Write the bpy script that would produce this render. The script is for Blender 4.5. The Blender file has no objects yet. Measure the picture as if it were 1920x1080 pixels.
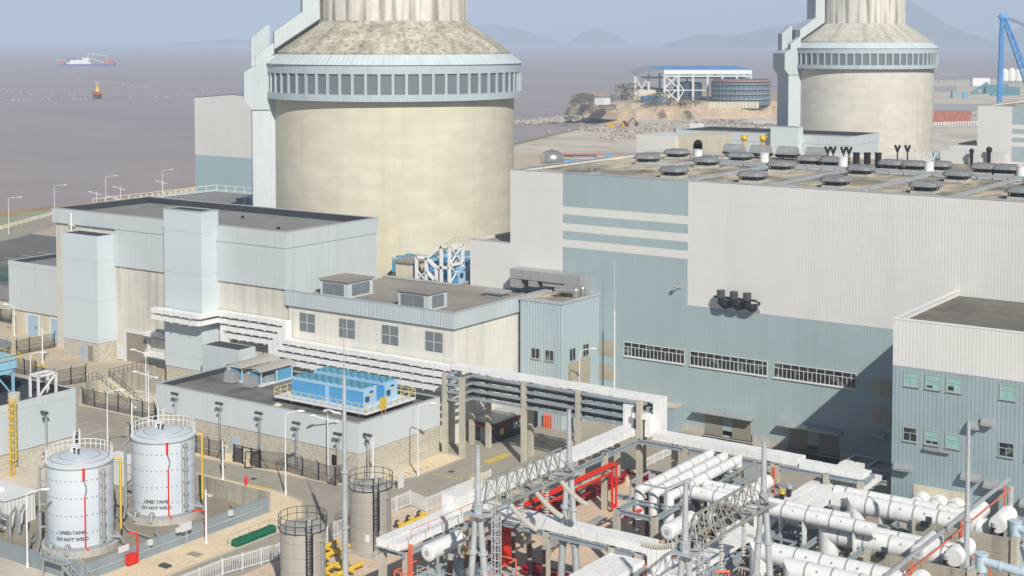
HAZE = 0.00018
import bpy, math, random
from mathutils import Vector, Matrix
random.seed(7)
sc = bpy.context.scene
col = sc.collection
PI = math.pi
V = Vector

# ------------------------------------------------------------------ mesh builder
class B:
    def __init__(s): s.v = []; s.f = []; s.sm = []
    def add(s, vs, fs, smooth=False):
        n = len(s.v); s.v.extend([tuple(p) for p in vs])
        for f in fs: s.f.append([i + n for i in f]); s.sm.append(smooth)
        return s
    def box(s, x0, y0, z0, x1, y1, z1):
        if x0 > x1: x0, x1 = x1, x0
        if y0 > y1: y0, y1 = y1, y0
        if z0 > z1: z0, z1 = z1, z0
        p = [(x0,y0,z0),(x1,y0,z0),(x1,y1,z0),(x0,y1,z0),(x0,y0,z1),(x1,y0,z1),(x1,y1,z1),(x0,y1,z1)]
        return s.add(p, [(3,2,1,0),(4,5,6,7),(0,1,5,4),(1,2,6,5),(2,3,7,6),(3,0,4,7)])
    def bar(s, p, q, w, h=None):
        p, q = V(p), V(q); h = h or w; d = q - p
        if d.length < 1e-6: return s
        d.normalize()
        up = V((0,0,1)) if abs(d.z) < .95 else V((0,1,0))
        r = d.cross(up).normalized() * (w/2); u = r.cross(d).normalized() * (h/2)
        vs = [p-r-u, p+r-u, p+r+u, p-r+u, q-r-u, q+r-u, q+r+u, q-r+u]
        return s.add(vs, [(3,2,1,0),(4,5,6,7),(0,1,5,4),(1,2,6,5),(2,3,7,6),(3,0,4,7)])
    def wire(s, p, q, r):
        p, q = V(p), V(q); d = (q-p)
        if d.length < 1e-6: return s
        d.normalize(); up = V((0,0,1)) if abs(d.z) < .95 else V((0,1,0))
        a = d.cross(up).normalized(); b = a.cross(d)
        off = [a*r, (-a*.5+b*.866)*r, (-a*.5-b*.866)*r]
        return s.add([p+o for o in off]+[q+o for o in off], [(0,1,4,3),(1,2,5,4),(2,0,3,5)])
    def cyl(s, p, q, r, r2=None, n=14, caps=True):
        p, q = V(p), V(q); r2 = r if r2 is None else r2; d = (q-p).normalized()
        up = V((0,0,1)) if abs(d.z) < .95 else V((1,0,0))
        a = d.cross(up).normalized(); b = a.cross(d)
        vs = []
        for c, rr in ((p, r), (q, r2)):
            for i in range(n):
                t = 2*PI*i/n; vs.append(c + (a*math.cos(t)+b*math.sin(t))*rr)
        s.add(vs, [(i, i+n, (i+1) % n + n, (i+1) % n) for i in range(n)], True)
        if caps:
            s.add(vs[:n], [tuple(range(n))]); s.add(vs[n:], [tuple(range(n-1, -1, -1))])
        return s
    def path(s, pts, r, n=10):
        pts = [V(p) for p in pts]
        for i in range(len(pts)-1):
            s.cyl(pts[i], pts[i+1], r, n=n, caps=(i in (0, len(pts)-2)))
        for p in pts[1:-1]: s.ball(p, r*1.01, n, max(4, n//2))
        return s
    def mitre(s, pts, r, n=28):
        """round duct whose corners are cut on the bisector plane"""
        P = [V(p) for p in pts]; rings = []
        for i, p in enumerate(P):
            d0 = (P[i]-P[i-1]).normalized() if i else (P[1]-P[0]).normalized()
            d1 = (P[i+1]-P[i]).normalized() if i < len(P)-1 else d0
            rings.append((p, (d0+d1).normalized()))
        for i in range(len(P)-1):
            d = (P[i+1]-P[i]).normalized(); up = V((0,0,1)) if abs(d.z) < .9 else V((1,0,0))
            a = d.cross(up).normalized(); b = a.cross(d); two = []
            for p, nn in (rings[i], rings[i+1]):
                for k in range(n):
                    t = 2*PI*k/n; o = (a*math.cos(t)+b*math.sin(t))*r; h = -o.dot(nn)/d.dot(nn); two.append(p+o+d*h)
            s.add(two, [(k,k+n,(k+1) % n+n,(k+1) % n) for k in range(n)], True)
            if i == 0: s.add(two[:n], [tuple(range(n))])
            if i == len(P)-2: s.add(two[n:], [tuple(range(n-1,-1,-1))])
        return s
    def ball(s, c, r, n=10, m=6, sz=1.0):
        c = V(c); vs = [c + V((0,0,r*sz))]
        for j in range(1, m):
            t = PI*j/m
            for i in range(n):
                a = 2*PI*i/n; vs.append(c + V((r*math.sin(t)*math.cos(a), r*math.sin(t)*math.sin(a), r*sz*math.cos(t))))
        vs.append(c - V((0,0,r*sz)))
        fs = [(0, 1+i, 1+(i+1) % n) for i in range(n)]
        for j in range(m-2):
            for i in range(n):
                a = 1+j*n; fs.append((a+i, a+n+i, a+n+(i+1) % n, a+(i+1) % n))
        l = len(vs)-1; a = 1+(m-2)*n
        fs += [(l, a+(i+1) % n, a+i) for i in range(n)]
        return s.add(vs, fs, True)
    def prism(s, poly, z0, z1):
        n = len(poly)
        ar = sum(poly[i][0]*poly[(i+1) % n][1]-poly[(i+1) % n][0]*poly[i][1] for i in range(n))
        if ar < 0: poly = poly[::-1]
        vs = [(x,y,z0) for x, y in poly]+[(x,y,z1) for x, y in poly]
        return s.add(vs, [tuple(range(n-1,-1,-1)), tuple(range(n,2*n))]+[(i,(i+1) % n,(i+1) % n+n,i+n) for i in range(n)])
    def ext(s, poly, vec):
        n = len(poly); vec = V(vec); a = [V(p) for p in poly]
        nrm = V((0,0,0))
        for i in range(n): nrm += a[i].cross(a[(i+1) % n])
        if nrm.dot(vec) < 0: a = a[::-1]
        vs = a+[p+vec for p in a]
        return s.add(vs, [tuple(range(n-1,-1,-1)), tuple(range(n,2*n))]+[(i,(i+1) % n,(i+1) % n+n,i+n) for i in range(n)])
    def lathe(s, c, prof, n=32, smooth=True, closed=False):
        cx, cy, cz = c; vs = []; m = len(prof)
        for r, z in prof:
            for i in range(n):
                t = 2*PI*i/n; vs.append((cx+r*math.cos(t), cy+r*math.sin(t), cz+z))
        for j in range(m-1):
            s.add([vs[j*n+i] for i in range(n)]+[vs[(j+1)*n+i] for i in range(n)], [(i,(i+1) % n,(i+1) % n+n,i+n) for i in range(n)], smooth)
        if not closed:
            if prof[0][0] > 1e-4: s.add(vs[:n], [tuple(range(n-1,-1,-1))])
            if prof[-1][0] > 1e-4: s.add(vs[-n:], [tuple(range(n))])
        return s
    def quad(s, *p): return s.add(p, [tuple(range(len(p)))])
    def rail(s, pts, h=1.1, step=1.5, w=.05, rails=(1.0,.5), close=False, mk=None):
        pts = [V(p) for p in pts]
        if close: pts = pts+[pts[0]]
        for i in range(len(pts)-1):
            a, b = pts[i], pts[i+1]; L = (b-a).length; k = max(1, round(L/step))
            for j in range(k+(1 if i == len(pts)-2 and not close else 0)):
                p = a.lerp(b, j/k); s.bar(p, p+V((0,0,h)), w)
            for f in rails: s.bar(a+V((0,0,h*f)), b+V((0,0,h*f)), w)
        return s

def mesh(name, b, m):
    me = bpy.data.meshes.new(name); me.from_pydata(b.v, [], b.f)
    me.polygons.foreach_set('use_smooth', b.sm); me.materials.append(m); me.update()
    return me
SPLIT = {'post','leg','beam','column','brace','nozzle','end_panel','louvre','pier','base_frame','side_panel','corner_post','roof_drain','frame_post','clamp','wall_light','floor_tray','roof_valve','picket_post'}
def split(b):
    """pieces of a builder whose boxes do not touch each other"""
    grp = []; n = 0
    # group faces by connectivity
    par = list(range(len(b.v)))
    def fd(i):
        while par[i] != i: par[i] = par[par[i]]; i = par[i]
        return i
    for f in b.f:
        for i in f[1:]: par[fd(i)] = fd(f[0])
    isl = {}
    for k, f in enumerate(b.f): isl.setdefault(fd(f[0]), []).append(k)
    bx = []
    for r, ks in isl.items():
        vs = {i for k in ks for i in b.f[k]}; p = [b.v[i] for i in vs]
        bx.append([ks, [min(q[a] for q in p)-.02 for a in range(3)], [max(q[a] for q in p)+.02 for a in range(3)]])
    if len(bx) > 160: return [b]
    ch = True
    while ch:
        ch = False
        for i in range(len(bx)):
            j = i+1
            while j < len(bx):
                A, C = bx[i], bx[j]
                if all(A[1][a] <= C[2][a] and C[1][a] <= A[2][a] for a in range(3)):
                    A[0] += C[0]; A[1] = [min(A[1][a],C[1][a]) for a in range(3)]; A[2] = [max(A[2][a],C[2][a]) for a in range(3)]; del bx[j]; ch = True
                else: j += 1
    if len(bx) == 1 or len(bx) > 90: return [b]
    out = []
    for ks, _, _ in bx:
        nb = B(); mp = {}
        for k in ks:
            for i in b.f[k]:
                if i not in mp: mp[i] = len(nb.v); nb.v.append(b.v[i])
            nb.f.append([mp[i] for i in b.f[k]]); nb.sm.append(b.sm[k])
        out.append(nb)
    return out
def obj(name, b, m, parent=None, whole=False):
    if parent is not None and name in SPLIT and not whole:
        ps = split(b)
        if len(ps) > 1:
            return [obj(name, q, m, parent, True) for q in ps][0]
    o = bpy.data.objects.new(name, mesh(name, b, m)); col.objects.link(o)
    if parent is not None:
        o.parent = parent
        if parent.type == 'EMPTY' and not parent.get('_loc'):
            o.matrix_parent_inverse = Matrix.Translation(-parent.location)
    return o
LOCALS = []
def thing(name, label, cat, loc=(0,0,0), group=None, rz=0, local=False):
    o = bpy.data.objects.new(name, None); col.objects.link(o); o.empty_display_size = .3
    o.location = loc; o.rotation_euler = (0,0,rz); o['label'] = label; o['category'] = cat
    if group: o['group'] = group
    if local: o['_loc'] = 1; LOCALS.append(o)
    return o
def solo(name, b, m, label, cat, group=None):
    o = obj(name, b, m); o['label'] = label; o['category'] = cat
    if group: o['group'] = group
    return o
def struct(name, b, m, kind='structure'):
    o = obj(name, b, m); o['kind'] = kind; return o
def kids(o): return KID.get(o, [])
def dup(root, loc=None, label=None, d=None, rz=None, group=None):
    r = root.copy(); col.objects.link(r)
    if loc is not None: r.location = loc
    if d is not None: r.location = root.location + V(d)
    if rz is not None: r.rotation_euler = (0,0,rz)
    if label: r['label'] = label
    if group: r['group'] = group
    for ch in [o for o in bpy.data.objects if o.parent == root]:
        c = ch.copy(); col.objects.link(c); c.parent = r
        for g in [o for o in bpy.data.objects if o.parent == ch]:
            e = g.copy(); col.objects.link(e); e.parent = c
    return r

# ------------------------------------------------------------------ materials
def mat(name, c, rough=.7, metal=0., var=.08, vs=.12, fine=0., fs=2.5, streak=0., ss=.7, rib=0., ribd=.05, seam=None,
        stain=None, bump=0., bs=3., spec=.3, cyl=None, fleck=None):
    m = bpy.data.materials.new(name); m.use_nodes = True
    nt = m.node_tree; N = nt.nodes; L = nt.links; bs_ = N['Principled BSDF']
    bs_.inputs['Roughness'].default_value = rough; bs_.inputs['Metallic'].default_value = metal
    bs_.inputs['Specular IOR Level'].default_value = spec
    geo = N.new('ShaderNodeNewGeometry'); pos = geo.outputs['Position']
    sep = N.new('ShaderNodeSeparateXYZ'); L.new(pos, sep.inputs[0])
    def mth(op, a, b=None, c=None, clamp=False):
        n = N.new('ShaderNodeMath'); n.operation = op; n.use_clamp = clamp
        for i, x in enumerate((a, b, c)):
            if x is None: continue
            if isinstance(x, (int, float)): n.inputs[i].default_value = x
            else: L.new(x, n.inputs[i])
        return n.outputs[0]
    def noise(scale, det=3, vec=None):
        n = N.new('ShaderNodeTexNoise'); n.inputs['Detail'].default_value = det
        if isinstance(scale, (int, float)):
            n.inputs['Scale'].default_value = scale; L.new(vec or pos, n.inputs['Vector'])
        else:
            mp = N.new('ShaderNodeVectorMath'); mp.operation = 'MULTIPLY'; L.new(pos, mp.inputs[0]); mp.inputs[1].default_value = scale
            n.inputs['Scale'].default_value = 1.; L.new(mp.outputs[0], n.inputs['Vector'])
        return n.outputs['Fac']
    def ramp(x, lo, hi):
        n = N.new('ShaderNodeMapRange'); n.inputs[1].default_value = lo; n.inputs[2].default_value = hi; L.new(x, n.inputs[0])
        return n.outputs[0]
    if cyl:   # horizontal run measured round a circular wall
        ang = mth('ARCTAN2', mth('SUBTRACT', sep.outputs[1], cyl[1]), mth('SUBTRACT', sep.outputs[0], cyl[0]))
        s = mth('MULTIPLY', ang, cyl[2])
    else: s = mth('ADD', sep.outputs[0], sep.outputs[1])
    z = sep.outputs[2]
    f = mth('MULTIPLY_ADD', ramp(noise(vs), .3, .7), 2*var, 1-var)
    if fine: f = mth('MULTIPLY', f, mth('MULTIPLY_ADD', ramp(noise(fs, 4), .3, .7), 2*fine, 1-fine))
    if streak:
        if cyl:
            cm = N.new('ShaderNodeCombineXYZ'); L.new(mth('MULTIPLY', s, ss), cm.inputs[0]); L.new(mth('MULTIPLY', z, ss*.05), cm.inputs[1])
            sn = noise(1., 4, cm.outputs[0])
        else: sn = noise((ss, ss, ss*.05), 4)
        f = mth('MULTIPLY', f, mth('SUBTRACT', 1., mth('MULTIPLY', ramp(sn, .48, .78), streak)))
    if seam:
        dx, dz, w, dark = seam
        if dx: f = mth('MULTIPLY', f, mth('SUBTRACT', 1., mth('MULTIPLY', mth('LESS_THAN', mth('FRACT', mth('DIVIDE', s, dx)), w/dx), dark)))
        if dz: f = mth('MULTIPLY', f, mth('SUBTRACT', 1., mth('MULTIPLY', mth('LESS_THAN', mth('FRACT', mth('DIVIDE', z, dz)), w/dz), dark)))
    if fleck:   # scattered darker specks
        vo = N.new('ShaderNodeTexVoronoi'); vo.inputs['Scale'].default_value = fleck[0]; L.new(pos, vo.inputs['Vector'])
        sx = N.new('ShaderNodeSeparateColor'); L.new(vo.outputs['Color'], sx.inputs[0])
        f = mth('MULTIPLY', f, mth('MULTIPLY_ADD', sx.outputs[0], 2*fleck[1], 1-fleck[1]))
    colr = N.new('ShaderNodeRGB'); colr.outputs[0].default_value = (*c, 1); cc = colr.outputs[0]
    for st in (stain or []):
        c2, sscale, lo, hi, amt = st
        mx = N.new('ShaderNodeMix'); mx.data_type = 'RGBA'; L.new(mth('MULTIPLY', ramp(noise(sscale, 5), lo, hi), amt), mx.inputs[0])
        L.new(cc, mx.inputs[6]); mx.inputs[7].default_value = (*c2, 1); cc = mx.outputs[2]
    sc_ = N.new('ShaderNodeVectorMath'); sc_.operation = 'SCALE'; L.new(cc, sc_.inputs[0]); L.new(f, sc_.inputs[3])
    L.new(sc_.outputs[0], bs_.inputs['Base Color'])
    h = None
    if rib:
        t = mth('FRACT', mth('DIVIDE', s, rib))
        h = mth('MULTIPLY', mth('SMOOTH_MIN', mth('MULTIPLY', mth('ABSOLUTE', mth('SUBTRACT', t, .5)), 4.), 1., .3), ribd)
    if bump:
        hb = mth('MULTIPLY', noise(bs, 4), bump); h = hb if h is None else mth('ADD', h, hb)
    if h is not None:
        bp = N.new('ShaderNodeBump'); bp.inputs['Strength'].default_value = 1.; bp.inputs['Distance'].default_value = 1.
        L.new(h, bp.inputs['Height']); L.new(bp.outputs[0], bs_.inputs['Normal'])
    return m

MT = {}
MT['panel_white'] = mat('white_cladding', (.70,.69,.66), .55, var=.02, vs=.06, fine=.015, fs=.5, streak=.06, ss=.5, rib=.42, ribd=.016, seam=(0,16.4,.08,.08))
MT['panel_blue'] = mat('blue_cladding', (.355,.44,.455), .5, var=.04, vs=.08, fine=.02, fs=.5, streak=.08, ss=.6, rib=.42, ribd=.016)
MT['panel_pale'] = mat('pale_blue_cladding', (.55,.60,.61), .5, var=.025, vs=.1, fine=.015, fs=.6, streak=.07, ss=.6, seam=(3.9,0,.06,.28))
MT['panel_rib'] = mat('ribbed_pale_blue', (.53,.585,.60), .5, var=.03, vs=.12, rib=.5, ribd=.04, streak=.08)
MT['panel_dim'] = mat('grey_blue_cladding', (.33,.40,.44), .5, var=.04, vs=.1, rib=.5, ribd=.03, streak=.06)
MT['concrete'] = mat('wall_concrete', (.62,.595,.525), .85, var=.07, vs=.12, fine=.05, streak=.28, ss=.9, seam=(4.5,0,.05,.25), bump=.004)
MT['concrete_low'] = mat('pale_wall_concrete', (.74,.72,.645), .85, var=.05, vs=.12, fine=.04, streak=.16, ss=.9, seam=(4.5,0,.05,.22), stain=[((.55,.47,.33),(.5,.5,.03),.56,.72,.45)], bump=.004)
MT['concrete_grey'] = mat('grey_concrete', (.50,.48,.43), .85, var=.08, vs=.2, fine=.06, fs=1.5, streak=.3, ss=1.2, bump=.004)
MT['concrete_col'] = mat('column_concrete', (.50,.47,.39), .85, var=.08, vs=.4, fine=.06, streak=.25, ss=1.5)
MT['concrete_stain'] = mat('stained_concrete', (.43,.40,.33), .85, var=.12, vs=.2, fine=.08, streak=.5, ss=1., seam=(2.2,1.7,.05,.25), bump=.004)
MT['stone'] = mat('rough_block_stone', (.53,.49,.41), .9, var=.06, vs=.3, fleck=(3.4,.14), seam=(0,.4,.05,.2), bump=.012, bs=3)
MT['trim_dark'] = mat('dark_roof_felt', (.055,.06,.068), .8, var=.1, vs=.3)
MT['roof_dark'] = mat('grey_roof_felt', (.255,.25,.245), .85, var=.12, vs=.06, fine=.08, fs=.6, stain=[((.19,.187,.185),(.15,.4,.1),.5,.75,.6),((.33,.315,.295),(.3,.08,.1),.55,.8,.5)], seam=(0,0,0,0))
MT['roof_brown'] = mat('brown_roof_felt', (.31,.285,.255), .9, var=.1, vs=.08, fine=.07, fs=.7, stain=[((.22,.20,.18),(.06,.2,.1),.45,.7,.6),((.42,.385,.33),(.25,.25,.1),.58,.75,.4)])
MT['roof_tan'] = mat('sooty_tan_roof', (.60,.52,.39), .9, var=.07, vs=.1, fine=.08, fs=.8, stain=[((.24,.215,.17),(.16,.10,.3),.45,.58,.85),((.13,.118,.095),(.42,.16,.3),.50,.66,.75),((.30,.27,.21),(.9,.25,.3),.52,.70,.5),((.74,.66,.53),(.3,.3,.2),.60,.75,.5)])
MT['roof_soot'] = mat('dark_sooty_roof', (.17,.155,.135), .9, var=.12, vs=.15, fine=.12, fs=.8, stain=[((.30,.27,.22),(.12,.5,.3),.56,.74,.7),((.10,.095,.09),(.4,.1,.3),.5,.75,.6)])
MT['opening'] = mat('dark_louvre', (.165,.195,.205), .5, var=.05, vs=.5)
MT['glass_dark'] = mat('dark_window_glass', (.02,.026,.03), .12, var=.3, vs=.4, spec=.6, stain=[((.16,.19,.17),(.55,.55,.8),.56,.62,.8),((.30,.06,.04),(.23,.23,.3),.70,.72,.6)])
MT['glass_teal'] = mat('teal_window_blind', (.28,.50,.46), .25, var=.08, vs=.8, spec=.5)
MT['louvre_tan'] = mat('tan_louvre', (.42,.38,.29), .7, var=.1, vs=.5, rib=.35, ribd=.05)
MT['louvre_grey'] = mat('grey_louvre', (.20,.225,.235), .6, var=.05, vs=.6, seam=(0,.22,.06,.2))
MT['shutter'] = mat('brown_roller_shutter', (.30,.27,.225), .6, var=.05, vs=.3, seam=(0,.3,.06,.18))
MT['door_blue'] = mat('light_blue_door', (.36,.50,.62), .5, var=.04)
MT['white'] = mat('white_paint', (.78,.78,.77), .45, var=.03, vs=.4, streak=.06, ss=2.)
MT['white_tray'] = mat('white_cable_cover', (.85,.845,.82), .5, var=.05, vs=.5, fine=.04, fs=3., streak=.10, ss=2., seam=(2.0,0,.07,.22))
MT['white_tank'] = mat('white_tank_paint', (.62,.67,.715), .4, var=.02, vs=.3, streak=.04, ss=2.)
MT['white_pipe'] = mat('white_duct_paint', (.78,.785,.77), .5, var=.04, vs=.5, fine=.03, fs=2.5, streak=.12, ss=1.6, stain=[((.55,.52,.44),(.5,.5,.5),.60,.75,.35)])
MT['frame_grey'] = mat('window_frame_grey', (.42,.45,.42), .5, var=.05)
MT['frame_white'] = mat('window_frame_white', (.66,.67,.66), .5, var=.02)
MT['steel'] = mat('galvanised_steel', (.47,.50,.515), .5, metal=.15, var=.1, vs=.6, fine=.06, fs=4., streak=.2, ss=2.)
MT['steel_blue'] = mat('blue_grey_beam', (.31,.355,.385), .5, var=.07, vs=.5, streak=.2, ss=1.5)
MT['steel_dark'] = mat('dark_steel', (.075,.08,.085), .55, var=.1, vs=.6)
MT['black'] = mat('black_metal', (.022,.024,.03), .5, var=.15, vs=1.)
MT['duct'] = mat('grey_sheet_duct', (.42,.43,.43), .45, metal=.3, var=.08, vs=.5, seam=(1.4,0,.06,.3))
MT['hood'] = mat('grey_vent_hood', (.25,.255,.26), .6, var=.12, vs=.5, fine=.1, fs=3., streak=.3, ss=2.)
MT['silver'] = mat('silver_pipe', (.55,.54,.50), .3, metal=.7, var=.1)
MT['blue_unit'] = mat('bright_blue_enclosure', (.10,.36,.66), .45, var=.05, vs=.5, seam=(1.0,0,.05,.3))
MT['blue_light'] = mat('pale_blue_enclosure', (.36,.58,.80), .45, var=.05, vs=.6)
MT['blue_steel'] = mat('sky_blue_steel', (.28,.55,.68), .5, var=.05, vs=.5)
MT['fan'] = mat('fan_grille', (.10,.27,.35), .5, var=.1)
MT['yellow'] = mat('yellow_paint', (.72,.48,.05), .5, var=.06, vs=1.)
MT['yellow_rail'] = mat('cream_yellow_rail', (.72,.62,.30), .5, var=.05, vs=1.)
MT['red'] = mat('red_paint', (.72,.03,.012), .45, var=.08, vs=.8)
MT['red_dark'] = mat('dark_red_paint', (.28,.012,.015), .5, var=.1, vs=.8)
MT['orange'] = mat('salmon_orange_pipe', (.72,.17,.09), .5, var=.06)
MT['tank_beige'] = mat('beige_tank_steel', (.46,.435,.385), .35, metal=.15, var=.03, vs=.3, streak=.12, ss=1.5, seam=(0,1.45,.05,.35))
MT['chain'] = mat('dark_fence_wire', (.045,.048,.05), .6)
MT['brown_porcelain'] = mat('brown_porcelain', (.045,.02,.016), .25, var=.1, spec=.6)
MT['porcelain'] = mat('grey_porcelain', (.58,.56,.50), .3, var=.05)
MT['green'] = mat('green_tarpaulin', (.01,.13,.065), .6, var=.15, vs=1., bump=.02, bs=2)
MT['navy'] = mat('black_cabin_paint', (.022,.026,.036), .35, var=.2, vs=1.)
MT['transformer'] = mat('pale_blue_grey_paint', (.47,.56,.60), .45, var=.06, vs=.6, streak=.15, ss=2.)
MT['beige_wall'] = mat('cream_wall', (.62,.57,.45), .8, var=.06, vs=.3, streak=.2, ss=1.2)
MT['crane_blue'] = mat('blue_crane_paint', (.10,.33,.68), .5, var=.08, vs=.2)
MT['rust'] = mat('rusty_container', (.36,.13,.085), .7, var=.15, vs=.4)
MT['teal_steel'] = mat('teal_conveyor', (.07,.26,.32), .6, var=.1)
MT['rock'] = mat('broken_rock', (.40,.36,.31), .95, var=.2, vs=.3, fine=.15, fs=1.)
MT['cliff'] = mat('cut_rock_face', (.50,.39,.27), .95, var=.12, vs=.05, fine=.1, fs=.3, stain=[((.33,.28,.23),(.1,.1,.15),.5,.7,.7)], streak=.2, ss=.3)
MT['foliage'] = mat('dry_shrub', (.17,.155,.10), .9, var=.35, vs=.8)
MT['roofblue'] = mat('blue_sheet_roof', (.12,.30,.60), .5, var=.05)
MT['silo_white'] = mat('white_silo', (.76,.76,.74), .5, var=.03)
MT['gravel'] = mat('tan_gravel', (.77,.63,.42), .95, var=.05, vs=.2, fine=.09, fs=5., fleck=(6.,.10), bump=.01, bs=8)
MT['gravel_pink'] = mat('pinkish_yard_gravel', (.64,.51,.38), .95, var=.07, vs=.15, fine=.10, fs=4., fleck=(5.,.12), bump=.01, bs=8)
MT['road'] = mat('dusty_concrete_road', (.375,.34,.275), .9, var=.08, vs=.12, fine=.05, fs=1.2, stain=[((.30,.265,.21),(.25,.06,.2),.52,.72,.6),((.30,.27,.215),(1.6,.05,.2),.58,.72,.5),((.46,.42,.34),(.1,.14,.2),.56,.72,.5),((.2,.18,.15),(.5,.5,.3),.66,.74,.6)], bump=.005)
MT['asphalt'] = mat('grey_asphalt', (.17,.165,.155), .9, var=.1, vs=.1, fine=.05, fs=1.5)
MT['mat_black'] = mat('fresh_black_asphalt', (.03,.03,.033), .85, var=.1)
MT['kerb'] = mat('kerb_concrete', (.52,.48,.40), .9, var=.06)
MT['ground'] = mat('dusty_yard_ground', (.64,.57,.46), .95, var=.09, vs=.08, fine=.07, fs=1.2, stain=[((.37,.32,.25),(.05,.05,.2),.5,.7,.7),((.30,.27,.22),(.012,.02,.2),.5,.7,.6),((.56,.52,.45),(.01,.03,.2),.55,.7,.6)], bump=.01)
MT['plateau'] = mat('sandy_yard', (.56,.47,.34), .95, var=.08, vs=.1, fine=.07, fs=1., stain=[((.48,.22,.09),(.25,.2,.2),.68,.76,.6),((.36,.32,.26),(.05,.05,.2),.5,.7,.6)], bump=.01)
MT['beach'] = mat('muddy_shore', (.40,.27,.14), .95, var=.15, vs=.05, stain=[((.19,.19,.07),(.02,.05,.3),.5,.62,.7)])
MT['line'] = mat('road_line_white', (.66,.64,.58), .8, var=.1)
MT['line_y'] = mat('road_line_yellow', (.62,.46,.10), .8, var=.15, vs=1.)
def shield(name, cx, cy, tone, dark):
    a = mat(name+'_concrete', tone, .85, var=.05, vs=.05, fine=.04, fs=.35, streak=.07, ss=.5, cyl=(cx,cy,22.1), seam=(15.4,1.9,.07,.10), stain=[(tuple(min(.9,q*1.12) for q in tone),(.16,.16,.5),.45,.62,.7),((.62,.49,.30),(.35,.35,.012),.60,.74,.5),(tuple(q*.86 for q in tone),(.5,.5,.02),.56,.75,.5)])
    b = mat(name+'_cone', tuple(t*.9 for t in tone), .9, var=.08, vs=.15, fine=.12, fs=1.2, streak=.35, ss=.5, cyl=(cx,cy,18.), seam=(0,1.9,.07,.22), stain=[((.27,.245,.195),(.30,.30,.35),.40,.64,dark*.75),((.17,.155,.125),(1.3,1.3,1.6),.50,.66,dark*.8),((.62,.57,.46),(.8,.8,1.2),.60,.75,.5)])
    c = mat(name+'_tank', (.68,.655,.58) if dark > .5 else (.64,.62,.55), .85, var=.05, vs=.1, fine=.06, streak=.95, ss=.62, cyl=(cx,cy,13.4), seam=(4.7,0,.10,.3))
    e = mat(name+'_ring_roof', (.56,.64,.655), .5, var=.05, vs=.4, rib=.9, ribd=.06, cyl=(cx,cy,23.), streak=.15, ss=.8)
    d = mat(name+'_ring', (.46,.535,.56), .5, var=.03, rib=.42, ribd=.05, cyl=(cx,cy,23.4), streak=.1, ss=.5, seam=(12.3,0,.08,.3))
    return a, b, c, d, e
# ------------------------------------------------------------------ camera, sun, sky, air
cam = bpy.data.objects.new('camera', bpy.data.cameras.new('camera')); col.objects.link(cam)
cam.location = (0,0,56); cam.rotation_euler = (math.radians(90-3.0305), 0, math.radians(34.9261))
cam.data.sensor_width = 36; cam.data.lens = 51.0; cam.data.shift_y = -.1693; cam.data.clip_start = 1; cam.data.clip_end = 60000
sc.camera = cam
SUN = V((.76,-.65,.745)).normalized()
sl = bpy.data.lights.new('sun','SUN'); sl.energy = 4.7; sl.angle = math.radians(.5); sl.color = (1.,.95,.865)
so = bpy.data.objects.new('sun', sl); col.objects.link(so); so.rotation_euler = SUN.to_track_quat('Z','Y').to_euler()
w = bpy.data.worlds.new('World'); sc.world = w; w.use_nodes = True
wn = w.node_tree.nodes; bg = wn['Background']; sk = wn.new('ShaderNodeTexSky'); sk.sky_type = 'NISHITA'; sk.sun_disc = False
sk.sun_elevation = math.asin(SUN.z); sk.sun_rotation = math.atan2(SUN.x, SUN.y)
sk.altitude = 0; sk.air_density = 1.; sk.dust_density = .5; sk.ozone_density = 4.
w.node_tree.links.new(sk.outputs[0], bg.inputs[0]); bg.inputs[1].default_value = .062
sc.view_settings.view_transform = 'Standard'; sc.view_settings.look = 'None'; sc.view_settings.exposure = .04; sc.view_settings.gamma = 1
sc.cycles.use_denoising = True
try: sc.cycles.denoiser = 'OPENIMAGEDENOISE'
except Exception: pass
sc.cycles.max_bounces = 6; sc.cycles.diffuse_bounces = 3; sc.cycles.glossy_bounces = 2; sc.cycles.volume_bounces = 1; sc.cycles.transparent_max_bounces = 8
sc.cycles.use_adaptive_sampling = True; sc.cycles.adaptive_threshold = .015

hm = bpy.data.materials.new('haze_air'); hm.use_nodes = True; hn = hm.node_tree.nodes; hn.remove(hn['Principled BSDF'])
pv = hn.new('ShaderNodeVolumePrincipled'); pv.inputs['Color'].default_value = (.60,.735,.93,1); pv.inputs['Density'].default_value = HAZE
pv.inputs['Anisotropy'].default_value = -.18
hm.node_tree.links.new(pv.outputs[0], hn['Material Output'].inputs['Volume'])
hz = struct('haze', B().box(-14500,-14500,-12, 14500,14500,420), hm, 'stuff')

# ------------------------------------------------------------------ sea
def sea_mat():
    m = mat('turbid_sea', (.37,.30,.275), .45, var=.06, vs=.004, spec=.2, fine=.04, fs=.05, stain=[((.44,.36,.32),(.0016,.005,1),.45,.66,.8),((.30,.265,.26),(.004,.014,1),.50,.68,.6),((.42,.36,.33),(.012,.05,1),.56,.72,.5)], bump=.12, bs=.25)
    return m
b = B(); n = 160
b.v = [(0,0,-4)]+[(13600*math.cos(2*PI*i/n), 13600*math.sin(2*PI*i/n), -4) for i in range(n)]
b.f = [(0,1+i,1+(i+1) % n) for i in range(n)]; b.sm = [False]*n
struct('sea', b, sea_mat())

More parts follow.
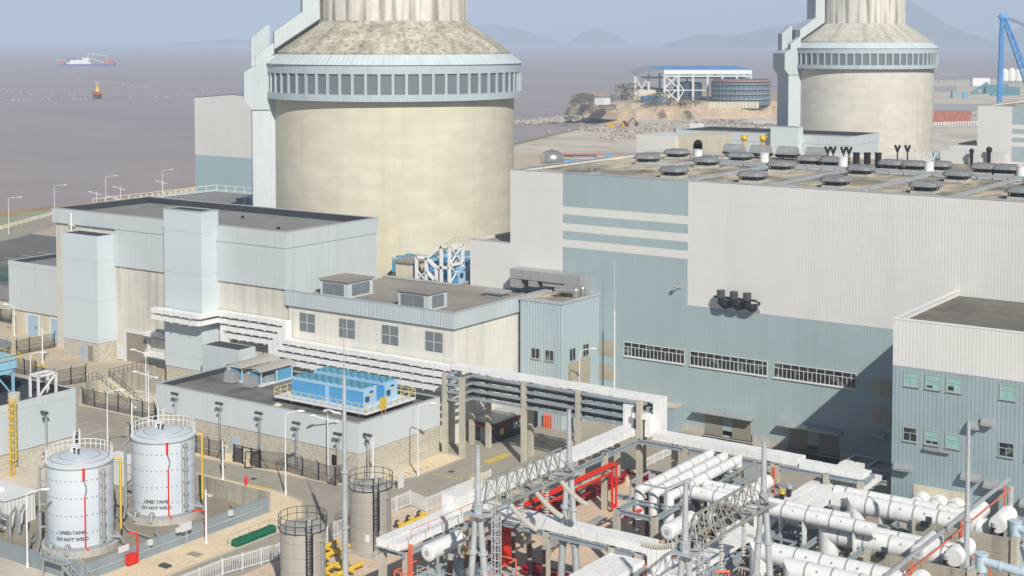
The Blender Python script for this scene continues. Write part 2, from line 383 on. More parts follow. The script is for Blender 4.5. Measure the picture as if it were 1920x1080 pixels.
# ------------------------------------------------------------------ land
coast = [(-390,-300,60),(-385,150,60),(-378,262,58),(-380,300,52),(-400,400,40),(-418,500,20),(-430,618,26),(-459,705,26),(-496,821,26),(-512,866,20),(-550,905,10),(-581,912,10),
         (-600,940,8),(-636,996,8),(-660,1080,8),(-647,1165,8),(-594,1291,8),(-640,1908,8),(-560,2030,8),(200,2500,8),(1500,2400,8),(1500,-300,8)]
struct('ground', B().prism([(x,y) for x,y,o in coast], -6, 0), MT['ground'])
b = B(); n = len(coast); out = []
for i in range(n):
    p0, p1, p2 = V(coast[i-1][:2]), V(coast[i][:2]), V(coast[(i+1) % n][:2])
    t = ((p1-p0).normalized()+(p2-p1).normalized()).normalized(); nn = V((-t.y, t.x))
    out.append(p1+nn*coast[i][2])
b.v = [(x,y,-.05) for x,y,o in coast]+[(p.x,p.y,-5.) for p in out]
b.f = [(i,(i+1) % n,(i+1) % n+n,i+n) for i in range(n)]; b.sm = [False]*n
struct('shore', b, MT['beach'])
plat = [(-180.2,127),(-180.2,157.5),(-150.5,157.7),(-150.5,250),(-205,515),(-424,558),(-418,500),(-400,400),(-380,300),(-378,262),(-385,150),(-386,127)]
struct('terrain', B().prism(plat, -.5, 3.), MT['plateau'])
struct('parking_ground', B().prism([(-330,175),(-226,165),(-226,250),(-340,245)], 2.99, 3.01), MT['asphalt'])
struct('coast_road', B().prism([(-300,150),(-326,150),(-345,247),(-361,276),(-385,400),(-370,400),(-344,268),(-327,240)], 2.985, 3.012), MT['road'])
struct('verge_ground', B().prism([(-330.5,197),(-345,247),(-360.5,276),(-372,312),(-379,352),(-396,398),(-379.5,300),(-377.5,262),(-381,215)], 2.99, 3.025), mat('dry_grass',(.36,.35,.24),.95,var=.15,vs=.1,fine=.1,fs=1.))
struct('bank_ground', B().prism([(-372,240),(-371,266),(-378,304),(-393,390),(-400,399),(-380,300),(-378,262),(-381,215)], 3.026, 3.04), mat('orange_grass',(.42,.27,.12),.95,var=.2,vs=.1,fine=.1,fs=1.))
b = B()
for i in range(14):
    y = 180+i*5; b.box(-300,y,3.014,-262,y+.25,3.018)
    b.box(-255,y,3.014,-230,y+.25,3.018)
b.box(-281,178,3.02,-280.7,248,3.024)
struct('road_line', b, MT['line'])

# near roads and yards
struct('road', B().prism([(-157,127.2),(-157,132.2),(-145,132.6),(-121,134.2),(-117.6,137),(-114.4,143),(-114.4,153.5),(-119.5,153.6),(-119.5,158.4),(-118.5,182),(-93,182),(-58,182),(-58,156),(-92.5,156),(-105,157),(-105,144),(-108.2,131),(-108.2,88),(-114.2,88),(-114.2,118),(-115.5,123),(-119.5,127),(-124,128.2)], 0, .012), MT['road'])
struct('side_road', B().prism([(-180,127),(-180,141.6),(-163,141.6),(-157,136),(-157.02,127.1)], 0, .012), MT['road'])
b = B().prism([(-119.9,88),(-119.9,122.2),(-136.5,125.2),(-157,126.6),(-157,127),(-124,128),(-119.6,126.8),(-115.7,122.9),(-114.4,118),(-114.4,88)], 0, .022)
struct('gravel_ground', b, MT['gravel'])
struct('gravel_ground', B().prism([(-117.6,137.6),(-118.5,152.8),(-114.8,152.8),(-114.8,143.2)], 0, .022), MT['gravel'])
struct('gravel_ground', B().prism([(-156.5,132.8),(-145,133),(-121,134.6),(-119.4,136.2),(-156.5,136.2)], 0, .022), MT['gravel'])
b = B()
def kerb(pts, h=.14, w=.16):
    for p, q in zip(pts, pts[1:]):
        b.bar((p[0],p[1],h/2), (q[0],q[1],h/2), w, h)
kerb([(-114.3,88),(-114.3,118),(-115.6,123),(-119.5,126.9),(-124,128.1),(-157,127.1)])
kerb([(-157,132.3),(-145,132.7),(-121,134.3),(-117.5,137.2),(-114.5,143.1),(-114.5,152.9),(-118.6,153)])
kerb([(-163,142),(-163,136.6),(-157.5,132.6)])
kerb([(-95,181),(-58,181)])
struct('kerb', b, MT['kerb'])
struct('gravel_ground', B().prism([(-108.1,88),(-108.1,130.9),(-105,144),(-105,152),(-92.6,152),(-92.6,155.8),(-58,155.8),(-30,159),(-30,88)], 0, .03), MT['gravel_pink'])
struct('ramp_road', B().prism([(-93.9,181.9),(-86.4,181.9),(-83.5,176.8),(-92.3,176.8)], .013, .03), MT['mat_black'])
struct('ramp_road', B().prism([(-81.2,181.9),(-73.6,181.9),(-70.5,175.5),(-79.5,175.5)], .013, .03), MT['mat_black'])
b = B()
for x0, y0, x1, y1 in ((-111.5,153,-110.2,158),(-113.8,145,-109,145.3),(-109,146,-107.5,149)): b.box(x0,y0,.014,x1,y1,.018)
b.bar((-127,128.6,.016),(-119.8,127.4,.016),.18,.006); b.bar((-129.2,127.9,.15),(-126.5,127.9,.15),.14,.16)
struct('road_line', b, MT['line_y'])
b = B()
for k in range(6): b.bar((-178+k*2.6,131,.016),(-178+k*2.6,136,.016),.14,.006)
b.bar((-178,131,.02),(-165,131,.02),.14,.006)
struct('road_line', b, MT['line'])
struct('road_line', B().box(-198.6,146.4,3.0,-194.4,147.5,3.03), MT['line_y'])

# ------------------------------------------------------------------ far hills over the water
hillm = mat('far_wooded_hill', (.07,.085,.06), .95, var=.3, vs=.01, fine=.25, fs=.02, stain=[((.16,.15,.11),(.004,.004,.01),.5,.65,.7)])
def hill(prof, D, depth, name='hills'):
    """prof: (sideways metres, height) ridge outline at distance D along the camera heading; built as a ridge mesh with slopes both ways"""
    fx, fy = math.cos(math.radians(124.926)), math.sin(math.radians(124.926)); rx, ry = fy, -fx
    b = B(); rows = 9; cols = len(prof); r = random.Random(int(D))
    for j in range(rows):
        t = j/(rows-1)*2-1; e = max(0, 1-abs(t)**1.4)
        for i, (s_, h) in enumerate(prof):
            k = 1 if e in (0,) else r.uniform(.9,1.06) if abs(t) > .05 else 1
            dd = D+t*depth
            b.v.append((rx*s_+fx*dd, ry*s_+fy*dd, -5+(h+5)*e*k))
    for j in range(rows-1):
        for i in range(cols-1):
            a = j*cols+i; b.f.append((a,a+1,a+1+cols,a+cols)); b.sm.append(True)
    struct(name, b, hillm)
def px(D, pts): return [((x-960)/2720*D, 56-(y-71)/2720*D) for x, y in pts]
def dense(pts, k=6):
    o = []
    for (a, b_), (c, d) in zip(pts, pts[1:]):
        for i in range(k):
            t = i/k; s_ = t*t*(3-2*t)*.4+t*.6; o.append((a+(c-a)*t, b_+(d-b_)*s_))
    return o+[pts[-1]]
# ridge outlines in metres sideways of the camera heading and metres above sea
hill(dense([(-2740,-4),(-2676,18),(-2440,32),(-2253,43),(-2042,44),(-1850,47),(-1500,45),(-1100,38),(-700,20),(-500,-4)]), 11500, 260)
hill(dense([(-700,-4),(-520,90),(-247,151),(-136,156),(54,122),(194,89),(300,50),(383,19),(430,-4)]), 11200, 420)
hill(dense([(420,-4),(490,55),(570,108),(645,133),(720,120),(830,75),(910,20),(930,-4)]), 11400, 380)
hill(dense([(1000,-4),(1060,28),(1129,52),(1246,84),(1340,80),(1447,67),(1599,102),(1729,130),(1950,165),(2150,215),(2300,280),(2450,325),(2560,320),(2619,306),(2718,247),(2869,141),(3010,84),(3152,17),(3200,-4)]), 9600, 600)
hill(dense([(3200,-4),(3280,30),(3420,110),(3600,190),(3800,230),(4000,150)]), 9900, 500)
# ------------------------------------------------------------------ shield buildings
def shield_building(cx, cy, gz, name, label, tone, dark):
    ca, cb, cc, cd, ce = shield(name, cx, cy, tone, dark)
    t = thing('reactor_building', label, 'reactor building', (cx,cy,gz), 'reactor buildings')
    z = gz; c = (cx,cy,z)
    obj('wall', B().lathe(c, [(22.1,0),(22.1,44.2)], 128), ca, t)
    ring = B()
    ring.lathe(c, [(22.12,42.2),(23.1,42.4),(23.1,43.5),(23.0,43.5),(23.0,47),(23.4,47),(23.4,48.6)], 128, smooth=False, closed=True)
    obj('air_inlet_ring', ring, cd, t)
    obj('ring_roof', B().lathe(c, [(23.3,48.5),(23.62,48.52),(23.62,48.64),(21.6,50.25),(21.5,50.25)], 128, False, True), ce, t)
    N = 64
    post = B(); inner = (22.6, 23.42)
    for k in range(N):
        a0 = 2*PI*(k-.10)/N; a1 = 2*PI*(k+.10)/N
        poly = [(cx+r*math.cos(a), cy+r*math.sin(a)) for r, a in ((22.9,a0),(23.42,a0),(23.42,a1),(22.9,a1))]
        post.prism(poly, z+43.5, z+47.0)
    obj('inlet_mullion', post, cd, t)
    lip = B().lathe(c, [(23.1,42.38),(23.48,42.4),(23.48,43.55),(23.1,43.56)], 128, False, True)
    obj('lower_band', lip, cd, t)
    for k in range(N):
        a0 = 2*PI*(k+.105)/N; a1 = 2*PI*(k+.895)/N
        q = [(23.14*math.cos(a), 23.14*math.sin(a)) for a in (a0,a1)]
        q2 = [(23.05*math.cos(a), 23.05*math.sin(a)) for a in (a0,a1)]
        bb = B(); bb.add([(cx+q[0][0],cy+q[0][1],z+43.57),(cx+q[1][0],cy+q[1][1],z+43.57),(cx+q[1][0],cy+q[1][1],z+46.98),(cx+q[0][0],cy+q[0][1],z+46.98),
                          (cx+q2[0][0],cy+q2[0][1],z+43.57),(cx+q2[1][0],cy+q2[1][1],z+43.57),(cx+q2[1][0],cy+q2[1][1],z+46.98),(cx+q2[0][0],cy+q2[0][1],z+46.98)],
                         [(0,1,2,3),(5,4,7,6),(4,0,3,7),(1,5,6,2),(3,2,6,7),(4,5,1,0)])
        obj('inlet_louvre', bb, MT['opening'], t)
    obj('cone_roof', B().lathe(c, [(21.45,50.1),(21.45,50.6),(13.5,56.1),(13.3,56.1)], 128), cb, t)
    tk = B().lathe(c, [(13.4,55.5),(13.4,69.5),(12.6,70.6),(4,72.4),(0,72.6)], 96)
    for k in range(16):
        a = 2*PI*(k+.3)/16; tk.bar((cx+13.45*math.cos(a),cy+13.45*math.sin(a),z+55.7),(cx+13.45*math.cos(a),cy+13.45*math.sin(a),z+69.4), .25,.12)
    obj('water_tank', tk, cc, t)
    # stair tower on the side, radial direction 226 degrees
    ph = math.radians(226); e = V((math.cos(ph),math.sin(ph),0)); s = V((-math.sin(ph),math.cos(ph),0))   # s points to the +side lit face
    def slab(poly, w0, w1, m, nm):
        pts = [V((cx,cy,z))+e*r+s*w0+V((0,0,h)) for r, h in poly]
        obj(nm, B().ext(pts, s*(w1-w0)), m, t)
    P = MT['panel_rib']; Q = MT['panel_pale']
    slab([(20.5,0),(25.6,0),(25.6,40.4),(20.5,40.4)], -4.6, 4.6, Q, 'stair_shaft')
    slab([(20.5,40.4),(25.6,40.4),(27.0,42.1),(27.0,47.0),(22.1,50.0),(20.5,50.0)], -4.9, 4.9, P, 'shaft_head')
    slab([(22.3,49.6),(25.6,47.9),(25.6,53.0),(22.9,55.3),(22.3,55.3)], -4.4, -1.0, P, 'stair_enclosure')
    slab([(21.7,50.3),(25.0,48.2),(25.0,49.8),(22.0,52.1),(21.7,52.1)], 2.2, 4.6, P, 'stair_enclosure')
    slab([(21.6,50.65),(13.6,56.2),(13.6,70.5),(16.6,70.5),(16.6,57.8),(21.6,54.2)], -3.2, 3.6, P, 'stair_enclosure')
    slab([(21.9,50.3),(13.55,56.05),(13.55,56.5),(21.9,50.9)], 3.6, 3.75, MT['trim_dark'], 'flashing')
    return t
shield_building(-170,205.5,2.9,'near_shield','near reactor building of cream concrete with a stained cone roof and a blue-grey band of air inlets',(.61,.575,.46),.8)
shield_building(-170.5,434.5,4.3,'far_shield','farther reactor building of grey-cream concrete, smaller in the distance beside the blue crane',(.60,.575,.495),.25)

# ------------------------------------------------------------------ buildings with pale blue parapets
def parapet(b, x0, y0, x1, y1, z0, z1, t=.35):
    b.box(x0,y0,z0, x1,y0+t,z1); b.box(x0,y1-t,z0, x1,y1,z1); b.box(x0,y0+t,z0, x0+t,y1-t,z1); b.box(x1-t,y0+t,z0, x1,y1-t,z1)
def felt(b, x0, y0, x1, y1, z0, z1, t=.36, k=.06):
    parapet(b, x0+t, y0+t, x1-t, y1-t, z0, z1, k)
def auxiliary_block(d, label):
    t = thing('service_building', label, 'building', (-178,168,3), 'service buildings beside the reactors')
    obj('wall', B().box(-204.9,157.4,2.9, -151.2,177.9,24.8), MT['concrete'], t)
    pp = B(); parapet(pp, -205.4,157.0,-150.8,178.3,24.6,27.05); obj('parapet', pp, MT['panel_rib'] if 0 else MT['panel_pale'], t)
    ff = B(); felt(ff, -205.4,157.0,-150.8,178.3,25.96,26.95); obj('parapet_lining', ff, MT['trim_dark'], t)
    cp = B(); parapet(cp, -205.45,156.95,-150.75,178.35,27.05,27.12,.5); obj('coping', cp, MT['steel'], t)
    obj('roof', B().box(-205,157.4,24.8,-151.2,177.9,25.95), MT['roof_dark'], t)
    obj('cladding', B().box(-189.4,157.1,18.5,-173.9,157.4,24.58), MT['panel_pale'], t)
    obj('cladding', B().box(-165.3,157.1,18.4,-150.9,157.4,24.58).box(-151.2,157.4,17,-150.9,178,24.58), MT['panel_pale'], t)
    st = obj('stair_tower', B().box(-198.5,153.6,6.1,-189.6,157.4,23.7), mat('tower_cladding', (.455,.54,.585), .5, var=.025, vs=.1, seam=(0,6.35,.09,.25), streak=.05) if 0 else MT['tower'], t)
    obj('roof_hatch', B().box(-198.1,154.0,23.7,-190.0,157.0,23.72), MT['trim_dark'], st)
    obj('base', B().box(-198.4,153.7,2.9,-189.7,157.4,6.1), MT['stone'], st)
    obj('door', B().box(-194.1,153.62,3.0,-192.9,153.7,5.2), MT['door_blue'], st)
    obj('door', B().box(-192.3,153.62,3.0,-191.0,153.7,5.5), MT['shutter'], st)
    t2 = obj('stair_tower', B().box(-173.9,153.85,4.66,-165.47,157.4,29.3), MT['tower'], t)
    obj('roof_hatch', B().box(-173.5,154.25,29.3,-165.9,157.0,29.32), MT['trim_dark'], t2)
    obj('coping', B().box(-173.95,153.8,29.3,-165.42,154.2,29.42).box(-173.95,157.05,29.3,-165.42,157.45,29.42).box(-173.95,154.2,29.3,-173.55,157.05,29.42).box(-165.87,154.2,29.3,-165.42,157.05,29.42), MT['steel'], t2)
    obj('base', B().box(-173.8,153.95,-.1,-165.6,157.3,4.66), MT['stone'], t2)
    rd = obj('roller_door', B().box(-187.1,157.3,3.0,-182.0,157.42,7.7), MT['shutter'], t)
    obj('door_frame', B().box(-187.7,157.15,3,-187.1,157.39,8.1).box(-187.1,157.15,7.7,-182,157.39,8.1).box(-182,157.15,3,-181.7,157.39,8.1), MT['frame_white'], rd)
    db = obj('distribution_cabinet', B().box(-189.1,157.0,3.1,-188.1,157.4,5.3), MT['frame_white'], t)
    dp = B().path([(-200.5,156.9,26.3),(-200.0,156.75,26.3),(-200,156.75,20)], .17, 8); dp.box(-200.9,156.8,24.4,-199.3,156.95,24.55)
    obj('drainpipe', dp, MT['white'], t)
    ob = B()
    for x, y in ((-188,168),(-160,165),(-175,172)): ob.cyl((x,y,25.9),(x,y,26.3),.28)
    obj('roof_drain', ob, MT['black'], t)
    if d: t.location = V(t.location)+V(d)
    return t
MT['tower'] = mat('tower_cladding', (.59,.66,.685), .5, var=.02, vs=.1, seam=(0,6.5,.10,.22), streak=.05, ss=.7)
auxiliary_block(None, 'long concrete building with pale blue parapet, two blue stair towers and a brown roller door')
auxiliary_block((-3,229,1.3), 'distant blue-parapet building in front of the farther reactor, half hidden by the hall roof')

def low_block(d, label, full=True):
    t = thing('electrical_building', label, 'building', (-135,165,0))
    obj('wall', B().box(-150.7,157.4,-.05,-119.6,181.9,17.0), MT['concrete_low'], t)
    pp = B(); pp.box(-151.1,157.0,16.1,-119.2,157.4,18.3).box(-119.6,157.4,16.1,-119.2,181.8,18.3); obj('parapet', pp, MT['panel_rib'], t)
    ff = B().box(-151.0,157.4,17.2,-119.6,157.46,18.25).box(-119.66,157.46,17.2,-119.6,181.8,18.25); obj('parapet_lining', ff, MT['trim_dark'], t)
    cp = B().box(-151.1,156.95,18.3,-119.15,157.45,18.38).box(-119.65,157.45,18.3,-119.15,181.8,18.38); obj('coping', cp, MT['steel'], t)
    obj('roof', B().box(-151.0,157.46,17.0,-119.66,181.9,17.18), MT['roof_brown'], t)
    for x in (-148.4,-140.6,-132.5,-124.6):
        wv = obj('louvre_window', B().box(x,157.33,12.5,x+3,157.41,15.2), MT['louvre_grey'], t)
        obj('window_frame', B().box(x+1.46,157.29,12.5,x+1.54,157.33,15.2).box(x,157.29,13.8,x+1.46,157.33,13.88).box(x+1.54,157.29,13.8,x+3,157.33,13.88), MT['frame_white'], wv)
    if d: t.location = V(t.location)+V(d)
    return t
low_block(None, 'low concrete building with four grey louvre windows and a ribbed blue parapet behind the white pipe rack')
low_block((-1,229,1.3), 'distant low block with blue parapet below the farther reactor, seen over the hall roof')

# roof huts and equipment on the low block
def roof_hut(x0, y0, x1, y1, label):
    t = thing('roof_hut', label, 'roof hut', ((x0+x1)/2,(y0+y1)/2,17.18), 'ventilation huts on the low roof')
    obj('wall', B().box(x0,y0,17.18,x1,y1,19.6), MT['panel_pale'], t)
    obj('roof', B().box(x0-.3,y0-.3,19.6,x1+.3,y1+.3,19.75), MT['roof_brown'], t)
    m = (x0+x1)/2
    for a, b_ in ((x0+.5,m-.03),(m+.03,x1-.9)): obj('louvre', B().box(a,y0-.03,17.45,b_,y0+.02,19.2), MT['louvre_grey'], t)
    m = (y0+y1)/2
    for a, b_ in ((y0+.8,m-.03),(m+.03,y1-.8)): obj('louvre', B().box(x1-.02,a,17.45,x1+.03,b_,19.2), MT['louvre_grey'], t)
roof_hut(-148.3,161.8,-142.7,167.4,'pale blue roof hut with dark louvres, next to the tall blue-clad wall')
roof_hut(-132.4,160.9,-126.8,165.2,'pale blue roof hut with dark louvres, nearer the free corner of the low roof')
t = thing('roof_hut', 'cream roof hut with a brown lid and one shutter, standing before the blue cooling units', 'roof hut', (-147,182,17.2))
obj('wall', B().box(-148.8,180.2,17.0,-145.6,184,19.9), MT['beige_wall'], t); obj('roof', B().box(-149.2,179.8,19.9,-145.2,184.4,20.2), MT['roof_brown'], t)
obj('louvre', B().box(-145.63,180.6,17.5,-145.56,182.4,19.7), MT['louvre_grey'], t)
b = B(); zq = 17.18
for p, q in (((-151,179.6),(-136.2,179.8)),((-136.2,179.8),(-136.2,183.6))): b.bar((*p,zq+.25),(*q,zq+.25),.25,.3)
for i in range(9): b.bar((-150.5+i*1.75,179.6,zq),(-150.5+i*1.75,179.6,zq+.9),.07)
solo('roof_kerb', b, MT['steel'], 'low grey kerb rail crossing the brown roof before the cooling units', 'kerb')
struct('roof_terrace', B().box(-151,182.0,14,-127.5,222,17.1), MT['roof_brown'])
def cooling_unit(x0, y0, x1, y1, z0, h, label, n, m2, group):
    t = thing('cooling_unit', label, 'cooling unit', ((x0+x1)/2,(y0+y1)/2,z0), group)
    obj('casing', B().box(x0,y0,z0,x1,y1,z0+h*.86), MT['blue_unit'], t)
    obj('top_frame', B().box(x0-.06,y0-.06,z0+h*.86,x1+.06,y1+.06,z0+h), MT['blue_light'], t)
    e1 = B().box(x1,y0,z0,x1+.05,y1,z0+h*.86); e1.box(x0-.05,y0,z0,x0,y1,z0+h*.86)
    obj('end_panel', e1, MT['blue_light'], t)
    cc = (x0+x1)/2; obj('corner_post', B().box(cc-.3,y0-.05,z0,cc+.3,y0,z0+h*.86), MT['blue_light'], t)
    for i in range(n):
        for j in range(2):
            x = x0+(i+.5)*(x1-x0)/n; y = y0+(j+.5)*(y1-y0)/2; r = min((x1-x0)/n, (y1-y0)/2)*.42
            f = B().lathe((x,y,z0+h), [(r,0),(r,.22),(r*.88,.22),(r*.86,.08),(0.01,.06)], 14)
            obj('fan', f, MT['fan'], t)
    obj('control_box', B().box(x1+.05,y0+.3,z0+.9,x1+.3,y0+.9,z0+1.5), MT['steel_dark'], t)
    obj('warning_sticker', B().box(x1+.05,(y0+y1)/2+.1,z0+1.35,x1+.07,(y0+y1)/2+.6,z0+1.65), MT['yellow'], t)
    obj('end_louvre', B().box(x1+.05,y0+1.2,z0+h*.72,x1+.08,y0+1.9,z0+h*.8), MT['black'], t)
    return t
def rotbox(): pass
cooling_unit(-153.4,184.9,-146.6,189.5,17.15,2.4,'bright blue cooling unit behind the cream roof hut, farthest toward the tall blue-clad wall',4,0,'blue cooling units at the foot of the near reactor')
cooling_unit(-145.6,187.6,-133.4,192.2,17.15,3.4,'taller bright blue cooling unit against the near reactor, behind the white stair frame',6,0,'blue cooling units at the foot of the near reactor')
cooling_unit(-144.6,182.5,-137.8,186,17.15,2.5,'bright blue cooling unit partly behind the white stair frame',4,0,'blue cooling units at the foot of the near reactor')
# white stair frame
t = thing('steel_staircase', 'white steel staircase with cross bracing leaning against the corrugated hall wall', 'stair', (-138,182,17.2))
W = .42; X0, X1, X2, X3 = -144.6,-142.6,-139.6,-138.0; Y0 = 180.4; Y1 = 183.9; zb = 17.2
b = B()
for x, h in ((X0,3.9),(X1,3.9),(X2,6.0),(X3,6.0)): b.bar((x,Y0,zb),(x,Y0,zb+h),W)
for x, h in ((X2,6.0),(X3,6.0)): b.bar((x,Y1,zb),(x,Y1,zb+h),W)
obj('post', b, MT['white'], t)
b = B(); b.bar((X0,Y0,zb+3.8),(X1,Y0,zb+3.8),W); b.bar((X1,Y0,zb+3.7),(X2-1.0,Y0,zb+2.5),W); b.bar((X2-1,Y0,zb+2.5),(X3,Y0,zb+2.6),W); b.bar((X1+.2,Y0,zb+3.8),(X2,Y0,zb+5.8),W)
b.bar((X1,Y0,zb+1.6),(X2-1.0,Y0,zb+.2),W); b.bar((X2-1,Y0,zb),(X2-1,Y0,zb+2.4),W)
b.bar((X2,Y0,zb+5.9),(X3,Y0,zb+5.9),W)
b.bar((X3,Y0,zb+5.9),(X3,Y1,zb+5.9),W); b.bar((X3,Y0,zb+3.0),(X3,Y1,zb+3.0),W)
obj('stringer', b, MT['white'], t)
b = B()
for z0_, z1_ in ((0,3.0),(3.0,5.9)):
    b.bar((X3,Y0,zb+z0_),(X3,Y1,zb+z1_),.2); b.bar((X3,Y1,zb+z0_),(X3,Y0,zb+z1_),.2)
b.bar((X0,Y0,zb),(X1,Y0,zb+1.7),.18); b.bar((X1,Y0,zb),(X0,Y0,zb+1.7),.18)
obj('cross_brace', b, MT['white'], t)
b = B()
for i in range(6): b.box(X1+i*.33,Y0+.2,zb+1.5-i*.22,X1+i*.33+.33,Y1-.2,zb+1.56-i*.22)
for i in range(8): b.box(X1+i*.38,Y0+.2,zb+3.8+i*.26,X1+i*.38+.38,Y1-.2,zb+3.86+i*.26)
b.rail([(X1,Y1,zb+3.8),(X2,Y1,zb+5.9),(X3+5,Y1,zb+6.2)],1.1,1.0,.05)
obj('steps', b, MT['steel'], t)

# tower in the corner of hall and low block
t = thing('corner_tower', 'square blue corrugated tower with four small windows at the corner of the hall', 'building', (-115,177,0))
obj('wall', B().box(-118.6,172,-.05,-111.3,181.9,18.0), MT['panel_blue'] if 0 else mat('corner_cladding',(.43,.52,.55),.5,var=.03,rib=.48,ribd=.05,streak=.08), t)
pp = B(); parapet(pp,-118.7,171.9,-111.2,182,18.0,18.42,.25); obj('parapet', pp, MT['steel'], t)
obj('roof', B().box(-118.4,172.2,18.0,-111.5,181.7,18.1), MT['roof_tan'], t)
def sash(t, x0, x1, z0, z1, y, glass, n=2, bar_z=None, fr='frame_white'):
    wv = obj('window', B().box(x0,y-.03,z0,x1,y+.05,z1), glass, t)
    f = B(); k = .09
    f.box(x0-k,y-.09,z0-k,x1+k,y-.031,z0).box(x0-k,y-.09,z1,x1+k,y-.031,z1+k).box(x0-k,y-.09,z0,x0,y-.031,z1).box(x1,y-.09,z0,x1+k,y-.031,z1)
    for i in range(1, n): x = x0+(x1-x0)*i/n; f.box(x-.035,y-.08,z0,x+.035,y-.031,z1 if bar_z is None else bar_z)
    if bar_z: f.box(x0,y-.085,bar_z,x1,y-.031,bar_z+.07)
    obj('window_frame', f, MT[fr], wv)
    obj('window_sill', B().box(x0-.15,y-.2,z0-.17,x1+.15,y-.091,z0-.095), MT['duct'], wv)
def sash_x(t, y0, y1, z0, z1, x, glass, n=2):
    wv = obj('window', B().box(x-.05,y0,z0,x+.03,y1,z1), glass, t)
    f = B(); k = .09
    f.box(x+.031,y0-k,z0-k,x+.09,y1+k,z0).box(x+.031,y0-k,z1,x+.09,y1+k,z1+k).box(x+.031,y0-k,z0,x+.09,y0,z1).box(x+.031,y1,z0,x+.09,y1+k,z1)
    for i in range(1, n): y = y0+(y1-y0)*i/n; f.box(x+.031,y-.035,z0,x+.08,y+.035,z1)
    obj('window_frame', f, MT['frame_grey'], wv)
for a in (-116.6,-114.2): sash(t, a, a+1.35, 9.8, 11.2, 172, MT['glass_dark'], 2, None, 'frame_grey')
for a in (173.8,177.4): sash_x(t, a, a+1.5, 9.6, 11.3, -111.3, MT['glass_dark'])
obj('louvre', B().box(-111.32,173.5,4.9,-111.25,179.4,9.3), MT['louvre_tan'], t)
for i, y in enumerate((177.2,179.0)):
    b = B().path([(-112.4,y,18.1),(-112.4,y,19.2),(-114.6,y-.6,19.3),(-115.3,y-.9,18.9)], .55, 12)
    solo('exhaust_elbow', b, MT['silver'], ('silver exhaust elbow on the corner tower roof, nearer the free corner','silver exhaust elbow on the corner tower roof, closer to the hall wall')[i], 'exhaust pipe', 'silver exhaust elbows on the corner tower')
b = B().box(-125.5,179.2,19.6,-112.9,181.95,21.0).box(-125.5,179.3,18.2,-123.6,181.9,19.6).box(-122.2,179.3,18.6,-120.6,181.9,19.6).box(-119.8,179.5,18.9,-113.2,181.9,19.5).box(-114.2,179.2,17.9,-112.9,181.9,19.6)
solo('sheet_duct', b, MT['duct'], 'grey sheet-metal duct running along the hall wall above the corner tower', 'duct')
t = thing('roof_cowl', 'small grey louvred cowl standing alone on the brown low roof', 'roof vent', (-126,176,17.2))
obj('base', B().box(-127.4,175.4,17.18,-124.4,177.2,17.7), MT['duct'], t); obj('lid', B().box(-127.8,175.0,17.75,-124.0,177.6,18.05), MT['duct'], t)

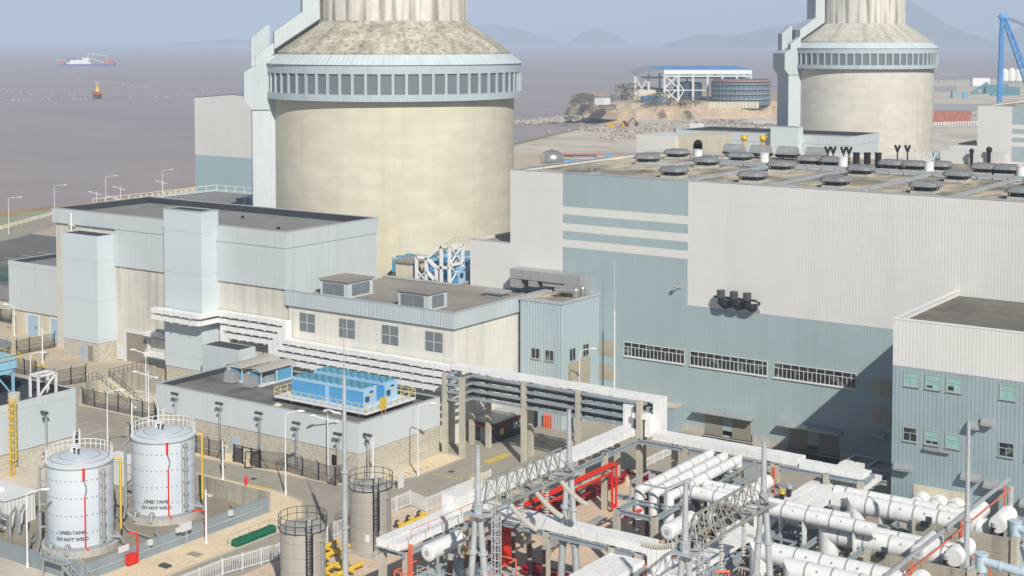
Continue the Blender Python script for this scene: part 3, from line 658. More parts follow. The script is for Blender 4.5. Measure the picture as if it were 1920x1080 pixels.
# ------------------------------------------------------------------ turbine hall and its twin
def turbine_hall(d, label):
    t = thing('turbine_hall', label, 'industrial hall', (-90,200,0), 'corrugated turbine halls')
    Y = 182; x0, xa, xb, x1 = -127.4,-117.8,-96.65,-20.; D = .3; YB = 240
    wb = B()   # white sheets
    wb.box(x0,Y,18.07,xa,Y+D,35.8)
    for za, zb in ((29.58,30.77),(27.08,28.25),(24.65,25.82)): wb.box(xa,Y,za,xb,Y+D,zb)
    wb.box(xb,Y,18.07,x1,Y+D,35.8); wb.box(-135.1,Y,17.1,x0,Y+D,24.4)
    wb.box(x0,Y+D,18.07,x0+D,224.5,35.8); wb.box(x1-D,Y+D,0,x1,YB,35.8); wb.box(-110,YB-D,0,x1-D,YB,35.8); wb.box(x0+D,224.2,0,-110,224.5,35.8)
    wb.box(-135.1,Y+D,17.1,-134.8,205,24.4)
    obj('white_cladding', wb, MT['panel_white'], t)
    bb = B(); bb.box(x0,Y,.9,xa,Y+D,18.07)
    for za, zb in ((30.77,35.8),(28.25,29.58),(25.82,27.08),(18.07,24.65)): bb.box(xa,Y,za,xb,Y+D,zb)
    bb.box(xa,Y,.9,x1,Y+D,18.07)
    obj('blue_cladding', bb, MT['panel_blue'], t)
    obj('plinth', B().box(-111.3,Y-.05,0,-93.8,Y+.2,.9).box(-86.4,Y-.05,0,-81,Y+.2,.9).box(-73.6,Y-.05,0,x1,Y+.2,.9), MT['concrete_grey'], t)
    obj('roof', B().box(x0+D,Y+D,34.9,x1-D,224.2,35.3).box(-109.7,224.2,34.9,x1-D,YB-D,35.3), MT['roof_tan'], t)
    obj('roof', B().box(-134.8,Y+D,23.6,x0,205,24.0), MT['roof_brown'], t)
    tr = B(); tr.box(x0-.05,Y-.06,35.8,x1,Y+.5,35.92); tr.box(x0-.05,Y+.5,35.8,x0+.5,224.5,35.92); tr.box(x0+.5,224.1,35.8,-110,224.55,35.92); tr.box(-135.15,Y-.05,24.4,x0-.05,Y+.4,24.5)
    obj('roof_edge_trim', tr, MT['steel'], t)
    for a, b_ in ((-107,-97.1),(-96.1,-84.3),(-83.2,-71.5)):
        wv = obj('strip_window', B().box(a,Y-.02,9.6,b_,Y+.1,11.5), MT['glass_dark'], t)
        f = B(); f.box(a-.15,Y-.22,9.38,b_+.15,Y-.021,9.5); f.box(a-.1,Y-.09,9.5,b_+.1,Y-.021,9.6).box(a-.1,Y-.09,11.5,b_+.1,Y-.021,11.6).box(a-.1,Y-.09,9.6,a,Y-.021,11.5).box(b_,Y-.09,9.6,b_+.1,Y-.021,11.5)
        n = round((b_-a)/.62); f.box(a,Y-.08,10.85,b_,Y-.022,10.93)
        for i in range(1, n): x = a+(b_-a)*i/n; f.box(x-.035,Y-.075,9.6,x+.035,Y-.022,10.85 if i % 2 else 11.5)
        obj('window_frame', f, MT['frame_white'], wv)
    for x, za in ((-111.2,9.1),(-111.2,5.5),(-69.4,8.95),(-69.4,5.25)):
        for k in (0,1): obj('wall_louvre', B().box(x+k*1.42,Y-.05,za,x+k*1.42+1.36,Y-.0,za+2.25), MT['louvre_tan'], t)
    for a, b_ in ((-93.7,-91.0),(-89.5,-86.6),(-80.9,-78.2),(-76.6,-73.7)):
        obj('roller_door', B().box(a,Y-.04,.02,b_,Y+.1,2.95), MT['shutter'], t)
    for a, b_ in ((-95.0,-90.4),(-90.3,-85.9),(-82.1,-77.7),(-77.6,-73.1)):
        cn = B(); cn.ext([(a,Y-.06,3.7),(a,Y-1.5,3.4),(a,Y-1.5,3.25),(a,Y-.06,3.45)], (b_-a,0,0)); obj('door_canopy', cn, MT['duct'], t)
    cn = B().ext([(-70,Y-.06,4.3),(-70,Y-1.4,4.0),(-70,Y-1.4,3.85),(-70,Y-.06,4.05)], (3,0,0)); obj('door_canopy', cn, MT['duct'], t)
    if d: t.location = V(t.location)+V(d)
    return t
turbine_hall(None, 'huge corrugated hall, white above and blue below, with blue stripes and three strip windows')
turbine_hall((.9,229,1.1), 'distant twin hall with blue and white stripes at the picture edge below the blue crane')
b = B().box(-127.2,183,35.31,-99.5,223.9,35.33)
# roof gutters and trunk pipes
t = thing('roof_pipework', 'galvanised pipes and trunking laid out in bays across the tan hall roof', 'pipework', (-90,200,35.3))
b = B()
for x0_ in (-98.5,-85.7,-72.9,-60.1): b.bar((x0_,183.2,35.55),(x0_,212.6,35.55),.32,.36); b.bar((x0_+.45,183.2,35.45),(x0_+.45,212.6,35.45),.14,.22)
b.bar((-111.3,206,35.65),(-111.3,212.6,35.65),.5,.5); b.bar((-117,205.2,35.6),(-111.3,206,35.6),.4,.4); b.bar((-117,206.2,35.6),(-111.3,207,35.6),.3,.4)
obj('branch_pipe', b, MT['steel'], t)
b = B(); b.bar((-112,213,35.75),(-45,213,35.75),.7,.6); b.bar((-112,214.2,35.65),(-45,214.2,35.65),.5,.5); b.bar((-112,211.9,35.6),(-45,211.9,35.6),.3,.35)
for i in range(30): b.bar((-111+i*2.2,211.5,35.3),(-111+i*2.2,211.5,36.2),.08)
obj('trunk_pipe', b, MT['steel'], t)
b = B()
for xx, yy in [(-124,186),(-123,196),(-121,206),(-117,189),(-113,196),(-114,186),(-108,200),(-106,186),(-94,188),(-92,200),(-80,188),(-81,200),(-67,187),(-68,198),(-118,214),(-120,221),(-113,222)]: b.bar((xx,yy,35.3),(xx,yy,36.1),.1)
for x_ in range(-126,-110,2): b.bar((x_,223.6,35.3),(x_,223.6,36.3),.08)
b.bar((-126,223.6,36.3),(-110,223.6,36.3),.06)
obj('stanchion', b, MT['steel'], t)
MT['motor'] = mat('motor_blue', (.05,.13,.25), .5)
# wide hooded roof vents
def vent(x, y, label, first=[None]):
    if first[0] is None:
        t = thing('roof_ventilator', label, 'roof ventilator', (x,y,35.3), 'hooded ventilators on the hall roof', local=True)
        kb = B().box(-1.5,-1.5,0,1.5,1.5,.35); obj('kerb', kb, MT['concrete_grey'], t)
        nk = B()
        nk.box(-1.2,-1.2,.35,1.2,1.2,.85)
        for sx in (-1,1):
            for sy in (-1,1): nk.bar((sx*1.35,sy*1.35,.3),(sx*1.35,sy*1.35,.95),.14)
        nk.box(-1.3,-1.3,.85,1.3,1.3,.95)
        obj('neck', nk, MT['steel_dark'], t)
        n = 8; hood = B(); prof = [(1.15,.85),(1.9,.87),(2.02,.98),(1.8,1.38),(1.4,1.6),(.0,1.66)]; vs = []
        def sq(r, k):   # rounded square
            a = 2*PI*(k+.5)/16; c_, s_ = math.cos(a), math.sin(a); p = 5.; q = (abs(c_)**p+abs(s_)**p)**(-1/p); return r*c_*q, r*s_*q
        rings = []
        for r, z in prof: rings.append([(*sq(max(r,.01),k), z) for k in range(16)])
        for r0, r1 in zip(rings, rings[1:]): hood.add(r0+r1, [(i,(i+1) % 16,(i+1) % 16+16,i+16) for i in range(16)])
        for k in range(-2,3): hood.bar((-1.5,k*.6,1.58),(1.5,k*.6,1.58),.08,.14)
        obj('hood', hood, MT['hood'], t)
        obj('motor', B().cyl((.1,-1.6,.62),(.1,-1.2,.62),.2,n=10), MT['motor'], t)
        first[0] = t
        return t
    return dup(first[0], (x,y,35.3), label)
rows = {190:[-103.3,-90.5,-77.9,-65.3,-52.6],208:[-118,-107.2,-94.3,-81.3,-66.9+.2,-55],219.8:[-119,-107,-94.7,-90.6,-80.9,-77.2],221.5:[-74,-67,-63.6,-60]}
nm = ['first','second','third','fourth','fifth','sixth']
for y, xs in rows.items():
    rowname = {190:'nearest the front roof edge',208:'in the middle row before the trunk pipe',219.8:'in the row behind the trunk pipe',221.5:'in the close group at the far right behind the trunk pipe'}[y]
    for i, x in enumerate(xs): vent(x, y, 'grey hooded roof ventilator, %s from the left %s' % (nm[i], rowname))
def stub(x, y, label, first=[None]):
    if first[0] is None:
        t = thing('roof_stack', label, 'roof stack', (x,y,35.3), 'short white cylinders along the trunk pipe', local=True)
        obj('body', B().cyl((0,0,.5),(0,0,2.0),.75,n=18).cyl((0,0,2.0),(0,0,2.1),.82,n=18), MT['white'], t)
        obj('base', B().cyl((0,0,0),(0,0,.5),.95,n=18), MT['beige_wall'], t); first[0] = t; return
    dup(first[0], (x,y,35.3), label)
for i, x in enumerate((-112.6,-100.6,-87.2,-73.5,-59.8)): stub(x, 215.4, 'short white cylinder vent by the trunk pipe, %s from the left' % nm[i])
# silencers on the back of the roof
def silencer(x, y, label, first=[None]):
    if first[0] is None:
        t = thing('steam_silencer', label, 'silencer', (x,y,35.3), 'grey barrel silencers at the back of the hall roof', local=True)
        b = B(); pts = [(-1.5+0,)]
        poly = [(-1.6,-1.2,.9)]+[(-1.6,1.2*math.cos(a),1.2+1.1*math.sin(a)) for a in [PI-PI*i/10 for i in range(11)]]+[(-1.6,1.2,.9)]
        obj('barrel', B().ext(poly, (3.2,0,0)), MT['duct'], t)
        obj('tray', B().ext([(-1.75,-.9,.4),(-1.75,-1.35,.95),(-1.75,1.35,.95),(-1.75,.9,.4)], (3.5,0,0)), MT['black'], t)
        lg = B()
        for sx in (-1.2,1.2):
            for sy in (-.8,.8): lg.bar((sx,sy,0),(sx,sy,.6),.2)
        obj('leg', lg, MT['steel_dark'], t); first[0] = t; return
    dup(first[0], (x,y,35.3), label)
for i, (x, y) in enumerate(((-112.4,228.5),(-107.4,228.5),(-102.4,228.5),(-97.6,229.5))): silencer(x, y, 'grey barrel-shaped silencer above a dark tray, %s from the left on the hall roof' % nm[i])
for i, x in enumerate((-87.0,-85.5,-84.0)):
    solo('black_stack', B().cyl((x,220.5+i*.8,35.3),(x,220.5+i*.8,37.6),.52,n=18).cyl((x,220.5+i*.8,37.6),(x,220.5+i*.8,37.75),.6,n=18), MT['black'], 'squat black chimney drum, %s of three in a row on the hall roof' % ('leftmost','middle one','rightmost')[i], 'chimney', 'three black chimney drums')
for i, (x, y, k) in enumerate(((-93.4,224.2,'first'),(-92.6,224.6,'second'),(-91.0,225,'third'),(-90.2,225.4,'fourth'),(-85.2,234,'fifth'),(-83.7,234.6,'sixth'))):
    b = B().cyl((x,y,35.3),(x,y,37.2),.12,n=8); b.cyl((x,y,37.1),(x-.35,y-.2,38.2),.2,n=8).cyl((x,y,37.1),(x+.35,y+.2,38.2),.2,n=8)
    solo('forked_vent', b, MT['black'], 'black Y-shaped vent pipe standing on the hall roof, %s from the left' % k, 'vent pipe', 'black forked vent pipes')
for i, (x, y) in enumerate(((-73.5,236),(-70.8,236.4))):
    b = B().cyl((x,y,35.3),(x,y,37.4+.3*i),.28,n=10); b.ball((x,y,37.6+.3*i),.42+.1*i,10,6)
    solo('black_vent_pipe', b, MT['black'], ('black upright vent pipe with a knob top, the shorter of two','black upright vent pipe with a round ring top, the taller of two')[i], 'vent pipe', 'black upright vent pipes')
for i, (x, y) in enumerate(((-115.5,238.8),(-112,239.2))):
    t = thing('safety_valve', ('yellow valve head over the hall roof, the left one of two','yellow valve head over the hall roof, the right one of two')[i], 'valve', (x,y,35.3), 'yellow valve heads')
    obj('stem', B().cyl((x,y,35.3),(x,y,37.2),.35,n=10), MT['yellow'], t); obj('head', B().ball((x,y,37.9),.6,10,6).box(x-.9,y-.15,38.2,x+.9,y+.15,38.4), MT['yellow'], t)
t = thing('roof_penthouse', 'white corrugated roof penthouse with a cream gable and black arched intake on the hall', 'roof building', (-121,232,35.3))
obj('wall', B().box(-130.5,226,30,-122.5,236,38.6), MT['panel_white'], t); obj('gable', B().box(-122.5,226.4,30,-116.6,236,38.9), MT['beige_wall'], t)
b = B().cyl((-118.3,226.2,37.4),(-118.3,226.45,37.4),.8,n=20).box(-119.1,226.2,35.3,-117.5,226.45,37.4); obj('intake', b, MT['black'], t)
obj('intake_pipe', B().cyl((-118.2,225.6,35.2),(-118.2,225.6,36.6),.42,n=12), MT['white'], t)
t = thing('roof_shed', 'low white corrugated roof shed beside white bracing at the far roof edge', 'roof building', (-76,239,35.3))
obj('wall', B().box(-79,237,35.3,-68.5,239.5,37.4), MT['panel_white'], t); b = B()
for i in range(4): b.bar((-84+i*1.2,237.5,35.3),(-83.4+i*1.2,237.5,37.2),.2); b.bar((-83.4+i*1.2,237.5,37.2),(-82.8+i*1.2,237.5,35.3),.2)
obj('brace', b, MT['white'], t)
t = thing('turbine_fan', 'silver ribbed dome of an extractor fan at the left end of the hall roof', 'extractor fan', (-135,207,33))
obj('dome', B().ball((-136.5,207.5,35.2),2.1,24,8,.8), MT['silver'], t); obj('frame', B().box(-138,205.5,24,-135,209,34), MT['steel'], t)
# fittings on the hall front
t = thing('black_exhaust', 'three black upturned exhaust elbows sharing one bracket on the white hall wall', 'exhaust pipe', (-88.7,181,20))
for x in (-90.7,-88.7,-86.7):
    obj('elbow', B().path([(x+.6,181.9,18.9),(x+.35,181.1,18.8),(x,180.7,19.3),(x,180.6,20.6)], .50, 14), MT['black'], t)
    obj('rim', B().cyl((x,180.6,20.0),(x,180.6,21.0),.56,n=16), MT['steel_dark'], t)
obj('bracket', B().bar((-91.8,180.8,20.0),(-85.6,180.8,20.0),.3,.25).bar((-85.6,180.8,20),(-85.4,182,19.4),.2).bar((-91.5,180.8,20),(-91.5,182,19.6),.2), MT['black'], t)
obj('back_plate', B().box(-90.4,181.9,18.2,-85.4,181.97,18.6), MT['duct'], t)
t = thing('wall_lamp', 'small wall lamp on a bracket at the edge of the blue hall panel', 'lamp', (-97.8,181.8,20.6))
obj('arm', B().bar((-97.6,182,20.5),(-98,181.2,20.7),.1), MT['steel'], t); obj('lamp_head', B().ball((-98.1,181.0,20.7),.28,8,6), MT['louvre_tan'], t)
t = thing('lean_to', 'low grey lean-to with a sandy roof and a hooded duct at the foot of the hall', 'outbuilding', (-102,182,0))
obj('wall', B().box(-110.5,179.6,0,-97.3,181.9,3.55), MT['panel_dim'], t); obj('roof', B().box(-110.6,179.5,3.55,-97.2,181.95,3.75), MT['plateau'] if 0 else MT['kerb'], t)
obj('hood', B().ext([(-104.4,179.55,3.1),(-104.4,178.6,2.7),(-104.4,178.6,2.3),(-104.4,179.55,2.1)], (3,0,0)), MT['duct'], t)
obj('cabinet', B().box(-102.6,178.9,.02,-101.2,179.6,1.5), MT['transformer'], t)

# ------------------------------------------------------------------ annex at the right
t = thing('annex', 'white and blue corrugated annex with teal windows and a dark stained flat roof', 'building', (-45,170,0))
x0, x1, Y, Yb, zt = -58.3,-25,159.6,181.9,23.95
obj('white_cladding', B().box(x0,Y,18.65,x1,Y+.3,zt).box(x0,Y+.3,18.65,x0+.3,Yb,zt), MT['panel_white'], t)
obj('blue_cladding', B().box(x0,Y,.4,x1,Y+.3,18.65).box(x0,Y+.3,.4,x0+.3,Yb,18.65), MT['panel_dim'] if 0 else mat('annex_blue',(.31,.395,.42),.5,var=.05,vs=.1,rib=.48,ribd=.026,streak=.14,ss=.8), t)
obj('roof', B().box(x0+.3,Y+.3,23.1,x1,Yb,23.35), MT['roof_soot'], t)
obj('roof_edge_trim', B().box(x0-.06,Y-.06,zt,x1,Y+.45,zt+.13).box(x0-.06,Y+.45,zt,x0+.45,Yb,zt+.13), MT['white'], t)
obj('plinth', B().box(x0-.04,Y-.04,0,x1,Y+.3,.4), MT['concrete_grey'], t)
for i, a in enumerate((-56.9,-54.4,-52.0,-46.1,-43.3,-40)):
    sash(t, a, a+1.6, 16.55, 18.05, Y, MT['glass_teal'], 2, 17.45, 'frame_grey')
    if i in (1,2): obj('open_sash', B().box(a+.1,Y-.032,16.6,a+.75,Y-.03,16.6+.25*i), MT['glass_dark'], t)
    sash(t, a, a+1.5, 10.2, 11.65, Y, MT['glass_dark'] if i in (0,3) else MT['glass_teal'], 2, 11.05, 'frame_grey')
    if i in (1,4): obj('open_sash', B().box(a+.08,Y-.032,10.25,a+1.42,Y-.03,10.55), MT['glass_dark'], t)
obj('drip_edge', B().box(x0,Y-.02,18.6,x1,Y,18.66), MT['steel'], t)
obj('flange_plate', B().box(-55.7,Y-.08,2.2,-49.5,Y,5.3), MT['beige_wall'], t)
for x in (-54.6,-52.6,-50.6):
    obj('flange', B().cyl((x,Y-.08,3.7),(x,Y-.5,3.7),.95,n=24), MT['white_pipe'], t)
for i, (a, z0, wd, dp, what) in enumerate(((-49.5,12.8,1.3,.9,0),(-48.0,13.4,1.3,.9,0),(-57.8,6.8,2.0,1.0,0),(-50.1,7.0,2.0,1.0,0),(-47.5,6.6,2.4,1.2,0),(-43.6,5.2,2.2,1.2,0))):
    b = B().ext([(a,Y-.01,z0+.75),(a,Y-.45*dp,z0+.75),(a,Y-dp,z0+.3),(a,Y-dp,z0),(a,Y-.01,z0)], (wd,0,0))
    lab = ('small grey vent hood on the annex wall, lower of the pair by the mast','small grey vent hood on the annex wall, upper of the pair by the mast','grey vent hood at the corner end of the annex wall','grey vent hood low on the annex wall just past the mast','wide grey vent hood low on the annex wall above the sloping pipe','grey vent hood at the picture edge, low on the annex wall')[i]
    solo('vent_hood', b, MT['duct'], lab, 'vent hood', 'vent hoods on the annex wall')
solo('window_ledge', B().box(-54.4,Y-.5,9.55,-51.4,Y-.02,9.85), MT['duct'], 'long grey ledge box under the lower teal annex windows', 'ledge')

# ------------------------------------------------------------------ buildings behind and at the left
t = thing('gable_hall', 'tall white and blue hall with a shallow gable standing left of the near reactor', 'building', (-245,250,3))
b = B(); Yg = 236
b.ext([(-255.6,Yg,28.6),(-255.6,Yg,42.0),(-242.8,Yg,43.0),(-230,Yg,42.0),(-230,Yg,28.6)], (0,40,0)); obj('white_wall', b, mat('plain_white_wall',(.68,.675,.65),.6,var=.02,streak=.05,rib=.5,ribd=.02), t)
obj('blue_wall', B().box(-255.6,Yg,3,-230,Yg+40,28.6), mat('plain_blue_wall',(.36,.475,.51),.6,var=.03,rib=.5,ribd=.02), t)
obj('roof_edge_trim', B().ext([(-255.8,Yg-.1,42.05),(-242.8,Yg-.1,43.05),(-229.8,Yg-.1,42.05),(-229.8,Yg-.1,42.3),(-242.8,Yg-.1,43.3),(-255.8,Yg-.1,42.3)], (0,40.2,0)), MT['steel_blue'], t)
t = thing('flat_roof_block', 'low block with a grey felt roof and pale blue edge beside the reactor stair shaft', 'building', (-215,205,3))
obj('wall', B().box(-240,186,3,-192,228,21.4), MT['panel_pale'], t); obj('roof', B().box(-239.6,186.4,21.4,-192,227.6,21.6), MT['roof_dark'], t)
b = B(); parapet(b,-240.1,185.9,-191.9,228.1,21.4,22.1); obj('parapet', b, MT['panel_pale'], t)
t = thing('white_trestle', 'small white steel trestle and grey louvre on the flat roof beside the stair shaft', 'trestle', (-206,208,21.6))
b = B()
for x in (-210,-207,-204): b.bar((x,207,21.6),(x,207,24.2),.25); b.bar((x,210,21.6),(x,210,24.2),.25); b.bar((x,207,24.2),(x,210,24.2),.25)
b.bar((-210,207,24.2),(-204,207,24.2),.25); b.bar((-210,207,21.8),(-207,207,24.2),.18); b.bar((-207,207,24.2),(-204,207,21.8),.18)
obj('frame', b, MT['white'], t); obj('louvre', B().box(-206.5,209,22.5,-202.5,211.5,26.2), MT['louvre_grey'], t)
b = B().rail([(-238,192,21.9),(-238,226,21.9),(-215,226,21.9)],1.4,3,.12,(1.,)); solo('roof_rail', b, MT['white'], 'white guard rail along the edge of the flat grey roof', 'railing')

t = thing('workshop', 'small blue-fronted building with two light blue doors at the left edge', 'building', (-216,166,3))
obj('wall', B().box(-222.6,161.1,3,-205.5,171,7.3), MT['beige_wall'], t); obj('cladding', B().box(-222.9,160.8,7.3,-205.5,171.2,15.2), MT['panel_pale'], t)
b = B(); felt(b,-222.9,160.8,-205.5,171.2,14.0,15.25,.3); obj('parapet_lining', b.box(-222.55,161.15,15.2,-205.5,170.85,15.21) if 0 else b, MT['trim_dark'], t)
b = B(); parapet(b,-222.95,160.75,-205.5,171.25,15.2,16.0,.3); obj('parapet', b, MT['panel_pale'], t)
b = B(); felt(b,-222.95,160.75,-205.5,171.25,15.2,15.95,.31); obj('parapet_lining', b, MT['trim_dark'], t)
obj('roof', B().box(-222.6,161.1,15.2,-205.6,170.9,15.25), MT['roof_dark'], t)
for a in (-217.9,-211.4):
    dd = obj('door', B().box(a,161.0,3.02,a+2.9,161.14,6.6), MT['door_blue'], t)
    obj('door_frame', B().box(a-.45,160.95,3.02,a,161.09,6.95).box(a,160.95,6.6,a+2.9,161.09,6.95).box(a+2.9,160.95,3.02,a+3.2,161.09,6.95), MT['frame_white'], dd)
    obj('handle', B().box(a+2.2,160.96,4.4,a+2.5,161.0,4.8), MT['steel_dark'], dd)
t = thing('outbuilding', 'pale cream hut behind the dark security fence at the left edge', 'building', (-241,170,3))
obj('wall', B().box(-246,168,3,-230,176,6.6), MT['beige_wall'], t); obj('roof', B().box(-246.3,167.7,6.6,-229.7,176.3,6.9), MT['roof_dark'], t)
t = thing('round_tank', 'grey ribbed round water tank cut off by the left edge', 'tank', (-196,136,1))
cx, cy = -195.3,134.6
obj('shell', B().lathe((cx,cy,0), [(5.2,0),(5.2,8.3)], 48), mat('ribbed_tank',(.24,.245,.25),.6,var=.06,rib=.7,ribd=.08,cyl=(cx,cy,5.2)), t); obj('roof', B().lathe((cx,cy,0), [(5.35,8.2),(5.35,8.5),(4.9,8.6),(0,8.9)], 48), MT['hood'], t)
b = B().rail([(cx+5*math.cos(a),cy+5*math.sin(a),8.5) for a in [2*PI*i/16 for i in range(16)]],1.0,2,.04,close=True); obj('railing', b, MT['steel'], t)

# pump house lower left with blue cooling tower on its roof
t = thing('pump_house', 'blue-clad pump house with block base and dark roof at the lower left edge', 'building', (-170,112,0))
obj('base', B().box(-185,92,0,-157.5,123.5,2.95), MT['stone'], t)
obj('wall', B().box(-185.1,92,2.95,-157.35,123.6,8.3), mat('pump_house_cladding',(.53,.59,.615),.5,var=.03,seam=(3.2,0,.04,.2),streak=.06), t)
obj('roof', B().box(-184.8,92.3,8.3,-157.7,123.2,8.32), MT['trim_dark'], t)
b = B(); parapet(b,-185.1,92,-157.35,123.6,8.32,9.3,.3); obj('parapet', b, MT['panel_pale'], t)
b = B(); felt(b,-185.1,92,-157.35,123.6,8.34,9.25,.31); obj('parapet_lining', b, MT['trim_dark'], t)
obj('vent', B().cyl((-161.5,117,8.3),(-161.5,117,9.4),.8,n=18), MT['beige_wall'], t)
for y in (98,100.5,104.5): obj('wall_light', B().box(-157.3,y*0+115+y*.03,1.2+(y % 1),-157.2,115.3+y*.03,1.5+(y % 1)), MT['frame_white'], t)
t = thing('cooling_tower', 'pale blue cooling tower with two fan drums on a sky-blue steel frame', 'cooling unit', (-167,117,8.3))
b = B()
for x in (-174,-169,-163.6):
    for y in (113,118.4): b.bar((x,y,8.3),(x,y,12.0),.3)
b.bar((-174,118.4,11.9),(-163.6,118.4,11.9),.3,.6); b.bar((-174,113,11.9),(-163.6,113,11.9),.3,.6); b.bar((-163.6,113,11.9),(-163.6,118.4,11.9),.3,.6)
b.bar((-163.6,113,8.4),(-163.6,115.7,11.8),.2); b.bar((-163.6,115.7,11.8),(-163.6,118.4,8.4),.2); b.bar((-169,113,8.4),(-166.2,113,11.8),.2); b.bar((-166.2,113,11.8),(-163.6,113,8.4),.2)
obj('frame', b, MT['blue_steel'], t)
obj('casing', B().box(-175,112.6,12.2,-163.3,118.8,13.9), MT['blue_steel'], t)
for x in (-171.2,-166.5): obj('fan_drum', B().cyl((x,115.8,13.9),(x,115.8,14.9),1.9,1.75,n=24), MT['blue_steel'], t)
b = B().rail([(-175,112.2,13),(-163,112.2,13),(-163,119.2,13),(-175,119.2,13)],1.2,1.8,.06); obj('railing', b, MT['yellow'], t)
b = B()
for x in (-161.6,-159.9):
    for y in (119.6,122.4): b.bar((x,y,8.3),(x,y,11.4),.28)
for p, q in (((-161.6,119.6),(-159.9,119.6)),((-161.6,122.4),(-159.9,122.4)),((-161.6,119.6),(-161.6,122.4)),((-159.9,119.6),(-159.9,122.4))): b.bar((*p,11.3),(*q,11.3),.28)
b.bar((-159.9,119.6,8.5),(-159.9,122.4,11.2),.2)
solo('white_pipe_stand', b, MT['white'], 'white steel stand beside the sky-blue cooling tower on the pump house roof', 'stand')
t = thing('caged_ladder', 'yellow caged ladder climbing the pump house wall at the left edge', 'ladder', (-156.9,113.2,0))
b = B()
for y in (112.9,113.5): b.bar((-156.9,y,0),(-156.9,y,10.2),.09)
for i in range(32): b.bar((-156.9,112.9,.3+i*.3),(-156.9,113.5,.3+i*.3),.05)
obj('ladder', b, MT['yellow'], t)
b = B()
for i in range(9):
    z = 2.3+i*.95; pts = [(-156.9+.75*math.sin(a),113.2-.5*math.cos(a),z) for a in [PI*k/6 for k in range(7)]]
    for p, q in zip(pts, pts[1:]): b.bar(p, q, .09)
for k in range(1,6): a = PI*k/6; b.bar((-156.9+.75*math.sin(a),113.2-.5*math.cos(a),2.3),(-156.9+.75*math.sin(a),113.2-.5*math.cos(a),9.9),.06)
obj('cage', b, MT['yellow'], t)

MT['roof_chill'] = mat('chiller_roof_felt', (.20,.195,.185), .85, var=.1, vs=.1, fine=.08, fs=.7, stain=[((.09,.09,.092),(.35,.12,.1),.50,.66,.8),((.09,.09,.092),(.10,.5,.1),.54,.68,.7),((.32,.30,.265),(.3,.12,.1),.58,.75,.6)])
# ------------------------------------------------------------------ chiller building in the middle
t = thing('chiller_building', 'low blue-clad building with a block base and a dark flat roof carrying blue chillers', 'building', (-137,145,0))
X0, X1, Y0, Y1 = -156.2,-118.84,136.48,153.2
obj('base', B().box(X0+.1,Y0+.1,0,X1-.1,Y1-.1,3.7), MT['stone'], t)
obj('wall', B().box(X0,Y0,3.7,X1,Y1,6.5), MT['chill'] if 0 else mat('chiller_cladding',(.605,.655,.67),.5,var=.02,seam=(9.5,0,.05,.3),streak=.05), t)
b = B(); parapet(b,X0,Y0,X1,Y1,6.5,7.56,.3); obj('parapet', b, bpy.data.materials['chiller_cladding'], t)
b = B(); felt(b,X0,Y0,X1,Y1,6.81,7.5,.31); obj('parapet_lining', b, MT['trim_dark'], t)
b = B(); parapet(b,X0-.03,Y0-.03,X1+.03,Y1+.03,7.56,7.62,.36); obj('coping', b, MT['steel'], t)
obj('roof', B().box(X0+.3,Y0+.3,6.5,X1-.3,Y1-.3,6.8), MT['roof_chill'], t)
obj('door', B().box(-141.3,Y0+.03,.02,-139.9,Y0+.1,2.5), MT['transformer'], t)
obj('door', B().box(-123.4,Y0+.03,1.6,-122.6,Y0+.1,2.9), MT['black'], t)
obj('roof_vent', B().cyl((-133.9,137.6,6.5),(-133.9,137.6,7.5),.45,.4,n=14).cyl((-133.9,137.6,7.5),(-133.9,137.6,7.75),.65,.3,n=14), MT['beige_wall'], t)
t = thing('service_platform', 'white steel platform with yellow handrails carrying the blue chillers', 'platform', (-129,146,6.55))
px0, px1, py0, py1, pz = -137.2,-120.9,140.4,150.5,7.75
obj('deck', B().box(px0,py0,pz-.25,px1,py1,pz), MT['white'], t)
b = B()
for x in (-135,-131,-127,-123):
    for y in (141.5,149.5): b.bar((x,y,6.5),(x,y,pz-.25),.25)
obj('leg', b, MT['white'], t)
b = B().rail([(px0,py0,pz),(px1,py0,pz),(px1,py1,pz),(px0,py1,pz)],1.1,1.25,.07,close=True); obj('railing', b, MT['yellow_rail'], t)
obj('gate', B().box(px1-.05,143.2,pz,px1+.12,144.3,pz+1.4), MT['yellow'], t)
b = B()
for y in (143.4,144.1): b.bar((px1+.1,y,6.55),(px1+.1,y,7.8),.07)
obj('ladder', b, MT['yellow'], t)
G = 'blue chillers on the white platform'
cooling_unit(-135.3,141.9,-122.7,144.5,7.75,2.55,'bright blue chiller with a double row of roof fans, nearer the front of the platform',10,0,G)
cooling_unit(-135.3,146.2,-122.7,148.8,7.75,2.55,'bright blue chiller with a double row of roof fans, at the back of the platform by the white trays',10,0,G)
b = B().path([(-128.5,140.8,6.8),(-127.6,140.8,7.2),(-126.6,140.8,6.9),(-125.6,140.8,7.0)], .25, 8); solo('insulated_pipe', b, MT['white'], 'stubby white lagged pipe under the front edge of the chiller platform', 'pipe')
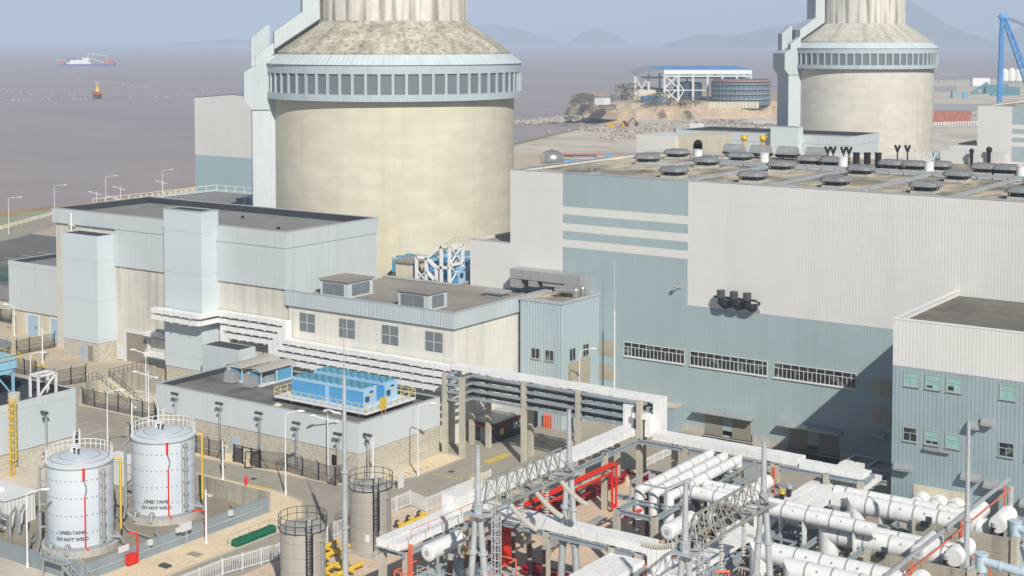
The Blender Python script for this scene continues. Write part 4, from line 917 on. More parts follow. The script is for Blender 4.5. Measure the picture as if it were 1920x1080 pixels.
for i, (x, lab) in enumerate(((-150.3,'blue pump shelter with a curved tan roof, the farther one from the chillers'),(-146.2,'blue pump shelter with a curved tan roof, the one next to the chillers'))):
    t = thing('pump_shelter', lab, 'shelter', (x,150,6.55), 'tan-roofed pump shelters')
    ya, yb = (145.9,154-1.0) if i == 0 else (145.6,152.2)
    obj('base_frame', B().box(x-1.3,ya,6.55,x+1.3,yb,6.95), MT['white'], t)
    b = B()
    for y in (ya+.2,(ya+yb)/2,yb-.2):
        for sx in (-1.2,1.2): b.bar((x+sx,y,6.9),(x+sx,y,8.7),.12)
    obj('post', b, MT['frame_white'], t)
    obj('side_panel', B().box(x+1.15,ya+3,6.95,x+1.2,yb,8.6).box(x-1.2,ya+.3,6.95,x+1.2,ya+.36,8.7), MT['blue_steel'] if 0 else mat('shelter_blue',(.12,.36,.55),.5,var=.05), t)
    obj('machine', B().box(x-.8,ya+1.5,6.95,x+.8,ya+4.5,8.0).cyl((x,ya+1,7.6),(x,ya+2.4,7.6),.45,n=12), MT['steel_blue'], t)
    pts = [(x+1.7*math.sin(a),ya-.4,8.75+.75*math.cos(a)-.1) for a in [(-1+2*k/8)*1.15 for k in range(9)]]
    poly = pts+[(p[0]*1.0,p[1],p[2]-.08) for p in pts[::-1]]
    obj('roof', B().ext(poly, (0,yb-ya+.8,0)), MT['kerb'] if 0 else mat('shelter_roof',(.42,.40,.36),.6,var=.06), t)
    obj('intake_hood', B().ext([(x-.9,ya-.1,6.9),(x-.9,ya-1.5,6.9),(x-.9,ya-1.1,8.4),(x-.9,ya-.1,8.4)], (1.8,0,0)), MT['duct'], t)
t = thing('valve_house', 'small pale blue box room with a white door behind the chiller roof', 'outbuilding', (-158,152,0))
obj('wall', B().box(-161,149.6,0,-153.4,153.1,10.2), MT['panel_pale'], t); obj('roof', B().box(-160.7,149.9,10.2,-153.7,152.8,10.22), MT['trim_dark'], t)
obj('door', B().box(-153.42,150.6,6.6,-153.34,152.0,9.0), MT['frame_white'], t)
# cabin under the rack
t = thing('cabin', 'black cabin with red stripe, small windows and pale ribbed roof behind the rack columns', 'cabin', (-117,166,0))
obj('wall', B().box(-118.4,160.6,.0,-115.2,171.4,2.9), MT['navy'], t)
obj('stripe', B().box(-118.45,160.55,2.1,-115.15,160.6,2.42).box(-115.2,161.5,2.15,-115.13,169,2.4), MT['red_dark'], t)
rf = B().box(-118.9,160.1,2.9,-114.8,171.8,3.15)
obj('roof', rf, mat('cabin_roof',(.42,.42,.40),.6,var=.05,seam=(0,0,0,0)), t)
for y in (165.2,166.6): obj('window', B().box(-115.19,y,1.1,-115.12,y+1.0,2.0), MT['glass_teal'], t)
obj('door', B().box(-117.5,160.56,.05,-116.7,160.6,2.0), MT['glass_teal'] if 0 else MT['steel_blue'], t)
obj('notice', B().box(-115.19,162.0,.95,-115.12,162.9,1.75), MT['yellow'], t)
for i in range(4):
    x = -114.2+i*.42
    solo('barrier_post', B().cyl((x,171.6,0),(x,171.6,.5),.13,n=10).cyl((x,171.6,.5),(x,171.6,2.0),.15,n=10), MT['orange'], 'orange barrier post in a tight row beside the black cabin', 'post', 'orange barrier posts')
# ------------------------------------------------------------------ dike with two lined tanks
t = thing('containment_dike', 'grey concrete bund wall around the two white lined tanks', 'wall', (-130,108,0))
def wall_seg(p, q, h, w=.3, z0=0): return B().bar((p[0],p[1],z0+h/2),(q[0],q[1],z0+h/2), w, h)
DX0, DX1, DY0, DY1 = -140,-120.3,94.6,122.0
dm = mat('bund_paint',(.27,.315,.345),.7,var=.06,vs=.2,streak=.15,seam=(2.8,0,.05,.25))
b = B().box(DX1-.3,DY0,0,DX1,DY1,1.75).box(-150,DY0,0,DX1-.3,DY0+.3,1.75); obj('wall', b, dm, t)
b = B().box(-136,DY1,0,DX1,DY1+.3,2.3).box(-136.3,DY0+7,0,-136,DY1+.3,2.3); obj('back_wall', b, MT['concrete_stain'], t)
b = B().box(DX1-.04,DY0,.75,DX1+.09,DY1-1,.85); obj('conduit', b, MT['steel'], t)
struct('bund_floor', B().box(-150,DY0+.3,0,DX1-.3,DY1,.10), MT['road'] if 0 else mat('bund_floor',(.30,.265,.205),.95,var=.14,vs=.2,fine=.1,fs=1.5))
def text_on_cyl(lines, cx, cy, r, ang, z0, size, m, parent, name):
    for i, line in enumerate(lines):
        cu = bpy.data.curves.new(name, 'FONT'); cu.body = line; cu.size = size; cu.align_x = 'CENTER'; cu.extrude = .01; cu.resolution_u = 2; cu.offset = .018
        o = bpy.data.objects.new(name, cu); col.objects.link(o); bpy.context.view_layer.update()
        me = bpy.data.meshes.new_from_object(o.evaluated_get(bpy.context.evaluated_depsgraph_get())); bpy.data.objects.remove(o); bpy.data.curves.remove(cu)
        for v in me.vertices:
            a = ang + v.co.x/r; rr = r+.012+v.co.z
            v.co = (cx+rr*math.cos(a), cy+rr*math.sin(a), z0-i*size*1.45+v.co.y)
        me.materials.clear(); me.materials.append(m)
        n = bpy.data.objects.new(name, me); col.objects.link(n); n.parent = parent; n.matrix_parent_inverse = Matrix.Translation(-parent.location)
def lined_tank(cx, cy, R, zt, label):
    t = thing('lined_tank', label, 'tank', (cx,cy,.1), 'white lined tanks')
    c = (cx,cy,0)
    obj('foundation', B().lathe(c, [(R+.65,.1),(R+.65,.75),(R+.1,.8)], 48), MT['concrete_grey'], t)
    obj('shell', B().lathe(c, [(R,.75),(R,zt)], 72), MT['white_tank'], t)
    obj('base_ring', B().lathe(c, [(R+.3,.76),(R+.3,1.05),(R,1.1)], 64), MT['duct'], t)
    obj('roof', B().lathe(c, [(R+.1,zt-.18),(R+.12,zt+.02),(R-.1,zt+.08),(R*.8,zt+.27),(R*.5,zt+.46),(R*.2,zt+.57),(0,zt+.6)], 64), MT['white_tank'], t)
    rb = B()
    for f in (.86,.6): rb.lathe(c, [(R*f,zt+.62-f*f*.5-.03),(R*f+.05,zt+.62-f*f*.5+.02),(R*f+.1,zt+.62-f*f*.5-.05)], 48, False, True)
    rb.lathe(c, [(R+.02,zt-.35),(R+.06,zt-.33),(R+.06,zt-.28),(R+.02,zt-.26)], 64, False, True)
    obj('roof_seam', rb, MT['duct'], t)
    rp = [(cx+(R-.08)*math.cos(a),cy+(R-.08)*math.sin(a),zt+.1) for a in [math.radians(30+300*i/24-20) for i in range(25)]]
    view = math.atan2(-cy,-cx)    # direction toward the road side
    rp = [(cx+(R-.06)*math.cos(a),cy+(R-.06)*math.sin(a),zt+.08) for a in [view+math.radians(78+204*i/20) for i in range(21)]]
    obj('railing', B().rail(rp,1.15,1.1,.07,(1.,.55)), MT['white'], t)
    a0 = view+math.radians(185)
    lx, ly = cx+(R+.2)*math.cos(a0), cy+(R+.2)*math.sin(a0)
    b = B()
    for s in (-.3,.3):
        ex, ey = -math.sin(a0)*s, math.cos(a0)*s
        b.bar((lx+ex,ly+ey,zt-1),(lx+ex,ly+ey,zt+2.4),.09); b.bar((lx+ex-1.2*math.cos(a0),ly+ey-1.2*math.sin(a0),zt+.5),(lx+ex-1.2*math.cos(a0),ly+ey-1.2*math.sin(a0),zt+2.4),.09)
        b.bar((lx+ex,ly+ey,zt+2.4),(lx+ex-1.2*math.cos(a0),ly+ey-1.2*math.sin(a0),zt+2.4),.09)
    obj('ladder_head', b, MT['white'], t)
    hx, hy = cx+1.6*math.cos(a0+.25), cy+1.6*math.sin(a0+.25)
    obj('manhole', B().cyl((hx,hy,zt+.35),(hx,hy,zt+.95),.5,n=18).cyl((hx,hy,zt+.95),(hx,hy,zt+1.03),.58,n=18), MT['white'], t)
    b = B()
    for s in (-.35,.35): b.cyl((cx+s,cy-.4,zt+.5),(cx+s,cy-.4,zt+1.05),.1,n=8).box(cx+s-.15,cy-.5,zt+.95,cx+s+.15,cy-.3,zt+1.15)
    obj('roof_valve', b, MT['steel_dark'], t)
    b = B()
    for k in range(4):
        z = zt-1.5-k*1.9
        for i in range(40):
            a = 2*PI*i/40; x, y = cx+(R+.02)*math.cos(a), cy+(R+.02)*math.sin(a); b.bar((x,y,z-.05),(x,y,z+.05),.13)
    obj('stud_pattern', b, MT['duct'], t)
    def on(angdeg, z, off=.18):
        a = view+math.radians(angdeg); return (cx+(R+off)*math.cos(a), cy+(R+off)*math.sin(a), z)
    a_red = 6
    obj('level_gauge', B().path([on(a_red,zt-.1),on(a_red,zt-1.4)],.14,8).path([on(a_red+1.5,zt-3.3),on(a_red+1.5,1.15),on(a_red+6,.7,.5)],.085,8), MT['red'], t)
    obj('gauge_hose', B().path([on(a_red,zt-1.4),on(a_red+3.5,zt-2.1),on(a_red+4,zt-2.5),on(a_red+1.5,zt-3.3)],.07,8), MT['hood'], t)
    b = B().path([on(33,zt-.3,.12),on(33,1.3,.12)],.07,8)
    obj('cable_conduit', b, MT['duct'], t)
    b = B().path([on(40,zt-.5,.2),on(40,1.3,.2)],.2,10)
    for i in range(6): b.cyl(on(40,1.8+i*1.4,.2),on(40,2.0+i*1.4,.2),.3,n=10)
    obj('riser_pipe', b, MT['duct'], t)
    obj('overflow_pipe', B().path([on(88,zt-.3,.1),on(88,zt-.3,.75),on(88,1.6,.75)],.13,8), MT['yellow'], t)
    b = B().path([on(-92,zt-.6,.1),on(-95,zt-.9,.7),on(-95,1.2,.7),on(-60,.9,1.6)],.16,8)
    for z in (2.5,5,7.5): b.bar(on(-95,z,.0),on(-95,z,.8),.16)
    obj('fill_pipe', b, MT['duct'], t)
    b = B()
    for aa in (-50,-20): b.path([on(aa,1.35,-.05),on(aa,1.3,.55),on(aa,.5,.75)],.2,10).cyl(on(aa,1.32,.35),on(aa,1.32,.5),.34,n=12)
    b.path([on(68,1.25,0),on(68,1.25,1.0),on(72,.4,1.2)],.14,8)
    obj('nozzle', b, MT['duct'], t)
    text_on_cyl(['LINED TANK','DO NOT WELD'], cx, cy, R, view-math.radians(15), 2.55, .50, MT['steel_dark'], t, 'warning_text')
lined_tank(-129.0,101.7,3.56,9.85,'white lined tank with a red level gauge line, nearer the bottom left corner')
lined_tank(-129.6,114.2,3.66,9.70,'white lined tank with a red level gauge line, farther back toward the fenced block wall')
b = B()
for pts in ([(-135.5,100,.4),(-133.8,99.2,.4),(-132.6,97.4,.4)],[(-137,104,.4),(-134.4,103.8,.4),(-133,107,.4),(-133,110,.4)],[(-133.5,112,.45),(-132,109.5,.45),(-128,107.4,.45),(-124.2,107.2,.45)],[(-122,111,.45),(-121.6,118,.45),(-125.2,120.6,.45)],[(-125,108.8,.4),(-121,106.6,.4),(-121,99,.4)],[(-136,97,.4),(-134.3,96.5,.4),(-131.5,95.6,.4),(-130,95.4,.4)],[(-139.5,101,2.6),(-137.5,98.8,2.6),(-137.5,98.8,.4),(-135,97,.4)],[(-139.3,102,2.6),(-137.2,99.8,2.6),(-137.2,99.8,.4)]):
    b.path(pts,.14,8)
solo('bund_piping', b, MT['duct'], 'grey process pipes running over the bund floor between the lined tanks', 'pipework')
t = thing('bund_steps', 'steel crossover steps with handrails over the bund corner beside a red fire cabinet', 'stair', (-123,96,0))
b = B().box(-125.2,93.6,1.78,-121.6,95.0,1.88)
for i in range(6): b.box(-121.6+i*.42,93.6,1.55-i*.28,-121.2+i*.42,95.0,1.61-i*.28)
b.bar((-121.6,93.6,1.7),(-118.9,93.6,.05),.12,.25); b.bar((-121.6,95,1.7),(-118.9,95,.05),.12,.25)
for x in (-125.0,-121.8):
    for y in (93.7,94.9): b.bar((x,y,0),(x,y,1.78),.16)
obj('tread', b, MT['duct'], t)
b = B().rail([(-125.2,93.6,1.88),(-121.6,93.6,1.88),(-118.9,93.6,.1)],1.05,.9,.06); b.rail([(-125.2,95,1.88),(-121.6,95,1.88),(-118.9,95,.1)],1.05,.9,.06); obj('railing', b, MT['steel'], t)
t = thing('fire_cabinet', 'red fire hose cabinet with red standpipe and white notice board at the bund corner', 'fire cabinet', (-120.6,101.3,0))
obj('box', B().box(-120.1,100.4,.25,-119.6,101.5,1.3), MT['red'], t); obj('standpipe', B().path([(-119.9,101.9,0),(-119.9,101.9,3.2),(-120.6,101.3,3.3)],.11,8), MT['red'], t)
obj('notice_board', B().box(-120.25,99.6,1.6,-120.2,101.0,2.3), MT['frame_white'], t)
b = B().path([(-119.9,111.6,0),(-119.9,111.6,2.9),(-120.9,111.4,3.0),(-121.6,111.2,2.7)],.1,8); b.cyl((-119.9,111.6,1.6),(-119.9,111.6,1.9),.2,n=8)
solo('fire_standpipe', b, MT['red'], 'red fire standpipe bending over the bund wall between the two lined tanks', 'pipe')
t = thing('junction_box', 'cluster of white junction boxes on a post outside the bund wall', 'junction box', (-119.7,108.6,0))
obj('post', B().bar((-119.7,108.6,0),(-119.7,108.6,1.8),.14), MT['steel'], t); obj('box', B().box(-119.95,107.8,1.7,-119.5,108.5,2.6).box(-119.95,108.55,1.7,-119.5,109.2,2.6).box(-119.9,107.2,1.8,-119.6,107.7,2.3), MT['frame_white'], t)
for i, y in enumerate((103.5,115.4)):
    b = B().box(-120.26,y,1.35,-119.9,y+.5,1.95).bar((-120.2,y+.25,.8),(-120.2,y+.25,1.4),.06)
    solo('switch_box', b, MT['frame_white'], 'small white switch box fixed on the bund wall, %s' % ('nearer the red fire cabinet','nearer the free bund corner')[i], 'switch box')
for mx, my, lab in ((-111.5,108,'dark round manhole cover in the road beside the green tarpaulin heap'),(-112.2,147,'dark round manhole cover in the road near the end wall'),(-131,130.2,'dark round manhole cover in the road behind the farther lined tank'),(-148,129.8,'dark round manhole cover in the road before the pump house corner'),(-110,165,'dark round manhole cover in the paving by the barrier posts')):
    solo('manhole_cover', B().cyl((mx,my,.013),(mx,my,.03),.42,n=16), MT['steel_dark'], lab, 'manhole')
b = B().box(-117.3,102.4,.02,-116,103.2,.16).box(-117.2,102.5,.16,-116.1,103.1,.28); solo('manhole_cover', b, MT['steel_dark'], 'raised dark manhole frame in the gravel before the bund', 'manhole')
b = B().box(-117.6,106.6,.02,-115.9,107.6,.07); solo('manhole_cover', b, MT['steel'] if 0 else MT['road'], 'flat concrete cover in the gravel verge before the bund', 'manhole')
t = thing('equipment_cabin', 'white louvred equipment cabin cut by the left edge beside the front lined tank', 'cabin', (-143,103,0))
obj('body', B().box(-150,100.3,.1,-140.5,104.4,3.3), mat('ribbed_white_box',(.72,.72,.70),.5,var=.03,rib=.5,ribd=.05), t); obj('roof', B().box(-150.2,100.1,3.3,-140.3,104.6,3.45), MT['white'], t)
b = B()
for i in range(7): b.box(-143.5,100.22,1.2+i*.18,-141.2,100.3,1.3+i*.18)
obj('louvre', b, MT['duct'], t); obj('roof_vent', B().cyl((-144,102.4,3.4),(-144,102.4,3.9),.4,n=14), MT['white'], t)
t = thing('container', 'white corrugated container behind the bund between the two lined tanks', 'container', (-143,118,0))
obj('body', B().box(-146.2,118.4,.1,-137.2,121.3,3.1), bpy.data.materials['ribbed_white_box'], t); obj('roof', B().box(-146.3,118.3,3.1,-137.1,121.4,3.2), MT['white'], t)
b = B().bar((-138,118.2,1.4),(-134.6,118.8,2.0),.25); b.bar((-134.6,118.8,2),(-136,118.6,.3),.15); b.path([(-134.4,118,0),(-134.4,118,6.2)],.22,8).cyl((-134.4,118,6),(-134.4,118,6.8),.4,n=10)
solo('pipe_support', b, MT['duct'], 'grey pipe stand with raking arm between the lined tanks', 'pipe')
b = B().bar((-143,98.5,2.9),(-138.2,99,2.2),.35); b.bar((-142.5,97.6,1.8),(-138.6,98.6,1.2),.3); b.bar((-138.2,99,0),(-138.2,99,2.3),.25); b.cyl((-141,98.4,1.8),(-139.6,98.7,1.5),.5,n=12); b.bar((-137.4,99.6,0),(-137.4,99.6,3.1),.22); b.bar((-136.9,100.5,0),(-136.9,100.5,3.1),.22)
solo('loading_arm', b, MT['duct'], 'grey folding loading arm on posts beside the white equipment cabin', 'loading arm')
for i, (x, y) in enumerate(((-145.6,107.8),(-143.3,108.6))):
    solo('machine_drum', B().cyl((x,y,0),(x,y,.9),.4,n=12).ball((x,y,.9),.42,10,6), (MT['red_dark'],MT['black'])[1], 'small dark drum on the gravel behind the white cabin, %s' % ('the smaller left one','the larger right one')[i], 'drum', 'dark drums behind the cabin')
b = B()
for x, y in ((-140.4,107),(-139.3,108),(-138.6,106.3)): b.cyl((x,y,0),(x,y,1.6),.3,n=10); b.bar((x,y,.6),(x+1,y+.4,.9),.18); b.ball((x+.5,y+.2,1.0),.35,8,6)
solo('pump_set', b, MT['duct'], 'grey pumps and valves on the gravel behind the front lined tank', 'pump')
solo('fire_hydrant', B().cyl((-129.8,127.7,0),(-129.8,127.7,.9),.16,n=10).ball((-129.8,127.7,.95),.2,8,6).bar((-130.1,127.7,.65),(-129.5,127.7,.65),.16), MT['red'], 'red fire hydrant at the kerb behind the lined tanks', 'hydrant')

# ------------------------------------------------------------------ two beige silos
def silo(cx, cy, R, H, label):
    t = thing('storage_silo', label, 'silo', (cx,cy,0), 'beige steel silos'); c = (cx,cy,0); view = math.atan2(-cy,-cx)
    obj('shell', B().lathe(c, [(R,.3),(R,H)], 56), MT['tank_beige'], t)
    obj('roof', B().lathe(c, [(R+.06,H-.06),(R+.06,H+.04),(0,H+.35)], 48), MT['tank_beige'], t)
    obj('base', B().box(cx-R-.4,cy-R-.4,0,cx+R+.4,cy+R+.4,.3), MT['concrete_grey'], t)
    al = view+math.radians(14)
    ring = [(cx+(R+.18)*math.cos(a),cy+(R+.18)*math.sin(a),H-.15) for a in [al+math.radians(7+346*i/28) for i in range(29)]]
    b = B().rail(ring[::2]+[ring[-1]],1.45,3,.045,(1.,.55,.05)); obj('railing', b, MT['black'], t)
    b = B(); r2 = R+.28; ex, ey = -math.sin(al)*.28, math.cos(al)*.28; lx, ly = cx+r2*math.cos(al), cy+r2*math.sin(al)
    for s in (-1,1): b.bar((lx+ex*s,ly+ey*s,.6),(lx+ex*s,ly+ey*s,H+1.4),.075)
    for i in range(int((H+.5)/.3)): b.bar((lx-ex,ly-ey,.8+i*.3),(lx+ex,ly+ey,.8+i*.3),.045)
    obj('ladder', b, MT['black'], t)
    b = B(); ca, sa = math.cos(al), math.sin(al); k = 7
    for i in range(int((H-2.6)/.85)):
        z = 2.9+i*.85; pts = [(lx+ca*.6*math.sin(PI*j/6)-sa*.34*math.cos(PI*j/6), ly+sa*.6*math.sin(PI*j/6)+ca*.34*math.cos(PI*j/6), z) for j in range(7)]
        for p, q in zip(pts, pts[1:]): b.bar(p, q, .05)
    for j in (1,3,5): b.bar((lx+ca*.6*math.sin(PI*j/6)-sa*.34*math.cos(PI*j/6), ly+sa*.6*math.sin(PI*j/6)+ca*.34*math.cos(PI*j/6),2.9),(lx+ca*.6*math.sin(PI*j/6)-sa*.34*math.cos(PI*j/6), ly+sa*.6*math.sin(PI*j/6)+ca*.34*math.cos(PI*j/6),H),.05)
    obj('cage', b, MT['black'], t)
    a2 = view+math.radians(52); b = B().path([(cx+(R+.15)*math.cos(a2),cy+(R+.15)*math.sin(a2),H-1.2),(cx+(R+.15)*math.cos(a2),cy+(R+.15)*math.sin(a2),.6)],.09,8); b.cyl((cx+R*math.cos(a2),cy+R*math.sin(a2),H-1.1),(cx+(R+.3)*math.cos(a2),cy+(R+.3)*math.sin(a2),H-1.0),.22,n=10)
    obj('drain_pipe', b, MT['duct'], t)
    a3 = view-math.radians(20)
    obj('roof_hatch', B().cyl((cx+.9*math.cos(a3+2.5),cy+.9*math.sin(a3+2.5),H+.1),(cx+.9*math.cos(a3+2.5),cy+.9*math.sin(a3+2.5),H+.6),.35,n=12), MT['tank_beige'], t)
    a4 = view-math.radians(8); q = [(cx+(R+.02)*math.cos(a),cy+(R+.02)*math.sin(a)) for a in (a4-.1,a4+.1)]
    obj('warning_plate', B().add([(*q[0],1.5),(*q[1],1.5),(*q[1],2.3),(*q[0],2.3)],[(0,1,2,3)]), MT['frame_white'], t)
silo(-99.4,105.6,2.25,6.95,'beige steel silo with black railing, nearer the lower edge of the picture')
silo(-102.4,119.5,2.3,7.1,'beige steel silo with black railing, standing farther back beyond the tall mast')

# ------------------------------------------------------------------ lamps, masts, posts
def lamp(x, y, h, yaw, label, z=0, arms=1, g='white street lamps', L=1.9):
    t = thing('street_lamp', label, 'street lamp', (x,y,z), g, rz=yaw, local=True)
    obj('pole', B().cyl((0,0,0),(0,0,h*.93 if arms == 1 else h),.11,.07,n=8).cyl((0,0,0),(0,0,.5),.17,n=8), MT['white'], t)
    b = B(); hd = B()
    if arms == 1:
        b.path([(0,0,h*.93),(.18,0,h*.965),(.5,0,h*.985),(L-.5,0,h)],.06,6)
        hd.ball((L,0,h+.02),.55,10,6,.28); hd.v = [((p[0]-L)*1.05+L, p[1]*.45, p[2]) for p in hd.v]
        obj('arm', b, MT['white'], t); obj('lamp_head', hd, MT['white'], t)
    else:
        b.bar((0,0,h*.93),(1.6,0,h*.985),.1); b.bar((0,0,h*.93),(-.9,0,h*.90),.1); b.bar((-.45,0,h*.915),(0,0,h*.86),.06)
        obj('arm', b, MT['white'], t)
        for sx, L_, zz in ((1,1.9,h*.99),(-1,-1.15,h*.895)):
            hd = B().ball((0,0,0),.5,10,6,.28); hd.v = [(p[0]*(1 if sx > 0 else .6)+L_, p[1]*.45, p[2]+zz) for p in hd.v]
            obj('lamp_head', hd, MT['white'], t)
    return t
rt = math.radians(35)   # arm swing toward the picture right
lamp(-123.1,127.8,10.4,rt,'tall white street lamp with curved arm at the kerb in front of the dark security fence')
lamp(-114.6,143.1,9.4,rt,'tall white street lamp on the gravel strip beside the block end wall of the chiller building')
lamp(-151.5,124.0,9.8,rt,'tall white street lamp behind the front lined tank')
lamp(-128.4,94.3,8.3,math.radians(45),'white street lamp whose head shows in front of the nearer lined tank')
lamp(-123.3,135.7,8.2,math.radians(215),'two-armed white lamp inside the dark fence by the chiller building', 0, 2, 'two-armed white lamps')
lamp(-167.3,144.2,9.7,math.radians(215),'two-armed white lamp by the retaining wall near the stair tower', 0, 2, 'two-armed white lamps')
lamp(-158.2,136.8,9.0,math.radians(215),'two-armed white lamp at the blind corner of the chiller building', 0, 2, 'two-armed white lamps')
lamp(-183.6,136,5.6,rt,'short white lamp bending over the sky-blue cooling tower', 3)
lamp(-219.0,159.0,5.6,math.radians(200),'small white lamp before the light blue doors of the left workshop', 3)
lamp(-107.5,170.5,12.5,math.radians(30),'white street lamp whose curved head rises behind the pipe rack by the corner tower')
lamp(-134.5,88.6,5.5,math.radians(25),'white lamp head poking in at the bottom left corner')
for i, (x, y, h) in enumerate(((-335,242,10),(-352,270,10),(-362,297,10),(-364.3,322,10))):
    lamp(x, y, h, rt, 'white lamp on the sea road, %s from the left edge' % ('first','second','third','fourth')[i], 3, 1, 'lamps along the sea road', 3.2)
for i, (x, y) in enumerate(((-339,274.7),(-344,287.7),(-347.2,307),(-324.5,269.5),(-325.4,275))):
    if i == 4: continue
    lamp(x, y, 8.5, math.radians(215), 'two-armed white lamp seen over the dark roof edge, %s' % ('before the second sea-road lamp','right of the third sea-road lamp','beside the fourth sea-road lamp','the lowest one, just clear of the roof edge')[i], 3, 2, 'two-armed lamps by the sea road')
def camera_post(x, y, h, label, z=0):
    t = thing('camera_post', label, 'camera post', (x,y,z), 'white camera posts')
    obj('post', B().cyl((x,y,z),(x,y,z+h),.13,.11,n=8).cyl((x,y,z),(x,y,z+.2),.25,n=8), MT['white'], t)
    obj('bracket', B().bar((x,y,z+h-.5),(x+.6,y+.1,z+h-.5),.07), MT['white'], t); obj('camera', B().box(x+.4,y-.05,z+h-.7,x+.8,y+.2,z+h-.45), MT['frame_white'], t)
camera_post(-134,127.8,4.9,'slim white camera post in the kerb before the fence gate')
camera_post(-118.5,110.4,6.0,'slim white camera post on the gravel outside the bund wall')
camera_post(-154.6,130.7,6.3,'slim white camera post left of the farther lined tank')
camera_post(-196.9,148.2,5.7,'slim white camera post on the sandy terrace near the blue stair tower',3)
camera_post(-115.4,135.2,6.5,'white camera post on the corner before the block end wall')
def flood(x, y, h, label):
    t = thing('floodlight_mast', label, 'floodlight', (x,y,0), 'floodlight masts along the chiller building')
    b = B()
    for s in (-.16,.16): b.cyl((x+s,y,0),(x+s,y,h-(.5 if s < 0 else 0)),.05,n=6)
    obj('pole', b, MT['steel'], t)
    b = B()
    for s in (-.45,.05,.5): b.box(x+s-.16,y-.35,h-.05,x+s+.16,y-.05,h+.28)
    b.bar((x-.6,y,h),(x+.6,y,h),.07); b.box(x-.35,y-.3,h-.85,x-.05,y-.05,h-.6); obj('lamp_head', b, MT['steel_dark'], t)
for i, (x, h) in enumerate(((-151.3,6.9),(-142.6,6.8),(-135.2,6.6),(-128.5,6.3),(-121.4,6.0))):
    flood(x, 135.6, h, 'floodlight mast against the long side of the chiller building, %s from the left' % nm[i])
flood(-118.0,137.4,6.0,'floodlight mast round the corner of the chiller building, by the end wall')
flood(-157.2+.6,118.2,7.2,'floodlight mast against the blue pump house wall')
def tall_mast(x, y, h, r, label, top=0):
    t = thing('lightning_mast', label, 'mast', (x,y,0), 'tall grey lightning masts')
    obj('pole', B().cyl((x,y,0),(x,y,h*.42),r,r*.8,n=12).cyl((x,y,h*.42),(x,y,h*.80),r*.74,r*.5,n=12), MT['steel'], t)
    obj('flange', B().cyl((x,y,h*.42-.1),(x,y,h*.42+.1),r*1.25,n=12).cyl((x,y,h*.2-.1),(x,y,h*.2+.1),r*1.3,n=12), MT['steel'], t)
    obj('rod', B().cyl((x,y,h*.80),(x,y,h),r*.2,r*.06,n=6), MT['steel'], t)
    return t
tall_mast(-98.9,111.4,26.6,.36,'tall grey lightning mast standing between the two beige silos')
tall_mast(-42.2,136.0,24.5,.33,'tall grey lightning mast in front of the annex windows')
t = thing('lightning_mast', 'thin white mast rising against the blue hall wall behind the pipe rack', 'mast', (-106.6,178.5,0)); obj('pole', B().cyl((-106.6,178.5,0),(-106.6,178.5,16.6),.14,.1,n=8), MT['white'], t); obj('rod', B().cyl((-106.6,178.5,16.6),(-106.6,178.5,24.2),.035,.02,n=5), MT['white'], t)

MT['fence_green'] = mat('green_fence_wire', (.02,.12,.10), .6)
# ------------------------------------------------------------------ fences
def chain_fence(pts, h, label, z=0, m='chain', step=2.9, over=1, cell=.22, wr=.021):
    t = thing('security_fence', label, 'fence', (*pts[0],z))
    post = B(); net = B()
    for p, q in zip(pts, pts[1:]):
        p, q = V((*p,z)), V((*q,z)); L = (q-p).length; k = max(1, round(L/step)); d = (q-p)/L; nrm = V((d.y,-d.x,0)); first = tuple(p.xy) != tuple(V(pts[0]))
        for i in range(1 if first else 0, k+1):
            a = p+d*(L*i/k); post.bar(a, a+V((0,0,h)), .13)
            if over: post.bar(a+V((0,0,h)), a+V((0,0,h+.5))+nrm*.4*over, .08)
            if i in (0,k): post.bar(a+V((0,0,h*.7)), a+d*(1.1 if i == 0 else -1.1), .06)
        for zz in (.08,h*.5,h): post.bar(p+V((0,0,zz)), q+V((0,0,zz)), .035)
        n = int(L/cell); up = V((0,0,h)); m_ = int(h/cell)
        for i in range(-m_, n+1):
            for s in (0,1):
                a0 = i*cell; a1 = a0+m_*cell; z0 = 0; z1 = h
                if a0 < 0: z0 = -a0*h/(m_*cell); a0 = 0
                if a1 > L: z1 = h-(a1-L)*h/(m_*cell); a1 = L
                if a1-a0 < .05: continue
                if s == 0: net.wire(p+d*a0+V((0,0,z0)), p+d*a1+V((0,0,z1)), wr)
                else: net.wire(p+d*a0+V((0,0,h-z0)), p+d*a1+V((0,0,h-z1)), wr)
    obj('post', post, MT[m] if m != 'chain' else MT['black'], t); obj('wire_mesh', net, MT[m], t)
    return t
chain_fence([(-151,134.4),(-140.5,133.9)],2.3,'dark security fence along the chiller building, the length left of the gate')
chain_fence([(-133.5,134.0),(-129.7,134.9),(-120.6,134.0),(-120.8,136.2)],2.3,'dark security fence along the chiller building, the length right of the gate')
t = thing('fence_gate', 'dark double fence gate standing ajar before the chiller building', 'gate', (-137,134,0))
b = B()
for x in (-140.3,-138.4,-136.8,-135.2,-133.7): b.bar((x,134,0),(x,134,2.4),.16)
for p, q in (((-140.3,134),(-139.2,132.6)),((-133.7,134),(-135,132.7))):
    b.bar((*p,.15),(*q,.15),.1); b.bar((*p,2.2),(*q,2.2),.1); b.bar((*q,.1),(*q,2.2),.1)
b.bar((-138.4,134,2.3),(-133.7,134,2.3),.12)
obj('gate_frame', b, MT['black'], t)
b = B()
for x0, x1 in ((-138.4,-136.8),(-135.2,-133.7)): b.box(x0+.1,134.0,.1,x1-.1,134.03,2.1)
obj('leaf', b.bar((-140.2,133.9,1.1),(-139.3,132.7,1.1),.04,1.9), MT['steel_dark'] if 0 else mat('brown_mesh_leaf',(.10,.085,.075),.7), t)
chain_fence([(-179.5,142.3),(-163.2,142.3),(-158.9,139)],2.4,'dark security fence below the retaining wall behind the pump house')
